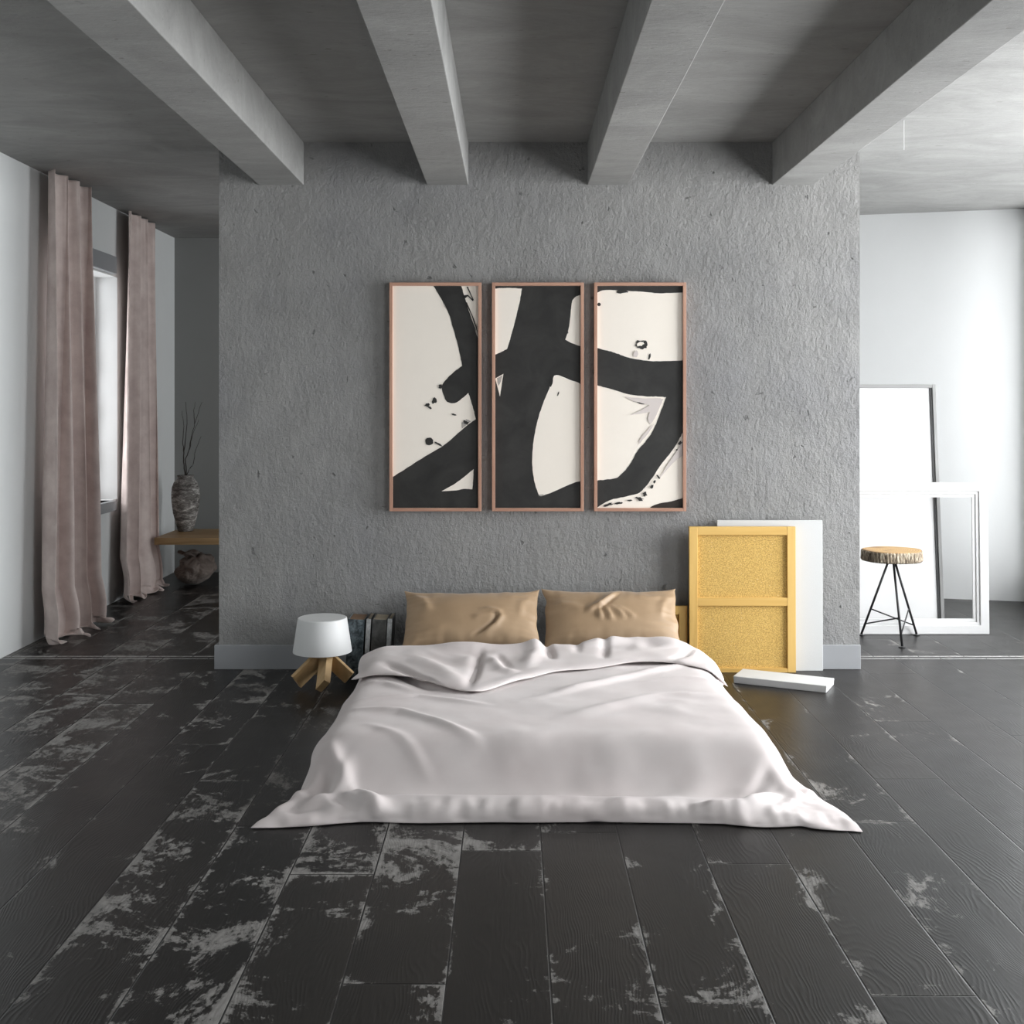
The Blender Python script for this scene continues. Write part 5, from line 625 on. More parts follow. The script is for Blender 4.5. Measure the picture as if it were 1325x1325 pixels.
[2,-1,-1,0,0,0,0,0,2,0,-1,-2,0,3,8,4,-1,-7,-7,-5,-3,1,0,0,1,2,6,7,6,1,-4,-4,-4,-1,-1,0,0,0,0,0,-1,-1,0,0,0,0,0,0,0,2,0,0,-1,0,-1,0,1,-1,0,1,0,0,1,-2,1,-2,0,0,1,0,0,0,0,0,1,1,-1],
[2,0,-1,0,-1,0,0,1,-1,0,-1,3,4,6,2,-3,-7,-7,-5,-3,0,1,1,0,0,1,1,5,7,7,3,-2,-3,-5,-2,-1,1,0,1,-2,-1,-1,1,0,0,0,-1,1,0,-1,0,-1,1,0,0,-1,0,1,0,-1,1,0,0,0,-1,0,-1,0,0,1,1,1,-2,0,1,1,0],
[4,0,-3,-1,1,0,0,1,1,1,3,3,3,1,-4,-7,-7,-4,-1,3,3,1,1,0,-1,-2,-2,-1,3,6,6,5,1,-2,-5,-4,-1,1,-1,1,1,0,0,0,-1,-1,0,-1,-1,0,-1,1,0,0,0,0,0,-1,0,1,0,0,-1,1,-1,-1,0,1,0,1,1,-1,0,0,1,0,0],
[6,0,-2,-2,0,1,3,1,3,2,2,0,-2,-5,-5,-5,-3,0,3,3,2,1,2,2,0,-3,-3,-3,-4,1,5,5,5,3,0,-5,-5,-4,1,1,0,1,0,-1,-1,0,0,0,0,0,1,0,0,0,-1,0,0,0,0,1,0,0,0,-1,0,0,-1,0,0,0,1,2,0,-1,-1,0,0],
[10,1,0,-1,0,1,1,1,0,-1,-2,-3,-3,-3,-3,-2,1,2,1,1,1,4,2,-2,-2,-1,0,-2,-3,-4,0,5,5,4,5,1,-5,-5,-3,-2,0,-1,0,1,2,1,1,-1,0,-1,-1,0,1,0,1,-1,0,1,0,-1,0,0,0,0,-2,0,1,0,0,1,2,1,2,0,-3,-3,-1],
[10,3,2,0,-1,-1,-2,-1,-3,-2,-2,-2,-2,-1,-2,1,2,2,0,0,3,1,-2,-3,-3,0,1,1,0,-2,-2,-1,3,5,3,6,3,-1,-5,-3,-1,0,2,2,3,1,0,-1,-2,-3,-1,-2,-1,0,0,0,0,0,-1,0,0,-1,-1,-1,1,0,1,1,2,2,3,3,2,0,-2,-4,-4],
[23,-7,-2,-2,-2,-3,-2,-2,-1,-1,-2,-2,1,0,-1,1,1,0,2,2,0,-3,-2,0,0,0,0,0,1,0,-2,-3,-1,3,4,3,5,4,1,0,0,1,0,1,0,0,0,1,0,-1,-2,-2,-3,-2,0,0,0,-1,0,-2,-1,-1,-1,0,1,0,0,2,3,5,3,3,1,-1,-2,-1,4],
[15,-4,-4,-2,-3,-2,0,-1,-2,-1,-1,2,2,-1,0,0,1,1,0,2,-3,-2,-1,0,3,2,0,-1,-1,1,-1,-1,-3,-3,2,4,3,3,4,1,2,1,0,0,0,2,1,1,0,1,-1,0,0,0,-1,0,-1,0,-2,-1,-3,-3,-2,-1,-1,2,2,4,4,2,3,1,0,-2,-4,-2,-1],
[8,-3,-3,-3,-2,0,-1,-1,0,0,3,2,-1,-1,1,0,0,1,1,-2,-2,-1,1,3,2,1,-1,-1,-1,0,1,-1,-1,-3,-3,-1,3,3,3,3,0,2,1,0,2,2,2,1,0,-2,-1,0,1,2,1,1,0,-1,1,0,-2,-2,-3,-2,0,1,3,2,3,0,-1,-1,-1,-2,-2,-2,2],
[3,-1,-4,-2,0,0,0,1,2,1,1,0,-1,-1,-1,2,0,0,0,-3,-1,2,2,1,0,-1,0,-1,1,-1,1,1,0,-1,-2,-2,-2,0,2,2,1,-2,0,2,0,0,2,2,1,-1,-1,-2,0,2,3,3,2,2,1,-1,-1,-2,0,0,0,1,1,0,-1,-1,-3,-2,-3,0,1,2,2],
[-1,-1,0,0,1,1,0,1,0,0,-1,-1,-1,1,1,-1,0,0,-2,0,2,1,-1,-1,0,0,-1,2,0,2,-1,0,1,1,1,-1,-2,-2,-1,0,-1,-1,-3,-3,-2,0,0,1,2,3,2,1,-1,-1,2,2,5,4,1,0,-2,0,0,0,0,-1,-1,-3,-2,-2,-2,-3,-1,1,4,5,-2],
[-4,1,2,3,2,0,-2,-2,1,0,-1,-2,0,0,2,0,-1,0,0,1,1,-1,-1,-2,-1,1,0,1,2,-1,1,0,0,1,0,1,-1,-1,-1,-1,1,0,-1,-3,-3,-3,-2,-1,1,4,3,2,0,-1,-3,0,1,3,3,3,2,1,0,-1,0,-1,-3,-1,-2,-1,-1,-1,0,1,4,3,5],
[-3,2,3,3,0,-2,-1,0,-2,0,-1,0,-1,1,0,0,1,-1,1,0,-1,0,-1,1,0,-1,1,0,0,1,-1,1,0,0,-1,-1,1,1,-1,0,0,0,1,0,-1,-1,-3,-1,-1,0,3,2,0,-1,-2,-3,-3,-1,2,3,4,3,1,2,2,2,2,1,0,0,-1,-1,-3,-2,-1,0,4],
[-1,2,3,1,-1,-1,-1,-1,0,-1,0,0,0,0,0,1,-1,1,-1,0,-1,0,1,-1,0,1,0,0,-1,1,0,0,-1,0,1,0,-1,1,0,-1,0,0,1,0,0,-1,1,0,-1,-1,-1,1,1,0,0,-2,-3,-3,-2,1,3,2,2,3,5,6,5,4,3,0,0,-1,-2,-5,-6,-4,-4],
[-1,3,2,0,-1,-1,-1,-1,0,0,0,0,0,0,0,0,1,-1,0,0,0,0,0,0,0,-1,1,1,0,-1,0,-1,1,0,0,1,1,-1,-1,0,-2,1,0,1,0,0,0,0,1,0,-2,-1,2,1,0,-1,-1,-1,0,-3,0,0,3,4,4,4,5,5,3,4,2,1,0,-2,-5,-7,-11],
[2,2,1,-1,-1,-2,-1,0,-1,1,0,-1,1,0,1,-1,0,0,0,0,0,0,0,1,-1,-1,0,1,0,0,0,1,-2,0,0,0,1,-1,1,-1,1,-1,1,0,1,-1,-1,0,1,1,0,0,-1,0,0,1,0,0,-1,-1,-2,1,3,1,1,3,4,4,5,3,5,3,1,2,-1,-3,0],
[3,-1,0,0,-1,-1,0,-1,1,0,-1,1,-1,1,0,1,-1,1,0,0,0,0,0,-1,0,1,-1,-1,1,0,0,0,1,-1,-1,0,0,0,0,0,0,1,-1,2,0,0,-1,-1,0,1,2,0,0,-1,0,1,0,0,-1,-1,0,2,0,0,0,1,1,3,4,5,3,4,3,0,0,-1,-1],
[0,1,-1,0,-1,0,0,1,0,-1,1,0,1,0,0,-1,1,0,1,0,0,0,-1,0,0,-1,0,0,0,0,1,-1,1,0,0,-1,-1,1,0,0,0,0,0,-1,1,1,0,-1,-1,0,1,1,1,0,0,-1,0,-1,-1,2,1,-1,0,0,0,0,1,1,3,2,2,1,0,1,0,-2,-3],
[1,-2,0,-1,1,1,0,0,0,0,0,0,1,-1,0,1,0,0,0,1,0,-1,0,0,0,0,0,-1,1,0,-1,1,-1,0,0,0,1,0,-1,0,1,0,-1,0,0,1,1,0,-2,-1,0,0,0,1,-1,0,0,-1,1,0,1,0,0,0,0,0,0,2,-1,1,0,0,0,0,1,0,0],
[1,-1,-1,0,1,0,0,0,-1,1,1,1,-2,0,0,0,1,1,0,-1,1,-2,-1,0,0,2,0,1,-2,1,0,0,0,0,0,0,-2,0,1,0,0,0,1,-1,0,-1,1,1,1,-1,-1,0,-1,0,0,-1,0,0,-1,1,0,2,0,0,0,0,1,-1,0,0,1,-1,1,0,-1,2,1],
[3,-1,-2,-1,0,0,1,0,1,0,1,-1,0,0,0,0,0,-1,1,0,-2,1,0,-1,1,0,1,0,1,-1,1,-1,1,0,0,-1,0,-1,-1,1,-1,0,0,1,0,0,0,0,2,1,-1,-1,0,-1,0,0,0,0,0,-1,1,0,0,0,0,0,0,0,0,0,0,1,0,0,1,0,0],
[3,-1,-2,-1,-1,2,0,0,1,0,-1,0,1,1,0,0,-1,-1,-2,-1,0,0,1,2,0,0,0,1,0,0,-1,-1,-1,1,1,1,0,0,0,-1,0,0,-1,0,-1,1,-1,1,0,0,1,0,1,1,0,0,0,-1,0,0,0,-1,-1,1,1,-1,0,0,0,0,-1,0,1,1,1,0,1],
[4,-1,-2,-2,0,-1,1,1,0,0,0,1,2,0,0,-1,-1,-1,-2,-1,0,1,1,0,-1,-1,2,0,2,0,-1,-1,-2,-2,1,1,2,1,1,0,0,-2,-1,-1,0,-1,0,-1,0,1,0,2,2,0,1,1,0,0,0,0,-2,0,1,-1,-1,1,-1,0,-1,0,1,1,-1,0,1,1,-1],
[3,0,-1,-2,-1,2,-2,1,0,2,-1,2,1,0,-1,-1,-1,-1,1,-1,0,0,0,-1,-5,0,2,3,2,-1,0,-1,-3,-3,-2,1,1,3,1,2,-1,-1,0,-2,-2,-2,-1,1,0,0,3,1,1,3,1,1,0,1,-1,-1,0,-1,-1,-1,-2,1,0,0,1,1,1,0,-1,1,1,1,0],
[0,0,0,0,0,0,0,0,0,0,0,0,0,0,0,0,0,0,0,0,0,0,0,0,0,0,0,0,0,0,0,0,0,0,0,0,0,0,0,0,0,0,0,0,0,0,0,0,0,0,0,0,0,0,0,0,0,0,0,0,0,0,0,0,0,0,0,0,0,0,0,0,0,0,0,0,0],
[0,7,2,2,2,2,2,1,1,1,2,2,0,-1,0,0,1,2,1,1,0,0,1,0,0,0,0,0,-1,0,0,-1,0,0,0,0,0,0,0,0,0,0,1,0,0,0,0,0,0,0,-1,0,0,0,-1,0,-1,0,-2,-1,1,0,-1,0,-1,0,1,0,-1,-4,-4,-1,-2,-1,0,-3,-6],
[0,3,1,0,2,1,-1,1,1,2,2,3,1,0,1,2,1,0,0,-1,1,0,0,0,1,0,0,1,0,1,0,0,0,0,0,0,0,1,0,0,0,0,0,0,0,0,0,-1,0,-1,1,-1,0,-1,-1,-1,0,-1,1,-1,-3,-2,-1,-1,0,0,1,0,-2,-2,-1,-3,-2,0,0,1,-3],
[0,1,4,1,-2,-2,-1,-1,2,2,2,-1,1,2,3,3,0,-2,-2,-1,0,1,0,1,-1,1,1,0,1,0,0,1,0,0,0,0,0,-1,0,1,0,1,-1,0,0,0,0,0,-1,0,-2,0,-1,0,0,-2,0,1,0,-1,0,-1,-2,-1,0,0,-2,-1,-1,2,1,-1,-1,-1,0,1,-1],
[0,1,1,1,0,-4,0,1,2,1,0,-1,1,3,2,0,-1,-1,-1,1,0,0,1,-1,1,0,-1,0,0,-1,0,1,0,0,0,-1,0,0,1,-1,0,-1,0,0,0,1,0,0,0,-1,0,-1,-1,0,0,2,-1,-1,-1,1,0,-1,1,0,-1,-1,-1,-1,1,1,1,0,0,1,1,-2,-1],
[0,-1,-1,0,-2,0,3,4,-1,0,-2,2,2,2,0,-2,-1,0,1,1,0,0,-1,0,-1,-1,0,-1,0,0,0,0,0,0,0,2,0,0,-1,0,0,-1,0,0,-1,-1,0,1,1,1,1,0,-1,-1,0,0,1,-1,0,0,0,0,0,0,0,-1,-1,-1,1,1,-1,1,1,1,-1,0,-1],
[0,1,-3,-2,-2,2,5,2,-1,-2,0,2,3,-1,-4,-3,-1,1,1,0,-1,-2,-2,-1,0,-1,1,0,1,1,1,0,0,1,0,-1,1,0,1,-1,0,-1,-1,-1,0,-1,-1,0,1,2,3,2,2,0,-1,-1,-1,1,1,2,1,1,-1,-1,-1,0,-1,0,1,-1,0,-1,0,1,0,-1,1],
[0,2,1,-3,-1,2,0,-1,0,-1,1,0,-3,-4,-3,0,0,-1,0,-1,-2,0,-1,0,-1,2,0,2,0,1,0,1,1,0,0,1,-1,1,-1,1,-1,0,0,-1,0,0,0,0,0,1,0,3,3,2,0,-1,0,0,1,2,2,3,0,-2,-1,-2,0,0,-2,0,-1,1,4,-1,-2,0,0],
[0,3,0,-2,1,1,-3,-2,0,-1,1,-3,-4,-3,0,-1,0,1,-1,-1,0,0,1,0,1,0,0,0,1,0,1,0,1,0,1,-1,1,0,0,-1,1,1,0,1,0,0,1,0,-1,-1,0,-1,1,2,3,1,-1,-1,-1,-1,0,2,3,1,-1,-1,1,1,-3,-2,1,3,3,0,-2,-2,1],
[0,1,1,0,-1,0,-2,-2,-2,0,-2,-3,-2,0,0,0,1,-1,0,-1,1,1,0,1,0,0,0,0,0,-1,0,0,0,0,0,0,0,0,0,1,0,1,1,1,0,1,-1,-1,0,-1,-1,0,-1,0,2,1,0,0,-1,-1,0,0,3,2,1,1,1,1,-1,-2,3,2,-2,2,1,-1,-1],
[0,-1,0,0,1,-1,-3,-1,-1,-1,-2,-2,-1,1,1,0,-1,0,0,1,1,0,2,0,0,0,-1,-1,-1,0,0,-1,0,0,-1,1,0,-1,1,0,1,1,0,-1,1,0,0,0,0,0,-1,-1,-1,0,0,2,2,-1,0,-1,-1,0,1,2,1,2,0,-1,1,3,1,0,-2,-1,4,1,-1],
[0,-3,0,1,1,-1,-1,-2,-1,-1,-2,0,1,1,-1,1,0,0,1,0,0,1,-1,1,0,-1,0,-1,-1,0,-1,0,-1,0,1,0,-1,1,-1,0,0,0,0,0,0,1,0,0,0,1,0,-1,-1,-1,0,0,1,2,0,0,0,-2,-1,2,2,0,-1,0,3,3,0,-1,1,-1,0,3,0],
[0,-2,-2,1,0,0,1,-1,-1,-1,-1,0,1,0,1,-1,1,1,0,1,0,-1,0,-1,0,1,0,0,-1,0,-1,0,0,-1,-1,0,0,0,0,0,-1,0,0,1,0,0,0,1,-1,0,0,0,0,0,-2,1,0,0,1,0,0,0,-2,0,2,1,0,1,3,1,1,0,0,0,0,1,-1],
[0,0,0,1,-1,-1,-1,-1,0,0,0,1,0,0,0,1,0,0,0,0,0,1,0,0,0,-1,0,-1,1,-1,1,-1,0,0,0,-2,1,-1,0,0,0,-1,0,0,1,-1,1,-1,1,-1,0,1,0,0,0,-1,0,0,0,1,-1,0,0,-1,0,2,1,2,0,0,1,0,1,2,0,-2,-1],
[0,1,0,0,0,-2,0,0,-1,1,1,0,0,0,0,0,0,1,0,0,0,-1,0,0,0,0,0,1,0,0,-1,0,-1,1,-1,1,-1,0,-1,0,0,0,0,1,-1,0,0,1,-1,0,1,-1,0,-1,1,-1,0,0,1,0,0,0,0,-1,0,0,2,0,0,1,0,1,1,1,0,-2,-1],
[0,0,0,-1,0,1,-1,0,1,0,0,0,1,0,0,0,0,-1,0,0,0,1,0,0,0,0,0,-1,0,0,1,0,0,0,0,0,-1,0,1,0,0,0,0,-1,0,0,0,0,1,0,-1,0,0,0,-1,0,0,1,-1,0,1,0,0,0,-1,0,-1,0,2,1,1,0,0,1,-2,0,-1],
[0,-2,0,1,0,1,0,0,0,0,0,1,-1,0,1,0,0,0,0,0,0,-1,0,0,0,0,0,1,0,0,-1,1,0,0,1,-1,1,-1,-1,0,0,0,1,0,0,0,0,0,0,0,0,0,0,0,0,0,-1,0,1,0,0,0,0,-1,0,-1,0,1,0,1,0,2,2,-2,-1,-2,0],
[0,0,0,0,0,-1,1,0,1,0,0,-1,0,0,0,0,0,0,0,0,0,0,0,0,0,0,0,0,0,1,0,-1,0,0,-1,1,0,1,0,0,0,0,-1,0,1,0,0,0,0,0,0,0,0,0,-1,0,1,0,0,0,-1,0,0,1,0,-1,1,-1,0,-1,1,1,2,1,-1,-2,-1],
[0,2,1,-1,-1,-1,-1,1,0,0,1,0,0,-1,-1,0,1,0,0,0,0,0,0,0,0,0,0,0,0,0,0,0,0,-1,1,0,0,0,1,-1,0,0,0,0,0,0,0,0,0,0,0,0,0,0,1,0,-1,0,0,0,1,0,-1,0,0,1,-1,0,-1,1,-2,0,1,3,2,-2,-2],
[0,1,0,0,0,0,0,-1,0,0,0,0,0,1,0,0,-1,0,0,-1,0,1,0,0,0,0,0,0,0,-1,1,0,0,0,-1,1,0,0,0,1,-1,0,0,0,0,0,0,0,0,0,0,0,0,0,0,0,1,-1,0,0,0,0,1,-1,0,0,0,0,0,-1,0,-2,-1,2,2,0,0],
[0,0,0,0,-1,1,0,0,0,0,0,0,-1,1,0,0,0,0,0,1,-1,0,0,0,0,0,0,0,0,0,-1,1,0,-1,1,0,0,0,0,-1,1,0,0,0,0,0,0,0,0,0,0,0,0,0,0,0,0,0,0,0,0,0,0,0,0,0,1,-1,1,0,0,0,-3,-2,1,2,1],
[0,1,-1,-2,1,0,1,0,0,0,-1,0,1,0,0,0,0,0,0,-1,1,0,0,0,0,0,0,0,0,0,0,0,0,1,0,-1,0,-1,0,1,0,0,0,1,-1,0,0,0,0,0,0,0,0,0,0,0,-1,1,0,0,0,0,0,1,-1,0,0,1,0,0,1,0,-1,-3,0,1,1],
[0,-1,-1,1,0,1,-1,1,0,0,0,1,0,-1,0,-1,0,0,0,1,0,0,0,0,1,0,-1,0,0,0,0,0,0,0,0,0,-1,1,0,0,0,0,1,-1,0,0,0,0,0,0,0,0,0,0,0,-1,1,0,0,0,0,0,0,0,1,0,-1,0,0,1,1,1,-1,-1,-2,1,0],
[0,-2,0,1,1,-1,1,0,0,0,0,0,0,0,-1,1,0,0,0,1,0,-1,0,0,-1,0,1,0,0,0,0,0,0,0,0,-1,1,0,0,0,0,1,-1,0,0,0,0,0,0,0,0,0,0,0,0,0,0,0,0,0,0,0,0,0,0,0,0,0,1,0,0,1,0,-1,-1,0,0],
[0,0,0,0,0,0,0,0,0,0,0,-1,0,0,1,0,0,0,0,0,0,0,0,0,0,0,0,0,0,0,0,-1,0,1,0,1,-1,0,0,0,0,0,0,0,0,0,0,0,0,0,0,0,0,0,0,0,0,0,0,0,0,0,0,0,0,0,1,0,-1,1,1,0,0,0,-1,0,-1],
[0,0,-1,0,0,1,0,0,-1,1,0,0,0,0,0,0,0,0,0,0,0,0,0,0,0,0,0,0,0,0,0,0,0,-1,0,1,0,0,0,0,0,0,0,0,0,0,0,0,0,0,0,0,0,0,0,1,0,0,0,0,-1,0,0,0,0,0,0,0,1,0,0,0,1,0,0,-1,-1],
[0,-1,1,0,0,0,-1,1,0,-1,1,0,0,0,0,0,0,0,0,0,0,0,0,0,0,0,0,0,0,0,0,0,0,1,0,-1,1,-1,0,1,0,-1,0,0,0,0,0,0,0,0,0,0,0,0,0,1,0,-1,0,0,1,-1,0,0,0,0,0,0,-1,1,1,0,1,0,0,-1,-1],
[0,0,0,-1,1,-1,1,0,0,0,0,0,0,0,0,0,0,0,0,0,0,0,0,0,0,0,0,0,0,0,0,0,1,-1,0,0,0,1,0,-1,0,0,0,0,0,0,0,0,0,0,0,0,0,0,1,-1,0,0,0,0,0,1,-1,0,0,0,0,-1,1,0,0,2,0,0,0,-2,0],
[0,0,-1,1,-1,1,0,-1,1,0,0,0,0,0,1,0,0,0,0,-1,0,0,0,0,0,0,0,0,0,0,1,0,-1,0,0,0,0,0,0,0,0,1,-1,0,0,0,0,0,0,0,0,0,1,0,-1,0,0,0,0,0,0,0,1,0,-1,0,0,0,-1,-1,2,1,1,0,-1,0,-1],
[0,0,0,0,0,0,0,0,0,0,0,0,0,1,-1,0,0,0,0,0,0,0,0,0,0,0,0,0,0,0,0,0,0,0,0,0,0,0,0,0,0,-1,1,1,0,-1,0,0,0,0,0,1,-1,0,0,0,-1,1,0,0,0,0,0,0,0,0,0,0,0,-1,-1,2,2,2,-3,-1,0],
[0,0,0,0,0,0,0,0,0,0,0,0,1,-1,0,0,0,0,0,0,0,0,0,0,0,1,-1,0,0,1,-1,0,0,1,0,0,1,0,-1,-1,0,0,0,0,0,1,-1,0,0,0,1,-1,0,0,1,-1,0,1,-1,0,0,0,0,0,0,0,0,0,0,0,-1,-1,3,2,0,-3,0],
[0,0,0,0,0,0,0,0,0,1,-1,1,-1,0,0,1,0,0,-1,0,0,0,0,1,0,-1,1,-1,0,0,0,1,0,-1,0,0,-1,0,0,1,0,0,0,0,0,-1,1,0,0,0,0,0,0,0,-1,1,1,-1,0,0,0,0,0,0,0,0,0,0,0,1,-1,-2,1,3,1,-1,-2],
[0,0,0,0,0,0,0,0,0,0,0,0,0,0,0,0,0,-1,1,0,0,0,1,-1,0,0,0,1,0,-1,0,0,0,0,0,0,0,-1,1,0,0,0,1,-1,-1,1,0,0,1,0,-1,0,0,0,0,0,0,1,0,0,-1,0,0,0,0,0,0,0,0,0,0,0,-2,1,2,0,-1],
[0,0,0,0,0,0,0,1,0,-1,0,-1,1,0,1,-1,-1,1,0,0,0,1,-1,-1,0,1,0,0,0,0,0,-1,1,0,1,0,-1,0,0,1,0,-1,0,0,1,-1,0,1,-1,0,0,0,0,0,0,0,0,0,0,0,0,0,0,0,0,0,0,0,1,0,0,0,-1,-1,1,0,0],
[0,0,0,0,1,-1,0,0,0,0,0,0,0,1,-1,-1,1,0,0,0,1,-1,-1,1,-1,0,0,1,0,0,0,0,-1,1,-1,0,1,0,0,0,-1,1,-1,0,0,1,1,-1,0,0,0,0,0,1,0,0,0,-1,0,-1,1,0,0,-1,1,0,0,1,-1,0,1,0,-1,-1,0,1,0],
[0,0,0,0,0,1,0,-1,0,0,1,0,0,-1,-1,1,0,0,0,0,-1,0,1,0,1,-1,0,-1,1,0,0,0,0,-1,1,0,0,1,-1,-1,1,0,0,0,0,0,-1,0,1,0,0,0,0,0,0,-1,0,0,1,0,0,0,0,1,-1,0,0,-1,1,0,0,1,0,-1,-1,1,0],
[0,0,1,0,-1,0,0,0,0,1,-1,1,-1,-1,1,0,0,0,0,0,0,0,0,0,0,0,0,0,-1,1,0,0,0,0,-1,1,0,0,0,0,0,0,1,0,-1,0,0,0,0,0,0,0,0,-1,0,1,0,0,0,0,0,0,0,0,1,0,-1,1,-1,0,0,0,1,0,-1,-1,1],
[0,1,0,0,0,-1,0,0,0,0,0,0,-1,1,0,0,0,0,0,0,0,0,0,0,0,0,0,0,0,-1,1,0,0,0,0,-1,0,0,1,0,0,0,0,0,1,0,0,0,-1,0,0,0,0,0,0,0,0,0,0,0,0,0,0,0,0,0,0,0,0,0,1,0,0,-1,0,0,0],
[0,0,0,0,1,0,-1,0,1,-1,0,-1,1,0,0,0,0,0,0,-1,1,0,0,0,0,0,0,0,0,0,-1,1,0,0,0,0,0,0,0,0,0,0,-1,1,0,0,0,0,0,0,0,0,0,0,0,0,0,0,0,0,0,0,0,0,0,0,0,0,0,0,0,0,1,0,-1,0,0],
[0,1,0,0,-1,0,0,0,0,0,0,0,0,0,0,0,0,0,0,1,-1,0,0,1,0,-1,0,0,0,0,0,0,0,0,0,0,0,0,0,1,0,0,0,-1,0,0,0,0,-1,1,0,0,0,0,0,0,0,0,0,0,0,0,0,0,0,0,0,0,0,1,-1,1,0,-1,0,0,0],
[0,1,0,0,-1,0,0,1,-1,0,0,0,0,0,0,0,0,0,0,0,0,0,0,-1,0,1,0,0,0,0,0,-1,1,0,0,0,0,0,1,-1,0,0,0,1,-1,0,-1,0,2,-1,0,0,0,0,0,0,0,0,0,1,0,-1,0,0,0,0,0,0,1,0,1,-1,0,0,-1,0,0],
[0,1,1,-2,0,0,0,0,-1,0,1,0,0,0,0,0,0,0,0,0,0,0,0,0,0,0,0,0,0,0,0,0,0,0,0,1,0,0,-1,0,0,0,0,-1,1,0,1,0,-1,0,0,0,0,0,0,0,0,0,0,0,0,1,-1,0,0,0,0,0,0,0,0,1,0,0,-1,0,0],
[0,1,0,-1,0,0,0,-1,1,0,0,0,0,0,0,0,0,0,0,0,0,0,0,0,0,0,0,0,0,0,0,0,0,0,0,0,0,0,0,0,0,0,0,0,0,0,0,0,0,0,0,0,0,0,0,0,0,0,0,0,0,0,0,0,0,0,0,0,0,0,1,0,0,0,0,0,-1],
[0,0,-2,1,0,0,1,0,0,0,-1,0,0,0,0,0,0,0,1,0,0,0,0,0,0,0,0,0,0,0,0,0,-1,1,0,-1,0,1,0,0,0,0,0,0,0,0,0,0,0,0,0,0,0,1,0,0,-1,0,0,0,0,0,1,0,-1,0,0,0,0,1,-1,1,1,-1,0,-1,0],
[0,-1,0,0,1,0,0,0,0,0,0,0,1,-1,0,0,0,0,-1,0,1,0,0,0,0,0,0,0,0,0,0,0,0,0,0,0,0,-1,1,0,0,0,0,0,0,0,0,0,0,0,0,0,0,0,0,0,1,-1,0,0,0,0,0,0,0,0,0,0,1,0,0,0,0,0,0,-1,0],
[0,-1,0,0,1,0,0,0,0,0,0,0,-1,1,0,0,0,0,0,0,-1,1,0,0,0,0,0,0,0,0,0,0,0,-1,1,0,0,0,-1,1,0,0,0,0,0,0,0,0,0,0,0,0,0,-1,1,0,1,0,0,0,-1,0,0,0,0,0,0,1,-1,1,1,0,-1,0,-1,0,0],
[0,-1,0,1,-1,1,0,0,0,0,0,0,0,0,0,0,0,0,0,0,0,0,0,0,0,0,0,0,0,0,0,0,0,0,0,0,1,0,0,-1,0,0,0,0,0,0,0,0,0,0,0,0,0,0,-1,1,-1,2,0,0,0,-1,0,-1,1,0,1,-1,1,-1,1,0,0,0,-1,1,-1],
[0,-1,1,0,0,0,-1,1,0,0,0,0,0,0,0,0,0,0,1,0,0,-1,0,0,1,0,0,-1,0,0,0,0,0,0,0,0,0,0,0,0,0,0,0,0,0,0,0,0,0,0,0,0,0,1,0,-2,1,-1,1,0,1,0,-1,1,-1,1,-1,1,0,1,0,0,0,-2,1,-1,0],
[0,0,0,0,0,-1,1,0,0,0,0,0,0,0,0,0,0,1,-1,0,0,0,0,0,0,0,0,0,0,0,0,0,1,0,-1,0,-1,1,0,0,0,0,0,0,0,0,1,0,0,-1,0,0,0,0,0,1,-1,0,-1,1,0,0,1,-1,1,-1,1,-1,0,1,0,0,0,0,-1,0,0],
[0,0,-1,0,0,1,0,0,0,0,0,0,0,0,0,1,0,-1,0,0,0,1,0,0,-1,0,0,1,-1,0,0,0,-1,1,0,0,0,0,0,0,0,0,0,0,0,0,0,1,-1,0,0,0,0,0,0,0,0,0,0,-1,0,1,0,0,0,0,-1,1,-1,-1,1,1,1,-1,0,0,0],
[0,0,0,0,0,0,0,0,0,0,0,0,0,0,0,0,0,0,0,0,0,0,1,0,-1,0,0,0,1,-1,0,0,0,0,0,0,1,-1,0,0,0,1,0,0,0,0,-1,0,0,1,0,-1,0,0,0,0,0,0,0,0,0,0,0,0,0,0,1,-1,1,-1,-2,1,0,1,0,0,0],
[0,0,0,0,0,0,0,0,0,0,0,0,0,0,1,-1,0,0,0,0,0,0,-1,1,1,-1,0,0,0,1,0,-1,0,0,0,0,-1,0,1,0,0,0,0,1,0,0,0,-1,1,-1,0,0,0,-1,1,0,0,0,0,0,0,0,0,1,-1,0,0,1,0,0,-1,-1,0,-1,1,0,1],
[0,0,0,0,0,0,0,0,0,0,0,0,1,0,-1,0,0,0,0,0,0,-1,1,-1,1,0,0,0,0,0,0,1,0,-1,0,0,0,0,-1,0,1,-1,0,-1,1,1,0,1,0,0,-1,1,-1,0,0,0,0,0,0,0,0,0,0,-1,1,0,0,1,1,1,0,-2,-3,-1,1,2,0],
[0,0,-1,1,0,0,1,-1,0,0,0,0,0,0,0,0,0,0,0,0,0,0,-1,0,0,2,-1,-1,0,1,0,0,0,0,0,0,0,0,0,0,0,0,0,0,-1,0,0,0,0,1,0,0,1,-1,0,0,0,0,0,0,0,0,0,0,0,0,0,0,0,1,1,-1,-2,-1,1,1,0],
[0,0,0,0,1,-1,0,0,0,0,0,0,0,0,0,0,0,0,0,0,0,0,0,0,-1,0,1,1,-1,-1,1,0,0,0,0,0,0,0,0,1,-1,0,0,0,0,-1,1,-1,1,0,0,0,0,1,-1,0,0,0,0,0,0,0,0,0,0,0,-1,0,0,0,0,1,-1,-1,0,1,1],
[0,0,0,0,0,1,-1,0,0,0,0,1,-1,0,0,0,0,0,0,0,0,0,0,0,0,0,0,0,1,0,-1,0,0,0,0,0,0,0,0,0,0,0,0,0,0,1,-1,0,-1,0,1,0,0,0,0,0,0,0,0,0,0,0,-1,1,0,0,0,-1,0,0,0,-1,-1,1,1,1,0],
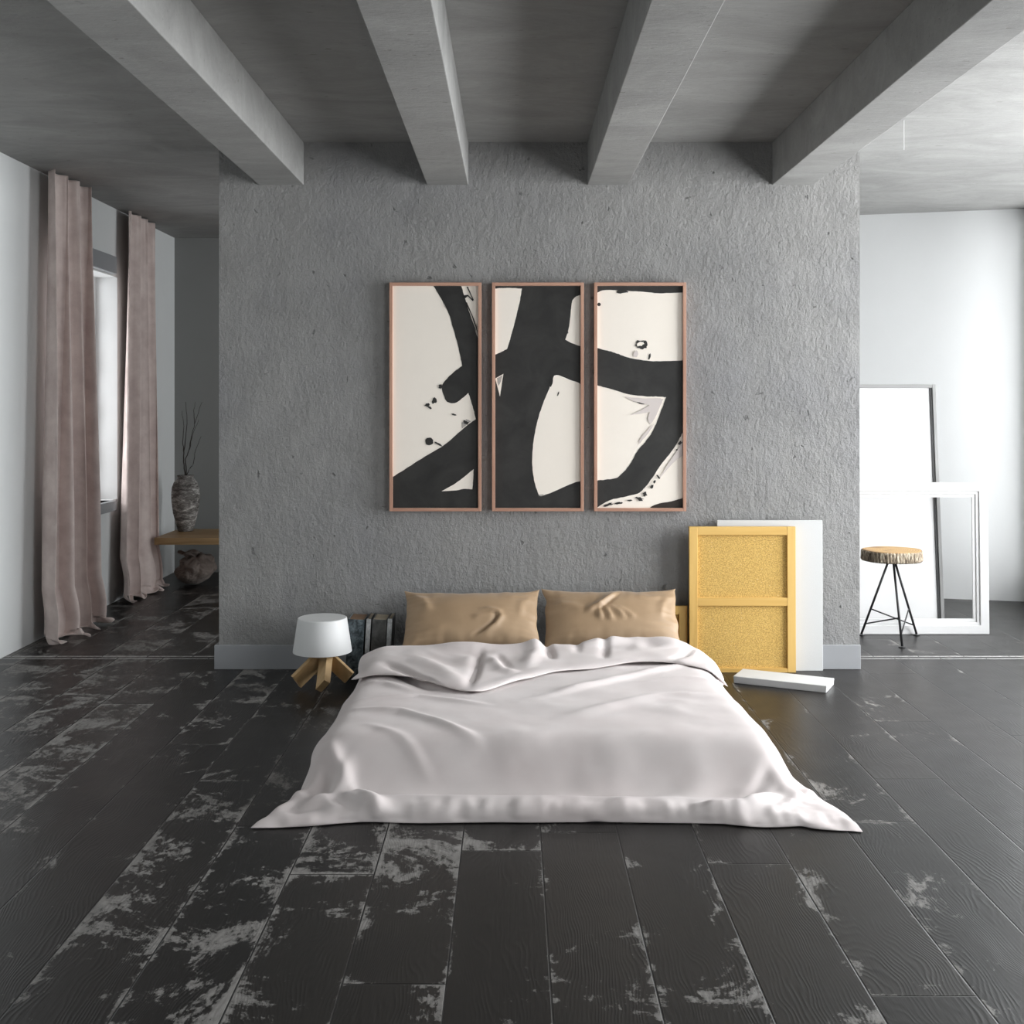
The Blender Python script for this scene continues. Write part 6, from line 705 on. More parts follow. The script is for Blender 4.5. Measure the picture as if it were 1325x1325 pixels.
[0,0,1,-1,-1,0,1,0,0,0,1,-1,0,0,0,0,0,0,0,0,0,0,1,0,0,-1,0,0,0,0,0,0,0,0,0,0,0,0,1,-1,0,0,0,0,1,-1,0,0,0,-1,0,0,0,0,1,0,0,0,0,0,0,-1,1,0,-1,1,1,-1,-1,0,0,-1,0,-1,1,1,1],
[0,0,0,0,0,0,-1,1,0,0,-1,1,0,0,0,0,0,0,1,1,0,0,0,0,0,0,-1,-1,0,0,0,0,0,0,0,0,0,0,-1,1,0,0,0,1,-1,0,0,0,0,0,0,0,0,0,-1,0,0,1,0,-1,0,1,0,0,0,0,0,0,0,-1,0,-1,0,0,0,1,1],
[0,1,-1,0,0,0,0,0,0,0,0,0,0,0,0,0,0,2,1,0,0,0,-1,0,1,0,0,-1,-2,0,-1,1,0,0,0,0,0,0,0,-1,1,0,1,-1,0,-1,0,0,1,0,0,0,0,0,0,1,-1,-1,0,1,0,0,0,0,0,0,-1,1,0,0,-2,1,-2,1,1,1,0],
[0,0,0,0,0,0,0,0,0,0,0,0,0,0,0,2,1,1,0,-1,0,0,0,-1,-1,1,1,0,0,-2,0,-1,0,0,0,0,0,0,1,0,-1,0,-1,0,0,1,0,0,-1,1,0,0,0,0,0,-1,2,-1,0,0,0,0,0,0,0,0,0,0,-1,0,0,-1,0,0,0,1,1],
[0,0,1,-1,0,0,0,-1,0,1,0,0,1,0,2,0,2,-1,-1,0,0,1,0,1,-2,-2,0,2,1,-1,-1,-2,0,0,0,0,0,0,0,0,0,0,0,0,0,0,0,0,1,-1,0,0,0,0,0,0,-1,2,-1,0,0,0,0,0,0,0,0,-1,1,-2,0,0,0,0,1,1,0],
[0,0,0,1,-1,0,0,0,0,0,0,0,0,2,1,0,0,-2,0,1,1,0,0,0,0,-1,-2,0,1,2,0,-1,-2,0,0,0,0,0,-1,1,0,0,0,0,0,0,0,1,-1,0,0,0,0,0,1,-1,0,-1,1,0,0,0,0,0,0,0,0,1,-2,0,0,-1,0,1,-1,1,1],
[0,0,1,-1,0,0,0,0,0,0,1,0,2,0,0,0,-3,0,0,0,-2,-1,-1,1,2,1,0,0,0,1,1,1,0,-2,-1,0,0,0,0,0,0,1,0,-1,0,0,1,-2,0,1,0,0,0,0,0,1,0,0,-1,0,0,0,0,0,0,0,1,-1,1,0,-2,-1,0,0,1,0,1],
[0,0,0,0,0,0,0,1,0,1,0,1,-1,1,-2,-2,-1,0,-1,-2,-1,-2,0,0,1,2,3,1,0,0,1,2,0,0,0,-1,-1,0,0,0,1,-1,0,0,0,0,-1,1,0,0,0,0,0,0,0,0,0,-1,1,0,0,0,0,0,1,-1,0,1,0,0,-1,-1,-1,0,0,1,1],
[0,0,1,1,0,-1,1,0,1,0,1,-1,-1,-2,-2,-1,0,-1,0,-1,0,1,0,0,-1,1,0,1,1,2,0,1,1,1,0,-1,0,-1,0,-1,0,0,-1,1,0,0,0,0,0,1,0,-1,0,0,-1,1,0,0,0,0,0,0,0,0,0,1,0,-1,1,0,0,-2,-1,0,0,1,1],
[0,1,1,0,1,0,0,0,1,-1,-1,-1,-2,-2,-1,0,0,1,-1,1,2,0,1,-1,0,-2,0,0,1,0,3,-1,1,1,0,1,1,0,-2,0,-2,0,1,0,0,0,0,0,0,-1,0,0,0,0,0,-1,0,1,0,0,0,0,0,0,0,0,1,1,0,-1,-1,-1,-1,0,1,0,1],
[0,-1,-1,2,1,1,0,1,-2,-1,-1,-1,0,-1,0,0,1,0,1,1,0,1,0,0,-1,0,-1,-1,-1,0,1,3,1,-1,1,0,1,1,1,-1,0,0,0,0,-1,0,-1,-1,0,-1,0,1,0,0,-1,0,0,0,0,0,0,0,0,0,0,0,0,1,0,-1,-2,-2,2,0,1,0,1],
[0,-3,-2,-1,1,2,1,1,1,-1,-1,0,-1,0,1,2,0,-1,0,0,1,0,0,0,0,0,1,0,-2,-2,-1,2,2,2,-1,0,-1,1,2,0,1,0,0,-1,0,0,0,0,-1,1,0,-1,-1,0,0,0,0,0,0,0,0,0,0,0,0,1,0,0,0,-3,-3,1,0,1,0,1,1],
[0,-2,1,1,1,1,2,-1,-2,-1,-1,-1,0,1,1,0,0,0,0,0,0,0,0,0,1,0,-1,0,0,0,-3,-2,1,2,2,0,-1,-1,0,2,0,0,-1,1,0,1,1,1,1,-1,-1,1,1,-1,1,-1,-1,0,-1,0,1,0,1,0,0,1,0,0,-2,-3,0,0,-1,0,1,0,1],
[0,1,1,1,0,0,-1,-1,-2,-1,0,0,1,1,0,-1,0,1,0,0,0,1,0,0,0,0,0,-1,1,-1,-1,-2,-1,0,2,1,-1,-1,-1,-1,0,0,1,1,3,2,2,0,0,-1,0,0,-1,1,0,0,1,-1,1,0,-1,1,-1,1,1,-1,0,-2,-3,0,1,0,0,1,0,-1,0],
[0,2,1,0,-1,-1,-2,-2,1,1,-1,1,1,0,0,0,0,0,0,1,0,0,-1,0,-1,1,0,-1,0,1,1,-2,-2,-1,0,1,2,-1,-2,0,0,1,2,2,2,0,0,0,0,2,-1,-2,0,0,0,1,1,0,0,-1,-1,1,1,-1,0,0,-3,-2,-1,3,2,0,1,-1,0,-1,-1],
[0,1,0,-2,-1,-2,-1,1,1,0,2,1,0,0,0,-1,0,1,0,0,0,-1,0,0,1,0,0,0,-1,0,1,0,-1,-1,-2,0,1,1,1,0,0,1,0,1,-2,-1,-1,0,1,0,1,0,0,0,2,2,1,1,-1,0,-1,-2,0,-1,0,-2,0,-1,3,2,2,1,-1,-1,-2,-1,0],
[0,-1,0,-1,-1,-1,0,1,1,1,1,0,0,0,-1,1,1,-1,0,-1,0,0,1,0,0,-1,0,1,0,0,0,1,0,-1,-1,-1,-1,2,1,-1,0,0,0,-3,0,-1,0,1,0,0,1,0,0,0,0,1,0,1,0,1,1,-1,-3,0,-1,0,1,3,1,1,0,1,0,1,-2,-2,0],
[0,-1,-2,1,0,0,1,1,0,0,0,0,0,0,0,0,0,0,0,0,0,0,0,0,-1,1,0,-1,1,0,-1,0,0,1,0,-1,0,-1,1,1,0,-1,-2,0,0,0,0,1,1,1,-1,-1,-1,0,0,-1,0,-1,2,0,2,-1,0,-1,0,0,1,0,0,-1,1,1,1,0,0,1,-1],
[0,-1,0,-1,0,2,0,0,0,0,-1,0,0,1,0,0,-1,1,0,0,0,-1,0,1,0,-1,1,0,0,0,0,0,0,-1,0,1,0,0,-1,0,0,0,0,-1,-1,0,0,-1,1,0,1,0,-1,0,-1,0,0,1,-1,1,-1,0,0,1,0,0,0,0,0,0,-1,0,2,-1,1,1,1],
[0,0,-1,0,1,0,0,-1,0,0,1,0,0,-1,1,0,0,-1,1,0,-1,1,0,-1,1,0,-1,1,0,-1,1,0,0,0,0,0,0,0,0,0,0,-1,0,0,-1,0,-1,0,-2,0,1,2,0,0,-1,-1,0,0,2,1,0,-1,0,0,0,1,0,0,-1,0,-1,-1,0,0,1,2,1],
[0,0,0,0,0,0,0,0,-1,1,0,0,0,0,0,0,0,0,0,0,0,0,0,0,0,0,0,0,-1,1,-1,0,1,0,0,0,0,0,0,0,0,0,0,0,0,-1,1,-1,-1,-1,0,1,2,0,-1,-1,-1,0,1,0,0,1,0,0,0,0,0,-1,0,-1,0,0,0,1,0,1,1],
[0,0,-1,0,0,0,0,0,1,0,0,0,0,0,0,0,0,0,-1,0,1,0,0,0,0,0,0,1,0,-1,1,-1,-1,1,1,0,-1,0,0,0,0,0,0,1,0,0,-1,0,0,0,-1,-1,1,0,2,-1,-1,0,-1,-1,0,0,1,0,0,0,0,0,0,0,0,0,-1,1,1,0,1],
[0,-1,0,1,0,1,-1,0,0,0,0,0,1,0,-1,0,0,0,0,0,0,0,0,0,0,0,0,-1,1,1,-1,0,0,0,-1,0,1,0,0,0,0,0,0,-1,1,0,0,0,0,0,0,1,-1,0,0,1,0,-1,-1,-1,0,1,0,1,0,-1,-1,1,-1,0,-1,1,0,0,0,1,1],
[0,-1,0,1,1,-1,0,0,1,0,0,0,-1,0,1,0,-1,0,0,0,-1,0,0,1,0,0,0,0,0,0,0,1,0,-2,1,0,0,0,0,0,0,0,0,0,-1,1,0,-1,1,0,0,0,2,0,-1,0,0,0,-2,0,0,1,1,0,-1,0,0,-1,0,-1,0,-1,1,0,0,1,1],
[0,0,0,0,-1,0,1,1,-1,0,0,0,0,0,0,0,0,0,0,0,0,0,0,0,0,0,0,0,0,0,0,0,0,1,-1,0,0,0,0,0,0,0,0,0,0,-1,1,0,0,0,1,-1,0,1,0,0,0,-1,0,0,0,0,0,0,0,0,0,0,-1,0,0,0,0,0,0,1,0],
[0,0,0,0,0,0,0,0,0,0,0,0,0,1,0,0,0,-1,0,0,1,0,0,-1,0,0,0,0,0,0,0,0,0,0,0,0,-1,0,1,0,0,0,0,0,0,0,-1,2,-2,0,0,1,-1,-1,1,0,0,0,1,0,0,0,-1,0,1,0,0,0,0,0,0,0,0,-1,1,0,0],
[0,1,0,-1,1,-1,0,0,0,0,1,0,0,-1,0,-1,1,1,0,0,-1,0,1,0,0,-1,0,1,0,0,-1,0,0,0,1,-1,1,-1,-1,1,-1,1,0,0,0,0,0,0,1,0,-2,0,1,-1,-1,0,0,1,0,0,0,0,1,0,0,0,0,0,0,0,0,0,0,1,0,0,-1],
[0,1,0,-1,0,1,0,-1,0,1,0,0,0,-1,0,1,-1,0,0,0,0,0,-1,0,1,1,0,0,0,0,1,-1,-1,0,-1,1,0,1,-1,-1,1,0,0,0,0,0,0,-1,1,0,1,0,-1,1,-1,0,0,0,0,0,0,0,0,0,0,0,0,-1,1,0,0,0,0,0,0,0,0],
[0,0,0,1,-1,0,0,1,0,0,0,-1,0,1,0,0,0,0,-1,0,0,0,0,0,-1,1,0,0,1,0,-1,0,0,0,0,0,0,0,1,0,0,-1,0,0,0,0,0,0,-1,1,1,1,0,0,0,0,0,-1,-1,0,0,0,0,0,0,0,-1,1,0,-1,0,0,0,1,0,0,0],
[0,-2,0,0,0,1,0,0,0,0,-2,1,0,1,0,0,0,0,0,0,0,0,-1,0,1,-1,1,-1,0,0,0,0,1,-1,1,0,0,0,0,1,0,-1,0,0,0,-1,0,0,0,0,1,-1,1,0,0,0,0,0,1,-1,0,0,0,0,-1,0,1,0,-1,1,0,0,0,-1,0,-1,3],
[0,-7,-1,1,1,-1,0,-1,0,-1,1,0,0,-1,0,0,1,0,1,0,0,0,1,0,-1,0,-1,0,-1,0,1,1,0,1,-1,0,0,0,0,-1,0,1,0,0,0,1,0,0,0,-1,-2,0,-1,0,1,0,0,1,0,1,0,0,0,0,1,0,0,0,1,0,0,0,-1,-1,-1,2,6]]
def warp(p):
    k = max(0, min(1, (-1.15 - p.y) / 1.15)); p.y -= .105 * k
    k = max(0, min(1, (p.y + 1.9) / .7)); p.x = .155 + (p.x - .155) * (1 - (.045 if p.x > .155 else .02) * k)
    k = max(0, min(1, (-1.95 - p.y) / .4)); p.x = .155 + (p.x - .155) * (1 + .02 * k)
    if p.y > -1.75:
        k = min(1, (p.y + 1.75) / .3)
        if p.x < -.75: p.x = -.75 + (p.x + .75) * (1 - .7 * k)
        if p.x > 1.04: p.x = 1.04 + (p.x - 1.04) * (1 - .75 * k)
    if p.y > -1.05: p.y += .10 * min(1, (p.y + 1.05) / .25)
    if p.x > .9 and p.y < -2: p.y += .05 * min(1, (p.x - .9) / .3) * min(1, (-2 - p.y) / .2)
    if p.y < -2.1 and p.z < .23:
        k = min(1, (-2.1 - p.y) / .1); q = p.z / .23
        p.y -= .05 * (1 - q) * k; p.z *= 1 - k * (1 - q ** 1.25)
def duvet():
    gx, gy, gz, gh = unpack(DUVET)
    ny, nx = len(gx) - 1, len(gx[0]) - 1
    mid = [[Vector((gx[j][i], gy[j][i], gz[j][i])) for i in range(nx + 1)] for j in range(ny + 1)]
    for row in mid:
        for p in row: warp(p)
    V = []; low = []
    for j in range(ny + 1):
        for i in range(nx + 1):
            du = mid[j][min(i + 1, nx)] - mid[j][max(i - 1, 0)]; dv = mid[min(j + 1, ny)][i] - mid[max(j - 1, 0)][i]
            nn = du.cross(dv).normalized(); e = min(i, nx - i, j, ny - j)
            h = max(gh[j][i], .004) if e else 0
            V.append(mid[j][i] + nn * h)
            if e: low.append(mid[j][i] - nn * h)
    V += low
    for v in V: v.z = max(.003, v.z)
    # same grid as the cloth: two layers sharing their rim
    ids = {}; order = []
    N = (nx + 1) * (ny + 1)
    def vid(l, i, j):
        if i in (0, nx) or j in (0, ny): l = 0
        return l * N + j * (nx + 1) + i
    F_ = []
    for l in (0, 1):
        for j in range(ny):
            for i in range(nx):
                f = [vid(l, i, j), vid(l, i + 1, j), vid(l, i + 1, j + 1), vid(l, i, j + 1)]
                if l: f.reverse()
                F_.append(f)
    used = sorted({v for f in F_ for v in f}); mp = {v: k for k, v in enumerate(used)}
    o = mesh('duvet', V, [[mp[v] for v in f] for f in F_], 'duvet', smooth=True)
    me = o.data
    sub = o.modifiers.new('s', 'SUBSURF'); sub.levels = 1; sub.render_levels = 1
    dg = bpy.context.evaluated_depsgraph_get(); ev = o.evaluated_get(dg)
    me2 = bpy.data.meshes.new_from_object(ev); o.modifiers.clear(); o.data = me2; me2.name = 'duvet'
    pos = [v.co.copy() for v in me2.vertices]; nrm = [v.normal.copy() for v in me2.vertices]
    P = lambda *pts: [tuple(atz(x, y, z).xy) for x, y, z in pts]
    for (pl, wd, amp, sh) in FOLDS(P):
        bx = [q[0] for q in pl]; by = [q[1] for q in pl]; r = 3.2 * wd; bx = (min(bx) - r, max(bx) + r); by = (min(by) - r, max(by) + r)
        for q, nn in zip(pos, nrm):
            if nn.z < .05 or not (bx[0] < q.x < bx[1] and by[0] < q.y < by[1]): continue
            h = stroke(q.xy, pl, wd, amp, sh)
            if h: q += nn * h * min(1, nn.z * 2)
    flat = []
    for q, nn in zip(pos, nrm):
        if q.y < -2.36 and nn.z > .05:
            k = min(1, (-2.36 - q.y) / .05); q += nn * (.013 * noise.noise(Vector((q.x * 9, q.y * 14, 0))) + .009 * noise.noise(Vector((q.x * 24, q.y * 9, 5)))) * k
        elif nn.z > .3: q.z += .004 * noise.noise(Vector((q.x * 4 + q.y * 2, q.y * 6, 2)))
        q.z = max(.002, q.z); flat += q[:]
    me2.vertices.foreach_set('co', flat); me2.update()
    for p in me2.polygons: p.use_smooth = True
    o.modifiers.new('subdivision', 'SUBSURF').render_levels = 1
    return o
def FOLDS(P):
    z = .235; y = .275
    return [
        (P((495, 850, y), (530, 866, y), (565, 882, y)), .028, -.024, .5),
        (P((535, 846, y), (570, 862, y), (597, 880, y)), .06, .022, .3),
        (P((622, 838, y), (617, 860, y), (606, 886, y)), .022, -.024, .5),
        (P((632, 846, y), (650, 862, y), (672, 866, y)), .026, .018, .5),
        (P((642, 842, y), (660, 860, y)), .018, -.014, .4),
        (P((470, 870, y), (500, 872, y), (540, 884, y)), .022, .012, .4),
        (P((702, 820, y), (708, 834, y), (716, 850, y)), .024, -.024, .4),
        (P((690, 822, y), (694, 840, y), (680, 862, y)), .04, .02, .3),
        (P((744, 818, y), (748, 842, y)), .022, -.012, .3),
        (P((779, 814, y), (783, 832, y), (782, 850, y)), .022, -.018, .4),
        (P((820, 816, y), (826, 840, y)), .05, .012, .2),
        (P((900, 826, y), (886, 842, y), (868, 850, y)), .022, -.016, .4),
        (P((930, 838, y), (915, 856, y)), .03, .012, .3),

        (P((455, 915, z), (520, 920, z), (570, 935, z), (625, 955, z)), .026, .019, .5),
        (P((450, 905, z), (540, 900, z), (640, 913, z)), .02, .010, .5),
        (P((470, 935, z), (520, 950, z), (560, 965, z)), .02, .008, .3),
        (P((690, 905, z), (800, 880, z), (900, 858, z)), .035, .018, -.5),
        (P((720, 930, z), (850, 900, z), (930, 900, z)), .04, .014, .3),
        (P((800, 885, z), (880, 878, z), (940, 880, z)), .02, .007, .3),
        (P((380, 1040, .05), (430, 1010, .12), (455, 975, .18)), .026, .024, .5),
        (P((420, 960, .2), (455, 1000, .15), (500, 1045, .05)), .028, .034, .5),
        (P((405, 985, .15), (440, 1020, .08), (480, 1055, .03)), .022, -.020, 0),
        (P((345, 1055, .02), (375, 1035, .05), (400, 1010, .1)), .02, .018, .3),
        (P((440, 1000, .15), (470, 1040, .06), (510, 1060, .02)), .018, .014, -.4),
        (P((360, 1030, .04), (420, 1045, .03), (450, 1060, .02)), .02, .014, .4),
        (P((1005, 985, .18), (960, 1020, .12), (890, 1042, .06)), .030, .030, -.5),
        (P((1010, 1000, .1), (970, 1030, .06), (930, 1050, .03)), .02, -.018, 0),
        (P((1030, 1010, .1), (980, 1035, .06), (950, 1058, .02)), .02, .016, .4),
        (P((1060, 1010, .05), (1020, 1040, .04), (990, 1060, .02)), .016, .013, .3),
    ]
tag(duvet(), 'large dusty pink duvet draped over the low bed and pooling on the floor', 'duvet')

# ------------------------------------------------------------------ pillows
def pillow(name, cx, lz, ty, label, wdt, hgt, folds, rot, seed, lean):
    n, m = 88, 56
    rnd = random.Random(seed)
    ph = [rnd.uniform(0, 6) for _ in range(8)]
    V = []; Fc = []
    def pt(i, j, l):
        u = 2 * i / n - 1; v = 2 * j / m - 1
        su = math.sin(u * PI / 2); sv = math.sin(v * PI / 2)      # denser rows at the rim
        # rim is drawn in along each side, corners stay as points
        x = su * wdt / 2 * (1 - .06 * (1 - sv ** 4)); y = sv * hgt / 2 * (1 - .13 * (1 - su ** 4))
        q = max(0, (1 - abs(su) ** 2.6) * (1 - abs(sv) ** 2.3))
        t = .080 * q ** .6
        x += .014 * noise.noise(Vector((sv * 2.6 + seed * 9, su * 2, 0))) * abs(su) ** 6; y += .010 * noise.noise(Vector((su * 3.1, seed * 5 + sv, 3))) * abs(sv) ** 6
        rim = (1 - q)
        t += .016 * noise.noise(Vector((sv * 7, su * 2.2, seed))) * abs(su) ** 3 * q ** .3 + .010 * noise.noise(Vector((su * 9, sv * 2, seed + 4))) * abs(sv) ** 3 * q ** .3
        t += .004 * noise.noise(Vector((x * 7 + seed, y * 9, l * 3))) * q ** .3
        h = t
        if l > 0:
            for pl, wd, amp, sh in folds: h += stroke(Vector((su, sv * hgt / wdt)), pl, wd, amp, sh) * q ** .25
        return Vector((x, y, h * l))
    N = (n + 1) * (m + 1)
    for l in (1, -1):
        for j in range(m + 1):
            for i in range(n + 1): V.append(pt(i, j, l))
    def vid(l, i, j):
        if i in (0, n) or j in (0, m): l = 0
        return l * N + j * (n + 1) + i
    for l in (0, 1):
        for j in range(m):
            for i in range(n):
                f = [vid(l, i, j), vid(l, i + 1, j), vid(l, i + 1, j + 1), vid(l, i, j + 1)]
                Fc.append(f if not l else f[::-1])
    used = sorted({v for f in Fc for v in f}); mp = {v: k for k, v in enumerate(used)}
    R = Matrix.Translation((cx, ty, lz)) @ Matrix.Rotation(rot, 4, 'Y') @ Matrix.Rotation(lean, 4, 'X')
    o = mesh(name, [V[v] for v in used], [[mp[v] for v in f] for f in Fc], 'pillow', smooth=True)
    o.matrix_world = R
    tag(o, label, 'pillow', 'tan pillows at the head of the bed')
    return o
f1 = [([(.08, .0), (.26, .03), (.40, .0), (.44, -.10), (.36, -.24), (.2, -.36), (.02, -.46)], .04, .017, -.6), ([(.0, -.42), (.2, -.30), (.34, -.18), (.40, -.06), (.34, .0)], .03, -.013, .3), ([(.0, -.1), (.2, -.07), (.36, -.06)], .05, .008, .4), ([(-.95, .42), (-.74, .3), (-.62, .02)], .08, .014, .4), ([(-.9, -.4), (-.6, -.3), (-.3, -.26)], .08, .008, .3), ([(.95, .4), (.78, .2), (.74, -.1)], .06, .008, .3)]
pillow('pillow', -.222, .325, -.255, 'tan sateen pillow on the left, leaning on the wall beside the books', .765, .40, f1, -.01, 1, math.radians(44))
f2 = [([(.16, .50), (.02, .33), (-.14, .16), (-.30, .05), (-.42, .0)], .05, .024, .75), ([(.14, .42), (.0, .25), (-.12, .10), (-.26, .0)], .03, -.012, 0), ([(-.14, .18), (-.19, .02), (-.16, -.16)], .035, .018, .5), ([(-.12, .16), (-.05, .0), (.0, -.18)], .035, .015, .5), ([(-.06, .14), (.10, .02), (.2, -.14)], .035, .013, .5), ([(.06, .12), (.24, .0), (.36, -.12)], .035, .010, .5), ([(-.92, .25), (-.6, .15), (-.4, .05)], .07, .009, .3), ([(.95, .4), (.8, .2), (.74, -.1)], .06, .010, .3), ([(.3, .4), (.6, .3), (.9, .42)], .06, .006, .2)]
pillow('pillow', .545, .325, -.235, 'creased tan sateen pillow on the right, next to the yellow backed canvas', .765, .40, f2, .0, 2, math.radians(47))

# ------------------------------------------------------------------ triptych
def smooth_poly(pts, k=5, jit=.8, seed=1, close=True):
    out = []; n = len(pts); rnd = random.Random(seed)
    for i in range(n):
        p0, p1, p2, p3 = [Vector(pts[(i + d) % n]) for d in (-1, 0, 1, 2)]
        a = (p1 - p0).normalized().dot((p2 - p1).normalized()) if (p1 - p0).length > 1e-6 and (p2 - p1).length > 1e-6 else 0
        b = (p2 - p1).normalized().dot((p3 - p2).normalized()) if (p3 - p2).length > 1e-6 and (p2 - p1).length > 1e-6 else 0
        t1 = (p2 - p0) / 2 if a > .78 else (p2 - p1)
        t2 = (p3 - p1) / 2 if b > .78 else (p2 - p1)
        L = (p2 - p1).length
        if t1.length > L * 1.2: t1 = t1 * (L * 1.2 / t1.length)
        if t2.length > L * 1.2: t2 = t2 * (L * 1.2 / t2.length)
        for q in range(k):
            t = q / k; h = t * t * (3 - 2 * t)
            p = p1 * (2 * t ** 3 - 3 * t * t + 1) + t1 * (t ** 3 - 2 * t * t + t) + p2 * (-2 * t ** 3 + 3 * t * t) + t2 * (t ** 3 - t * t)
            if q and L > 12: p = p + Vector((rnd.uniform(-jit, jit), rnd.uniform(-jit, jit)))
            out.append(p)
    return out
def m_ink():
    t = NT('black_brushed_paint'); v = t.coord()
    n = t.noise(v, 6, 5, .6, .6); c = t.ramp(n, (.35, (.014, .014, .013)), (.7, (.034, .033, .031)))
    return t.out(c, .6)
M['ink'] = m_ink(); M['cream'] = paint('cream_canvas', (.93, .865, .775), .8, .1, 250, .015)
M['pale_wash'] = paint('pale_lilac_grey_wash', (.66, .60, .57), .8); M['ink_wash'] = paint('grey_ink_wash', (.42, .395, .365), .8); M['ink_brown'] = paint('brown_black_paint', (.022, .014, .010), .6)
def spot(cx, cy, rx, ry, seed=1, rot=0, n=14, rough=.25):
    rnd = random.Random(seed); c, s = math.cos(rot), math.sin(rot); out = []
    for k in range(n):
        a = 2 * PI * k / n; r = 1 + rnd.uniform(-rough, rough)
        x, y = rx * math.cos(a) * r, ry * math.sin(a) * r; out.append((cx + c * x - s * y, cy + s * x + c * y))
    return out
def panel(x0, x1, polys, label, cropx):
    """x0,x1 outer px of the frame; polys in the coordinates of a 4.0143x enlarged view whose origin is (cropx, 350)"""
    k = .2491
    yF = -.040; s = 227.0
    z1, z0 = H0 - (366.4 - 523) / s, H0 - (660.8 - 523) / s
    a, c = (x0 - 662) / s, (x1 - 662) / s
    cx = (a + c) / 2; cz = (z0 + z1) / 2; hx, hz = (c - a) / 2, (z1 - z0) / 2
    t = thing('framed_painting', (cx, 0, z0), label, 'painting', 'triptych of abstract paintings')
    w_ = .018; yb_ = -.006
    for sx in (-1, 1):
        xa, xb = sorted((sx * hx, sx * (hx - w_)))
        MB().box(xa, xb, yF, yb_, 0, 2 * hz).build('frame_side', 'copper_wood', t, bevel=.0015)
    for q, (za, zb) in enumerate(((0, w_), (2 * hz - w_, 2 * hz))):
        MB().box(-hx + w_, hx - w_, yF, yb_, za, zb).build('frame_rail', 'copper_wood_h', t, bevel=.0015)
    m = MB(); yc = -.022
    m.box(-hx + w_, hx - w_, yc, yb_, w_, 2 * hz - w_, 0)
    lim = hx - w_ - .0005
    for n, (mi, pts, jit) in enumerate(polys):
        sp = smooth_poly(pts, 5, jit, n)
        vs = []
        for p in sp:
            X = (cropx + p.x * k - 662) / s - cx; Z = H0 - (350 + p.y * k - 523) / s - z0
            vs.append(Vector((max(-lim, min(lim, X)), yc - .0006 - .0003 * (n + 1), max(w_ + .0005, min(2 * hz - w_ - .0005, Z)))))
        tr = tessellate_polygon([[Vector((v.x, v.z, 0)) for v in vs]])
        m.add(vs, [tuple(f) for f in tr], mi)
    o = mesh('canvas', m.v, m.f, ['cream', 'ink', 'ink_wash', 'ink_brown', 'pale_wash'], t, False, m.mi)
    MB().box(-hx + .05, hx - .05, yb_, 0, 2 * hz - .06, 2 * hz - .03).build('hanging_batten', 'pine_h', t)
    return t
p1 = [
 (1, [(283, 80), (428, 80), (445, 140), (480, 250), (522, 375), (530, 700), (530, 1240), (60, 1240), (60, 1080), (75, 1070), (150, 1022), (240, 965), (340, 905), (400, 855), (460, 803), (503, 772), (492, 725), (478, 675), (465, 636), (435, 662), (405, 685), (375, 690), (350, 677), (338, 650), (326, 610), (332, 590), (360, 555), (395, 523), (432, 497), (422, 440), (408, 380), (385, 300), (362, 225), (325, 150)], 1.2),
 (0, [(326, 1145), (400, 1103), (450, 1065), (492, 1030), (490, 1080), (485, 1135), (440, 1133), (400, 1141)], .8),
 (2, [(430, 790), (455, 772), (478, 782), (455, 802), (432, 822)], 1),
 (1, spot(262, 887, 21, 20, 1, 0, 18, .06), .3), (1, spot(289, 676, 11, 17, 2, .3), .5), (1, spot(252, 699, 14, 8, 3, -.3), .5), (1, spot(266, 713, 12, 6, 4, .6), .5),
 (1, spot(390, 748, 13, 4, 5, .2), .3), (1, spot(308, 900, 22, 5, 6, .5), .5), (1, spot(320, 603, 9, 13, 9, 0), .8), (1, spot(452, 788, 14, 9, 11, .3, 14, .5), .8),
 (1, [(441, 132), (462, 128), (490, 156), (488, 162), (462, 136), (444, 150)], .3), (1, [(455, 86), (462, 86), (494, 158), (488, 156)], .3),
 (1, [(450, 165), (458, 168), (488, 240), (510, 300), (512, 325), (498, 285), (476, 225)], 1.2),
 (2, [(497, 300), (515, 330), (516, 352), (505, 330)], .6), (2, [(330, 160), (345, 190), (352, 210), (338, 185)], .6)]
p2 = [
 (1, [(590, 70), (1060, 70), (1060, 1240), (590, 1240)], 0),
 (0, [(596, 96), (660, 93), (742, 96), (728, 175), (700, 290), (666, 407), (635, 424), (596, 440)], 1.0),
 (0, [(1056, 128), (1035, 132), (1012, 145), (1000, 172), (993, 240), (982, 310), (966, 360), (1005, 380), (1056, 398)], .9),
 (0, [(908, 547), (928, 544), (975, 562), (1056, 592), (1056, 1090), (1010, 1102), (950, 1127), (850, 1168), (828, 1162), (808, 1100), (797, 1035), (796, 960), (806, 860), (824, 775), (843, 715), (868, 650), (893, 590)], 1.2),
 (0, [(604, 562), (646, 537), (638, 590), (628, 655)], .6), (2, [(612, 560), (640, 545), (632, 580), (620, 600)], 1),
 (1, spot(894, 585, 8, 26, 4, .3, 14, .3), .8), (1, spot(930, 640, 3, 11, 5, .4), .3), (1, spot(975, 322, 6, 9, 6, 0), .5), (2, spot(842, 1166, 14, 4, 3, -.2), .3)]
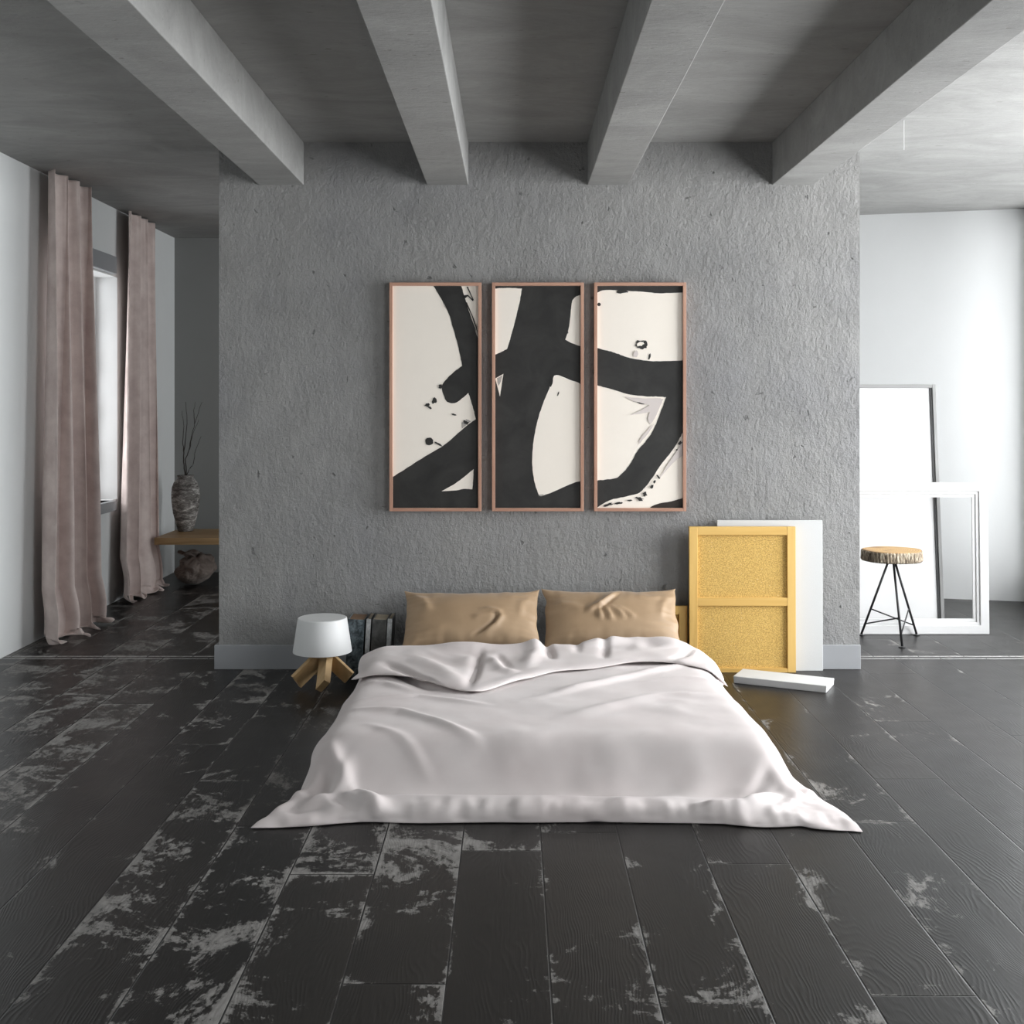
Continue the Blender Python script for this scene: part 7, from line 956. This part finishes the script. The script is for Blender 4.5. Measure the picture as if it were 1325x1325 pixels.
p3 = [
 (1, [(315, 70), (785, 70), (785, 115), (700, 119), (640, 120), (560, 112), (480, 108), (400, 103), (360, 105), (340, 112), (315, 125)], .8),
 (1, [(315, 400), (370, 415), (420, 428), (470, 447), (520, 460), (600, 471), (690, 471), (785, 467), (785, 820), (771, 842), (745, 890), (720, 930), (690, 968), (650, 1020), (615, 1075), (580, 1120), (560, 1143), (540, 1157), (480, 1172), (400, 1190), (345, 1218), (320, 1240), (310, 1240), (310, 1092), (370, 1085), (430, 1076), (455, 1055), (480, 1030), (510, 985), (540, 932), (570, 898), (600, 860), (625, 815), (642, 775), (665, 715), (686, 658), (640, 655), (600, 655), (500, 645), (420, 622), (370, 608), (315, 594)], 1.2),
 (3, [(595, 1240), (610, 1224), (650, 1208), (700, 1200), (785, 1178), (785, 1240)], .6),
 (1, spot(338, 178, 9, 9, 1, 0, 14, .05), .1), (1, spot(456, 112, 28, 9, 2, 0), .8), (1, spot(560, 684, 40, 10, 3, .12), .8), (1, spot(600, 447, 5, 15, 5, .3), .3),
 (1, spot(557, 387, 34, 24, 7, .1, 20, .2), .8), (0, spot(552, 383, 19, 11, 8, -.3, 14, .25), .5),
 (4, [(470, 655), (560, 664), (650, 664), (672, 668), (650, 715), (625, 770), (604, 800), (590, 770), (600, 735), (560, 742), (500, 750), (560, 722), (600, 700), (560, 690), (500, 672)], 1.5), (4, [(628, 790), (600, 835), (570, 872), (545, 905), (552, 872), (590, 826)], 1.5), (4, spot(530, 435, 12, 20, 4, .2), 1), (4, [(771, 880), (771, 960), (720, 1000), (650, 1080), (690, 1010), (735, 945)], 1.5),
 (1, spot(385, 1215, 28, 6, 10, -.2, 14, .4), .8), (1, spot(440, 1207, 20, 6, 12, -.2, 14, .4), .8), (1, spot(495, 1192, 16, 4, 13, -.1, 12, .4), .6), (1, spot(548, 1184, 20, 8, 14, .3, 12, .5), .8),
 (1, spot(575, 1162, 10, 12, 15, .4, 12, .4), .6), (1, spot(612, 1120, 8, 13, 16, .5, 12, .4), .6), (1, spot(645, 1070, 12, 5, 17, .8, 10, .4), .5), (1, spot(757, 895, 12, 9, 18, -.6, 12, .5), .6), (1, spot(740, 930, 5, 4, 19), .4), (1, spot(625, 1095, 5, 9, 20, .5), .4)]
panel(504.2, 622.6, p1, 'left painting of the triptych, cream with a black round dot and diagonal strokes', 490)
panel(636.2, 754.4, [(a, [(x - 803, y) for x, y in b], c) for a, b, c in p2], 'middle painting of the triptych, mostly black with a broad vertical stroke', 690)
panel(767.7, 886.2, p3, 'right painting of the triptych, cream with a small ink ring above a black band', 690)

# ------------------------------------------------------------------ canvases leaning at the wall
def leaning(name, x0, x1, y, z1, lean, label, cat, group=None):
    return thing(name, ((x0 + x1) / 2, y, 0), label, cat, group, (-lean, 0, 0)), (x1 - x0) / 2
X_ = lambda px, y=-.05: (px - 662) * (y + D) / F
t, h = leaning('blank_canvas', X_(927.5), X_(1064), -.05, 0, .012, 'tall blank white canvas leaning on the plaster wall behind the yellow backed canvas', 'canvas')
MB().box(-h, h, -.008, .008, 0, .850).build('canvas_face', 'board_white', t, bevel=.002)
def backed(x0, x1, y, zt, lean, st, mids, label, group):
    t, h = leaning('backed_canvas', x0, x1, y, zt, lean, label, 'canvas', group)
    for s_ in (-1, 1):
        a, c = sorted((s_ * h, s_ * (h - st))); MB().box(a, c, -.017, .010, 0, zt).build('stile', 'pine', t, bevel=.0015)
    for za, zb in [(0, .024), (zt - st, zt)] + mids:
        MB().box(-h + st, h - st, -.016, .010, za, zb).build('rail', 'pine_h', t, bevel=.0015)
    MB().box(-h + st - .002, h - st + .002, -.001, .008, .01, zt - .01).build('backing_board', 'fibre', t)
    return t
G = 'canvases turned to show their yellow wooden backs'
backed(X_(890), X_(1026.8), -.083, .818, .012, .047, [(.373, .419)], 'large canvas showing its yellow wooden back with a middle bar, right of the bed', G)
backed(X_(792), X_(888.5), -.052, .367, .012, .047, [], 'small yellow backed canvas mostly hidden behind the right pillow', G)
c0 = Vector((1.462, -.365, 0))
o = MB().box(-.25, .25, -.098, .098, .0, .038).build('white_canvas', 'board_white', bevel=.004)
for v in o.data.vertices:
    if v.co.z < .02: v.co.x *= .985
o.location = c0; o.rotation_euler = (0, 0, math.radians(-26.5))
tag(o, 'small thick white canvas lying flat on the floor in front of the yellow backed canvas', 'canvas')

# ------------------------------------------------------------------ table lamp
LX, LY = -1.012, -.42
lamp = thing('table_lamp', (LX, LY, 0), 'white shaded table lamp with crossed light wood legs on the floor by the bed', 'lamp')
b = MB().lathe([(.154, .188), (.156, .188), (.1565, .190), (.130, .366), (.126, .369), (.02, .369)], 64)
b.f = b.f[:-2] + [b.f[-1]]; b.mi = b.mi[:-1]
sh = b.build('lamp_shade', 'white_metal', lamp, smooth=True); autosmooth(sh, .5)
sm = sh.modifiers.new('s', 'SOLIDIFY'); sm.thickness = .002; sm.offset = -1
MB().tube([(0, 0, .19), (0, 0, .245)], .018, 16).build('lamp_holder', 'black_metal', lamp, smooth=True)
MB().lathe([(.012, .245), (.024, .262), (.03, .285), (.026, .31), (.01, .325)], 20).build('light_bulb', 'white_metal', lamp, smooth=True)
def board(parent, a, c, wd, th, wdir, name='leg', mat='lamp_wood'):
    a, c = Vector(a), Vector(c); d = (c - a).normalized(); wv = Vector(wdir); wv = (wv - d * wv.dot(d)).normalized(); nv = d.cross(wv)
    vs = [p + wv * i * wd / 2 + nv * j * th / 2 for p in (a, c) for i, j in ((-1, -1), (1, -1), (1, 1), (-1, 1))]
    b = MB().add(vs, [(0, 1, 2, 3), (4, 7, 6, 5), (0, 4, 5, 1), (1, 5, 6, 2), (2, 6, 7, 3), (3, 7, 4, 0)])
    zmin = min(v.z for v in b.v)
    for v in b.v: v.z -= zmin if zmin < .0 else 0
    return b.build(name, mat, parent, bevel=.0015)
board(lamp, (-.125, -.085, .045), (.03, .02, .195), .092, .020, (0, -.25, 1))
board(lamp, (.035, -.20, .05), (.02, .03, .205), .085, .036, (-.35, 1, .2))
board(lamp, (.152, -.05, .058), (-.01, -.02, .200), .078, .020, (0, -.15, 1))
board(lamp, (-.035, .15, .035), (.01, -.02, .195), .06, .020, (1, 0, .2))

# ------------------------------------------------------------------ books
def m_book(name, a, b, sc, rough=.35):
    t = NT(name); n = t.noise(t.coord(), sc, 5, .7, .6); return t.out(t.mix(t.ramp(n, (.4, 0.0), (.62, 1.0)), a, b), rough)
M['bk1'] = m_book('mottled_dark_teal_cover', (.02, .03, .035), (.16, .20, .22), 26)
M['bk2'] = m_book('black_cover', (.012, .012, .013), (.03, .03, .03), 10)
M['bk3'] = m_book('charcoal_cover', (.035, .035, .033), (.10, .10, .095), 14)
M['bk4'] = m_book('silvery_cover', (.28, .29, .29), (.55, .56, .56), 20)
M['pages'] = paint('paper_pages', (.42, .36, .27), .85, .4, 300, .1); M['pages_brown'] = paint('brown_paper_pages', (.24, .15, .09), .85, .4, 300, .1)
def book(px0, px1, ytop, dep, hgt, cov, pg, label, rnd=False, tilt=.07, spine=None):
    y = -.225; s = F / (y + D); w_ = (px1 - px0) / s; x = ((px0 + px1) / 2 - 662) / s
    t = thing('book', (x, y, 0), label, 'book', 'books standing beside the bed', (0, tilt, .0))
    zl = .004 + w_ / 2 * math.sin(abs(tilt))
    c = .004
    b = MB().box(-w_ / 2, -w_ / 2 + c, 0, dep, zl, hgt).box(w_ / 2 - c, w_ / 2, 0, dep, zl, hgt)
    b.build('cover', cov, t, bevel=.001)
    n = 7; vs = []; 
    for k in range(n + 1):
        a = -1 + 2 * k / n; yy = -(.008 if rnd else .002) * (1 - a * a)
        for zz in (zl, hgt): vs += [(a * w_ / 2, yy, zz), (a * w_ / 2 * .96, yy + c, zz)]
    fs = []
    for k in range(n):
        i = k * 4; j = i + 4
        fs += [(i, j, j + 2, i + 2), (i + 1, i + 3, j + 3, j + 1), (i, i + 1, j + 1, j), (i + 2, j + 2, j + 3, i + 3)]
    fs += [(0, 2, 3, 1), (n * 4, n * 4 + 1, n * 4 + 3, n * 4 + 2)]
    MB().add(vs, fs).build('spine', spine or cov, t)
    MB().box(-w_ / 2 + c, w_ / 2 - c, .006, dep - .005, zl + .004, hgt - .006).build('pages', pg, t)
    return t
book(446, 467.5, 0, .20, .322, 'bk1', 'pages_brown', 'thick mottled teal and black book, leftmost of the four beside the lampshade', tilt=.05)
book(469.5, 475.5, 0, .205, .325, 'bk2', 'pages', 'thin black and white book between the teal book and the thick charcoal book', tilt=.055, spine='bk4')
book(477.3, 496, 0, .19, .322, 'bk3', 'pages', 'thick charcoal book with a rounded spine and pale pages', True, tilt=.055)
book(497.0, 503.0, 0, .20, .326, 'bk2', 'pages', 'thin silvery book, rightmost of the four beside the left pillow', tilt=.055, spine='bk4')

# ------------------------------------------------------------------ curtains
def curtain(name, xb, ya, yb_, pleats, seed, label, flare, bulge, wide=1.0):
    nu, nt = 220, 190
    rnd = random.Random(seed); ph = [rnd.uniform(0, 6.28) for _ in range(6)]
    top = 2.985; Ltot = top + .10; V = []; Fc = []
    for j in range(nt + 1):
        t = j / nt
        t = 1 - (1 - t) ** 1.35 if False else t
        s_ = t * Ltot; z = top - s_
        k = min(1, max(0, s_ / top))
        for i in range(nu + 1):
            u = i / nu
            wv = u + .018 * math.sin(2 * PI * u * 2 + ph[0] + 1.2 * k) + .012 * math.sin(2 * PI * u * 5 + ph[1] - k)
            a = 2 * PI * pleats * wv + ph[2] + .6 * math.sin(2.2 * k + ph[3])
            amp = (.030 + .034 * min(1, k * 1.4) + .012 * k) * wide
            sn = math.sin(a)
            prof = (abs(sn) ** .8) * (1 if sn > 0 else -1)
            small = .005 * math.sin(a * 1.7 + ph[4] + 1.5 * k) * wide + .006 * math.sin(a * 4 + ph[5]) * max(0, 1 - k * 7)
            x = xb + amp * prof + small + .02 * k * (wide > .9)
            y0, y1 = ya - flare[0] * k, yb_ + flare[1] * k ** 1.6
            y = y0 + (y1 - y0) * u + .75 * amp * math.cos(a)
            # gather puff above the floor, then the hem lies out on the boards
            kn = noise.noise(Vector((u * 7 + seed, 1.3, seed))) ; kn2 = noise.noise(Vector((u * 17 + seed, 4.3, seed)))
            zz = z + .05 * kn * min(1, k * 2)
            if zz < .34:
                g = (0.34 - zz) / .34
                x += bulge * math.sin(min(1, g) * PI * .8) * (.6 + .6 * kn)
            if zz < .05:
                over = .05 - zz
                x += over * (.45 + .5 * kn) + .008 * math.sin(u * 38 + seed); y += over * .3 * kn2
                zz = .008 + .042 * math.exp(-over * 16) + .012 * (1 + math.sin(u * 38 + over * 30 + seed)) + .02 * max(0, kn2)
            V.append((x, y, max(.004, zz)))
    for j in range(nt):
        for i in range(nu):
            a = j * (nu + 1) + i; Fc.append((a, a + nu + 1, a + nu + 2, a + 1))
    o = mesh(name, V, Fc, 'curtain', smooth=True)
    m = o.modifiers.new('solid', 'SOLIDIFY'); m.thickness = .004; m.offset = 0
    return tag(o, label, 'curtain', 'dusty pink curtains at the left window')
curtain('curtain', -2.905, .70, 1.36, 3.3, 3, 'dusty pink floor length curtain nearer the camera, left of the window', (.10, .06), .05)
curtain('curtain', -2.94, 2.24, 2.94, 3.6, 8, 'dusty pink floor length curtain farther back, touching the wooden bench', (.20, .12), .05, .68)

# ------------------------------------------------------------------ bench, vase, twigs, sack
bench = thing('bench', (-2.2, 2.97, 0), 'low wooden bench top in the far left corner carrying the vase', 'bench')
MB().box(-.655, .75, -.33, .34, .385, .44).build('bench_top', 'oak', bench, bevel=.003)
for x, y in ((-.12, .28), (.68, .28), (.68, -.27), (-.12, -.27)):
    MB().box(x - .025, x + .025, y - .025, y + .025, 0, .385).build('leg', 'oak', bench, bevel=.002)
def m_vase():
    t = NT('rough_banded_clay'); v = t.coord()
    n = t.noise(t.mapping(v, (1.4, 1.4, 5)), 5, 6, .65, .8); f = t.noise(t.mapping(v, (1, 1, 2.5)), 45, 5, .7)
    s = t.math('ADD', t.math('MULTIPLY', n, .65), t.math('MULTIPLY', f, .35))
    return t.out(t.ramp(s, (.40, (.07, .066, .06)), (.50, (.21, .20, .19)), (.61, (.66, .65, .62))), .85, t.bump(s, .6, .01))
M['clay'] = m_vase()
vx, vy = -2.745, 3.14
b = MB().lathe([(.05, 0), (.062, .004), (.066, .02), (.083, .08), (.103, .16), (.115, .25), (.117, .31), (.111, .37), (.094, .415), (.070, .440), (.062, .450), (.066, .458), (.071, .464), (.070, .470), (.062, .471), (.052, .462), (.05, .44), (.07, .40), (.05, .05)], 56, 0)
o = b.build('vase', 'clay', smooth=True, loc=(vx, vy, .44))
for v in o.data.vertices:
    q = noise.noise(v.co * 14) * .004; v.co.x *= 1 + q * 8 * .3; v.co.y *= 1 + q * 8 * .3
tag(o, 'tall rough grey clay vase standing on the wooden bench', 'vase')
def twig(paths, label):
    t = MB()
    for pts, r in paths:
        P3 = []
        for i, (x, y, dy) in enumerate(pts):
            p = at(x, y, vy + dy); P3.append(p)
        out = []
        for i in range(len(P3) - 1):
            for k in range(4):
                q = P3[i].lerp(P3[i + 1], k / 4)
                if k: q += Vector((noise.noise(q * 30), noise.noise(q * 31), noise.noise(q * 33))) * .006
                out.append(q)
        out.append(P3[-1]); n = len(out)
        t.tube(out, [1.35 * r * (1 - .8 * i / (n - 1)) + .0006 for i in range(n)], 6)
    o = t.build('twig', 'bark_dark', smooth=True)
    return tag(o, label, 'twig', 'bare twigs in the clay vase')
M['bark_dark'] = paint('dark_twig_bark', (.035, .030, .026), .9)
sx_ = lambda pts: [(x * .2868, y * .2868 + 500, dy) for x, y, dy in pts]
twig([(sx_([(836, 560, .0), (834, 400, 0), (826, 340, .0), (828, 290, .01), (836, 230, .03), (842, 150, .05), (836, 70, .07)]), .0045),
      (sx_([(828, 300, .01), (822, 250, -.02), (828, 180, -.03), (820, 110, -.05)]), .0025)], 'straight bare dark twig rising highest from the clay vase')
twig([(sx_([(830, 540, .02), (838, 395, .02), (834, 330, 0), (850, 290, -.02), (862, 225, -.03), (876, 170, -.04), (910, 70, -.06)]), .0038),
      (sx_([(853, 285, -.02), (868, 215, .0), (895, 150, .02)]), .002), (sx_([(876, 170, -.04), (872, 110, -.06), (880, 70, -.07)]), .0018)], 'forked bare dark twig leaning right out of the clay vase')
twig([(sx_([(846, 540, .0), (840, 400, .0), (850, 378, .0), (870, 350, .01), (880, 290, .02), (906, 225, .03)]), .0032)], 'short bare dark twig curving low to the right from the clay vase')
def sack():
    bm = bmesh.new(); bmesh.ops.create_icosphere(bm, subdivisions=6, radius=1)
    for v in bm.verts:
        p = v.co.copy(); up = max(0, p.z)
        x, y, z = p.x * .165, p.y * .15, p.z
        sq = 1 - .10 * p.z * p.z
        z = .135 + z * .135 if z > 0 else .135 + z * .130
        # a folded neck flops over the belly
        n1 = noise.noise(p * 2.2 + Vector((4, 2, 1))); n2 = 1 - abs(noise.noise(p * 4.2 + Vector((1, 7, 3)))) * 2
        fold = math.sin(6.0 * p.z + 2.0 * p.x + 3 * n1)
        k = 1 + .16 * n1 - .05 * n2 ** 2 + .055 * fold
        v.co = Vector((x * k * sq + .03 * p.z, y * k * sq, max(.002, z * (1 + .05 * fold))))
    me = bpy.data.meshes.new('sack'); bm.to_mesh(me); bm.free(); me.materials.append(M['sack'])
    for p in me.polygons: p.use_smooth = True
    o = bpy.data.objects.new('sack', me); link(o); o.location = (-2.635, 3.06, 0)
    tag(o, 'crumpled taupe cloth sack lying on the floor under the wooden bench', 'sack')
    vs = []; fs = []; n, m = 40, 16
    for j in range(m + 1):
        for i in range(n + 1):
            u = i / n * 2 * PI; t = j / m
            r = .05 + .05 * t + .012 * math.sin(u * 5 + 3 * t) + .006 * math.sin(u * 11)
            a = t * 1.7
            vs.append((-.02 - .03 * math.sin(a) * .8 + r * math.cos(u) * (1 - .3 * t) , -.02 - .06 * t + r * math.sin(u) * .8, .235 + .075 * math.sin(a) - .03 * t + .012 * math.sin(u * 3 + t * 5)))
    for j in range(m):
        for i in range(n):
            q = j * (n + 1) + i; fs.append((q, q + 1, q + n + 2, q + n + 1))
    nk = mesh('sack_neck', vs, fs, 'sack', o, True); s2 = nk.modifiers.new('s', 'SOLIDIFY'); s2.thickness = .006
sack()

# ------------------------------------------------------------------ right-hand room: tall panel, empty frame, stool, hanging wire
tall = thing('leaning_panel', (2.20, 1.22, 0), 'tall white panel in a thin pale grey frame standing behind the empty white frame', 'panel', None, (-math.radians(6.0), 0, 0))
hw, hh = .72, 1.652; fw = .024
for s_ in (-1, 1):
    a, c = sorted((s_ * hw, s_ * (hw - fw))); MB().box(a, c, -.012, .022, 0, hh).build('frame_side', 'pale_frame', tall, bevel=.002)
for za, zb in ((0, fw), (hh - fw, hh)):
    MB().box(-hw + fw, hw - fw, -.012, .022, za, zb).build('frame_rail', 'pale_frame', tall, bevel=.002)
b = MB()
for s_ in (-1, 1):
    a, c = sorted((s_ * (hw - fw), s_ * (hw - fw - .016))); MB().box(a, c, -.004, .018, fw, hh - fw).build('inner_edge', 'black_edge', tall)
MB().box(-hw + fw + .016, hw - fw - .016, .004, .016, fw, hh - fw).build('white_face', 'frame_white', tall)
MB().box(-.43, -.37, .03, .05, .0, 1.3, mat=Matrix.Translation((0, .16, .0)) @ Matrix.Translation((0, 0, 1.25)) @ Matrix.Rotation(math.radians(13), 4, 'X') @ Matrix.Translation((0, 0, -1.25))).build('prop_leg', 'pine', tall)
fr = thing('empty_picture_frame', (2.26, 1.0, 0), 'wide empty white moulded picture frame standing on the floor behind the stool', 'frame', None, (-.03, 0, 0))
hw, hh = .866, .992
def moulding(w0, w1, y0, y1, o_):
    # rectangular ring between insets w0 and w1
    vs = []; fs = []
    for (ins, y) in ((w0, y1), (w0, y0), (w1, y0), (w1, y1)):
        vs += [(-hw + ins, y, ins), (hw - ins, y, ins), (hw - ins, y, hh - ins), (-hw + ins, y, hh - ins)]
    for r in range(4):
        a, c = r * 4, ((r + 1) % 4) * 4
        for k in range(4): fs.append((a + k, a + (k + 1) % 4, c + (k + 1) % 4, c + k))
    o_.add(vs, fs)
b = MB(); moulding(0, .058, -.022, .022, b); b.build('outer_moulding', 'frame_white', fr, bevel=.004)
b = MB(); moulding(.058, .078, -.010, .018, b); b.build('inner_moulding', 'frame_white', fr, bevel=.003)
b = MB(); moulding(.078, .098, .000, .012, b); b.build('inner_lip', 'frame_white', fr, bevel=.002)

st = thing('stool', (2.43, .80, 0), 'small stool with a bark edged tree slice seat on black metal legs', 'stool')
def m_slice():
    t = NT('sawn_tree_slice'); v = t.coord()
    n = t.noise(v, 5, 3, .5); sx = t.n('ShaderNodeSeparateXYZ', Vector=v)
    r = t.math('SQRT', t.math('ADD', t.math('POWER', sx.outputs[0], 2.0), t.math('POWER', sx.outputs[1], 2.0)))
    g = t.math('SINE', t.math('MULTIPLY', t.math('ADD', r, t.math('MULTIPLY', n, .06)), 420.0))
    c = t.mix(t.ramp(g, (.2, 0.0), (.8, 1.0)), (.50, .30, .11), (.66, .43, .19))
    c = t.mix(t.ramp(t.noise(v, 7, 2, .5), (.5, 0.0), (.62, .75)), c, (.27, .13, .045)); return t.out(c, .6)
M['slice'] = m_slice()
def m_bark():
    t = NT('furrowed_bark'); v = t.coord(); n = t.noise(t.mapping(v, (1, 1, .22)), 75, 4, .65, .6)
    return t.out(t.ramp(n, (.38, (.10, .075, .055)), (.5, (.30, .24, .17)), (.62, (.60, .53, .42))), .9, t.bump(n, .9, .012))
M['bark'] = m_bark()
ns = 96
def srad(k, extra=0): 
    a = 2 * PI * k / ns; return .178 * (1 + .03 * math.sin(2 * a + 1) + .02 * math.sin(5 * a)) + extra
b = MB(); vs = [(srad(k) * math.cos(2 * PI * k / ns), srad(k) * math.sin(2 * PI * k / ns), z) for z in (.512, .578) for k in range(ns)]
b.add(vs, [tuple(range(ns))[::-1], tuple(range(ns, 2 * ns))] + [(k, (k + 1) % ns, ns + (k + 1) % ns, ns + k) for k in range(ns)])
b.build('seat', 'slice', st)
b = MB(); vs = []; fs = []; nz = 8
for j in range(nz + 1):
    for k in range(ns * 2):
        a = 2 * PI * k / (ns * 2); z = .508 + .068 * j / nz
        r = srad(k / 2, .007 + .0035 * math.sin(k * 1.9 + math.sin(z * 60)) + .003 * noise.noise(Vector((k * .7, z * 20, 0)))) + (.0 if 0 < j < nz else -.006)
        vs.append((r * math.cos(a), r * math.sin(a), z))
n2 = ns * 2
for j in range(nz):
    for k in range(n2): fs.append((j * n2 + k, j * n2 + (k + 1) % n2, (j + 1) * n2 + (k + 1) % n2, (j + 1) * n2 + k))
bk = mesh('bark', vs, fs, 'bark', st, True); s2 = bk.modifiers.new('s', 'SOLIDIFY'); s2.thickness = .006; s2.offset = -1
feet = [Vector((2.278 - 2.43, .95 - .80, 0)), Vector((2.414 - 2.43, .565 - .80, 0)), Vector((2.637 - 2.43, .95 - .80, 0))]
MB().tube([(0, 0, .500), (0, 0, .512)], .07, 24).build('mounting_plate', 'black_metal', st)
tops = [Vector((-.02, .012, .503)), Vector((.0, -.022, .503)), Vector((.02, .012, .503))]
for f_, tp in zip(feet, tops):
    l = MB().tube([tp, f_ + Vector((0, 0, .01))], .0075, 12).build('leg', 'black_metal', st, smooth=True)
    MB().tube([f_, f_ + Vector((0, 0, .006))], .022, 16).build('foot', 'black_metal', l)
for a, c, za, zb in ((0, 2, .18, .07), (1, 0, .17, .08), (2, 1, .18, .07)):
    pa = feet[a].lerp(tops[a], za / .5); pb = feet[c].lerp(tops[c], zb / .5)
    MB().tube([pa, pb], .0045, 10).build('brace', 'black_metal', st, smooth=True)
p = at(1169, 156, -.513)
o = MB().tube([(p.x, p.y, 2.845), (p.x, p.y, 3.0)], .0022, 8).build('hanging_wire', 'frame_white')
tag(o, 'short thin white wire hanging from the ceiling on the right', 'wire')
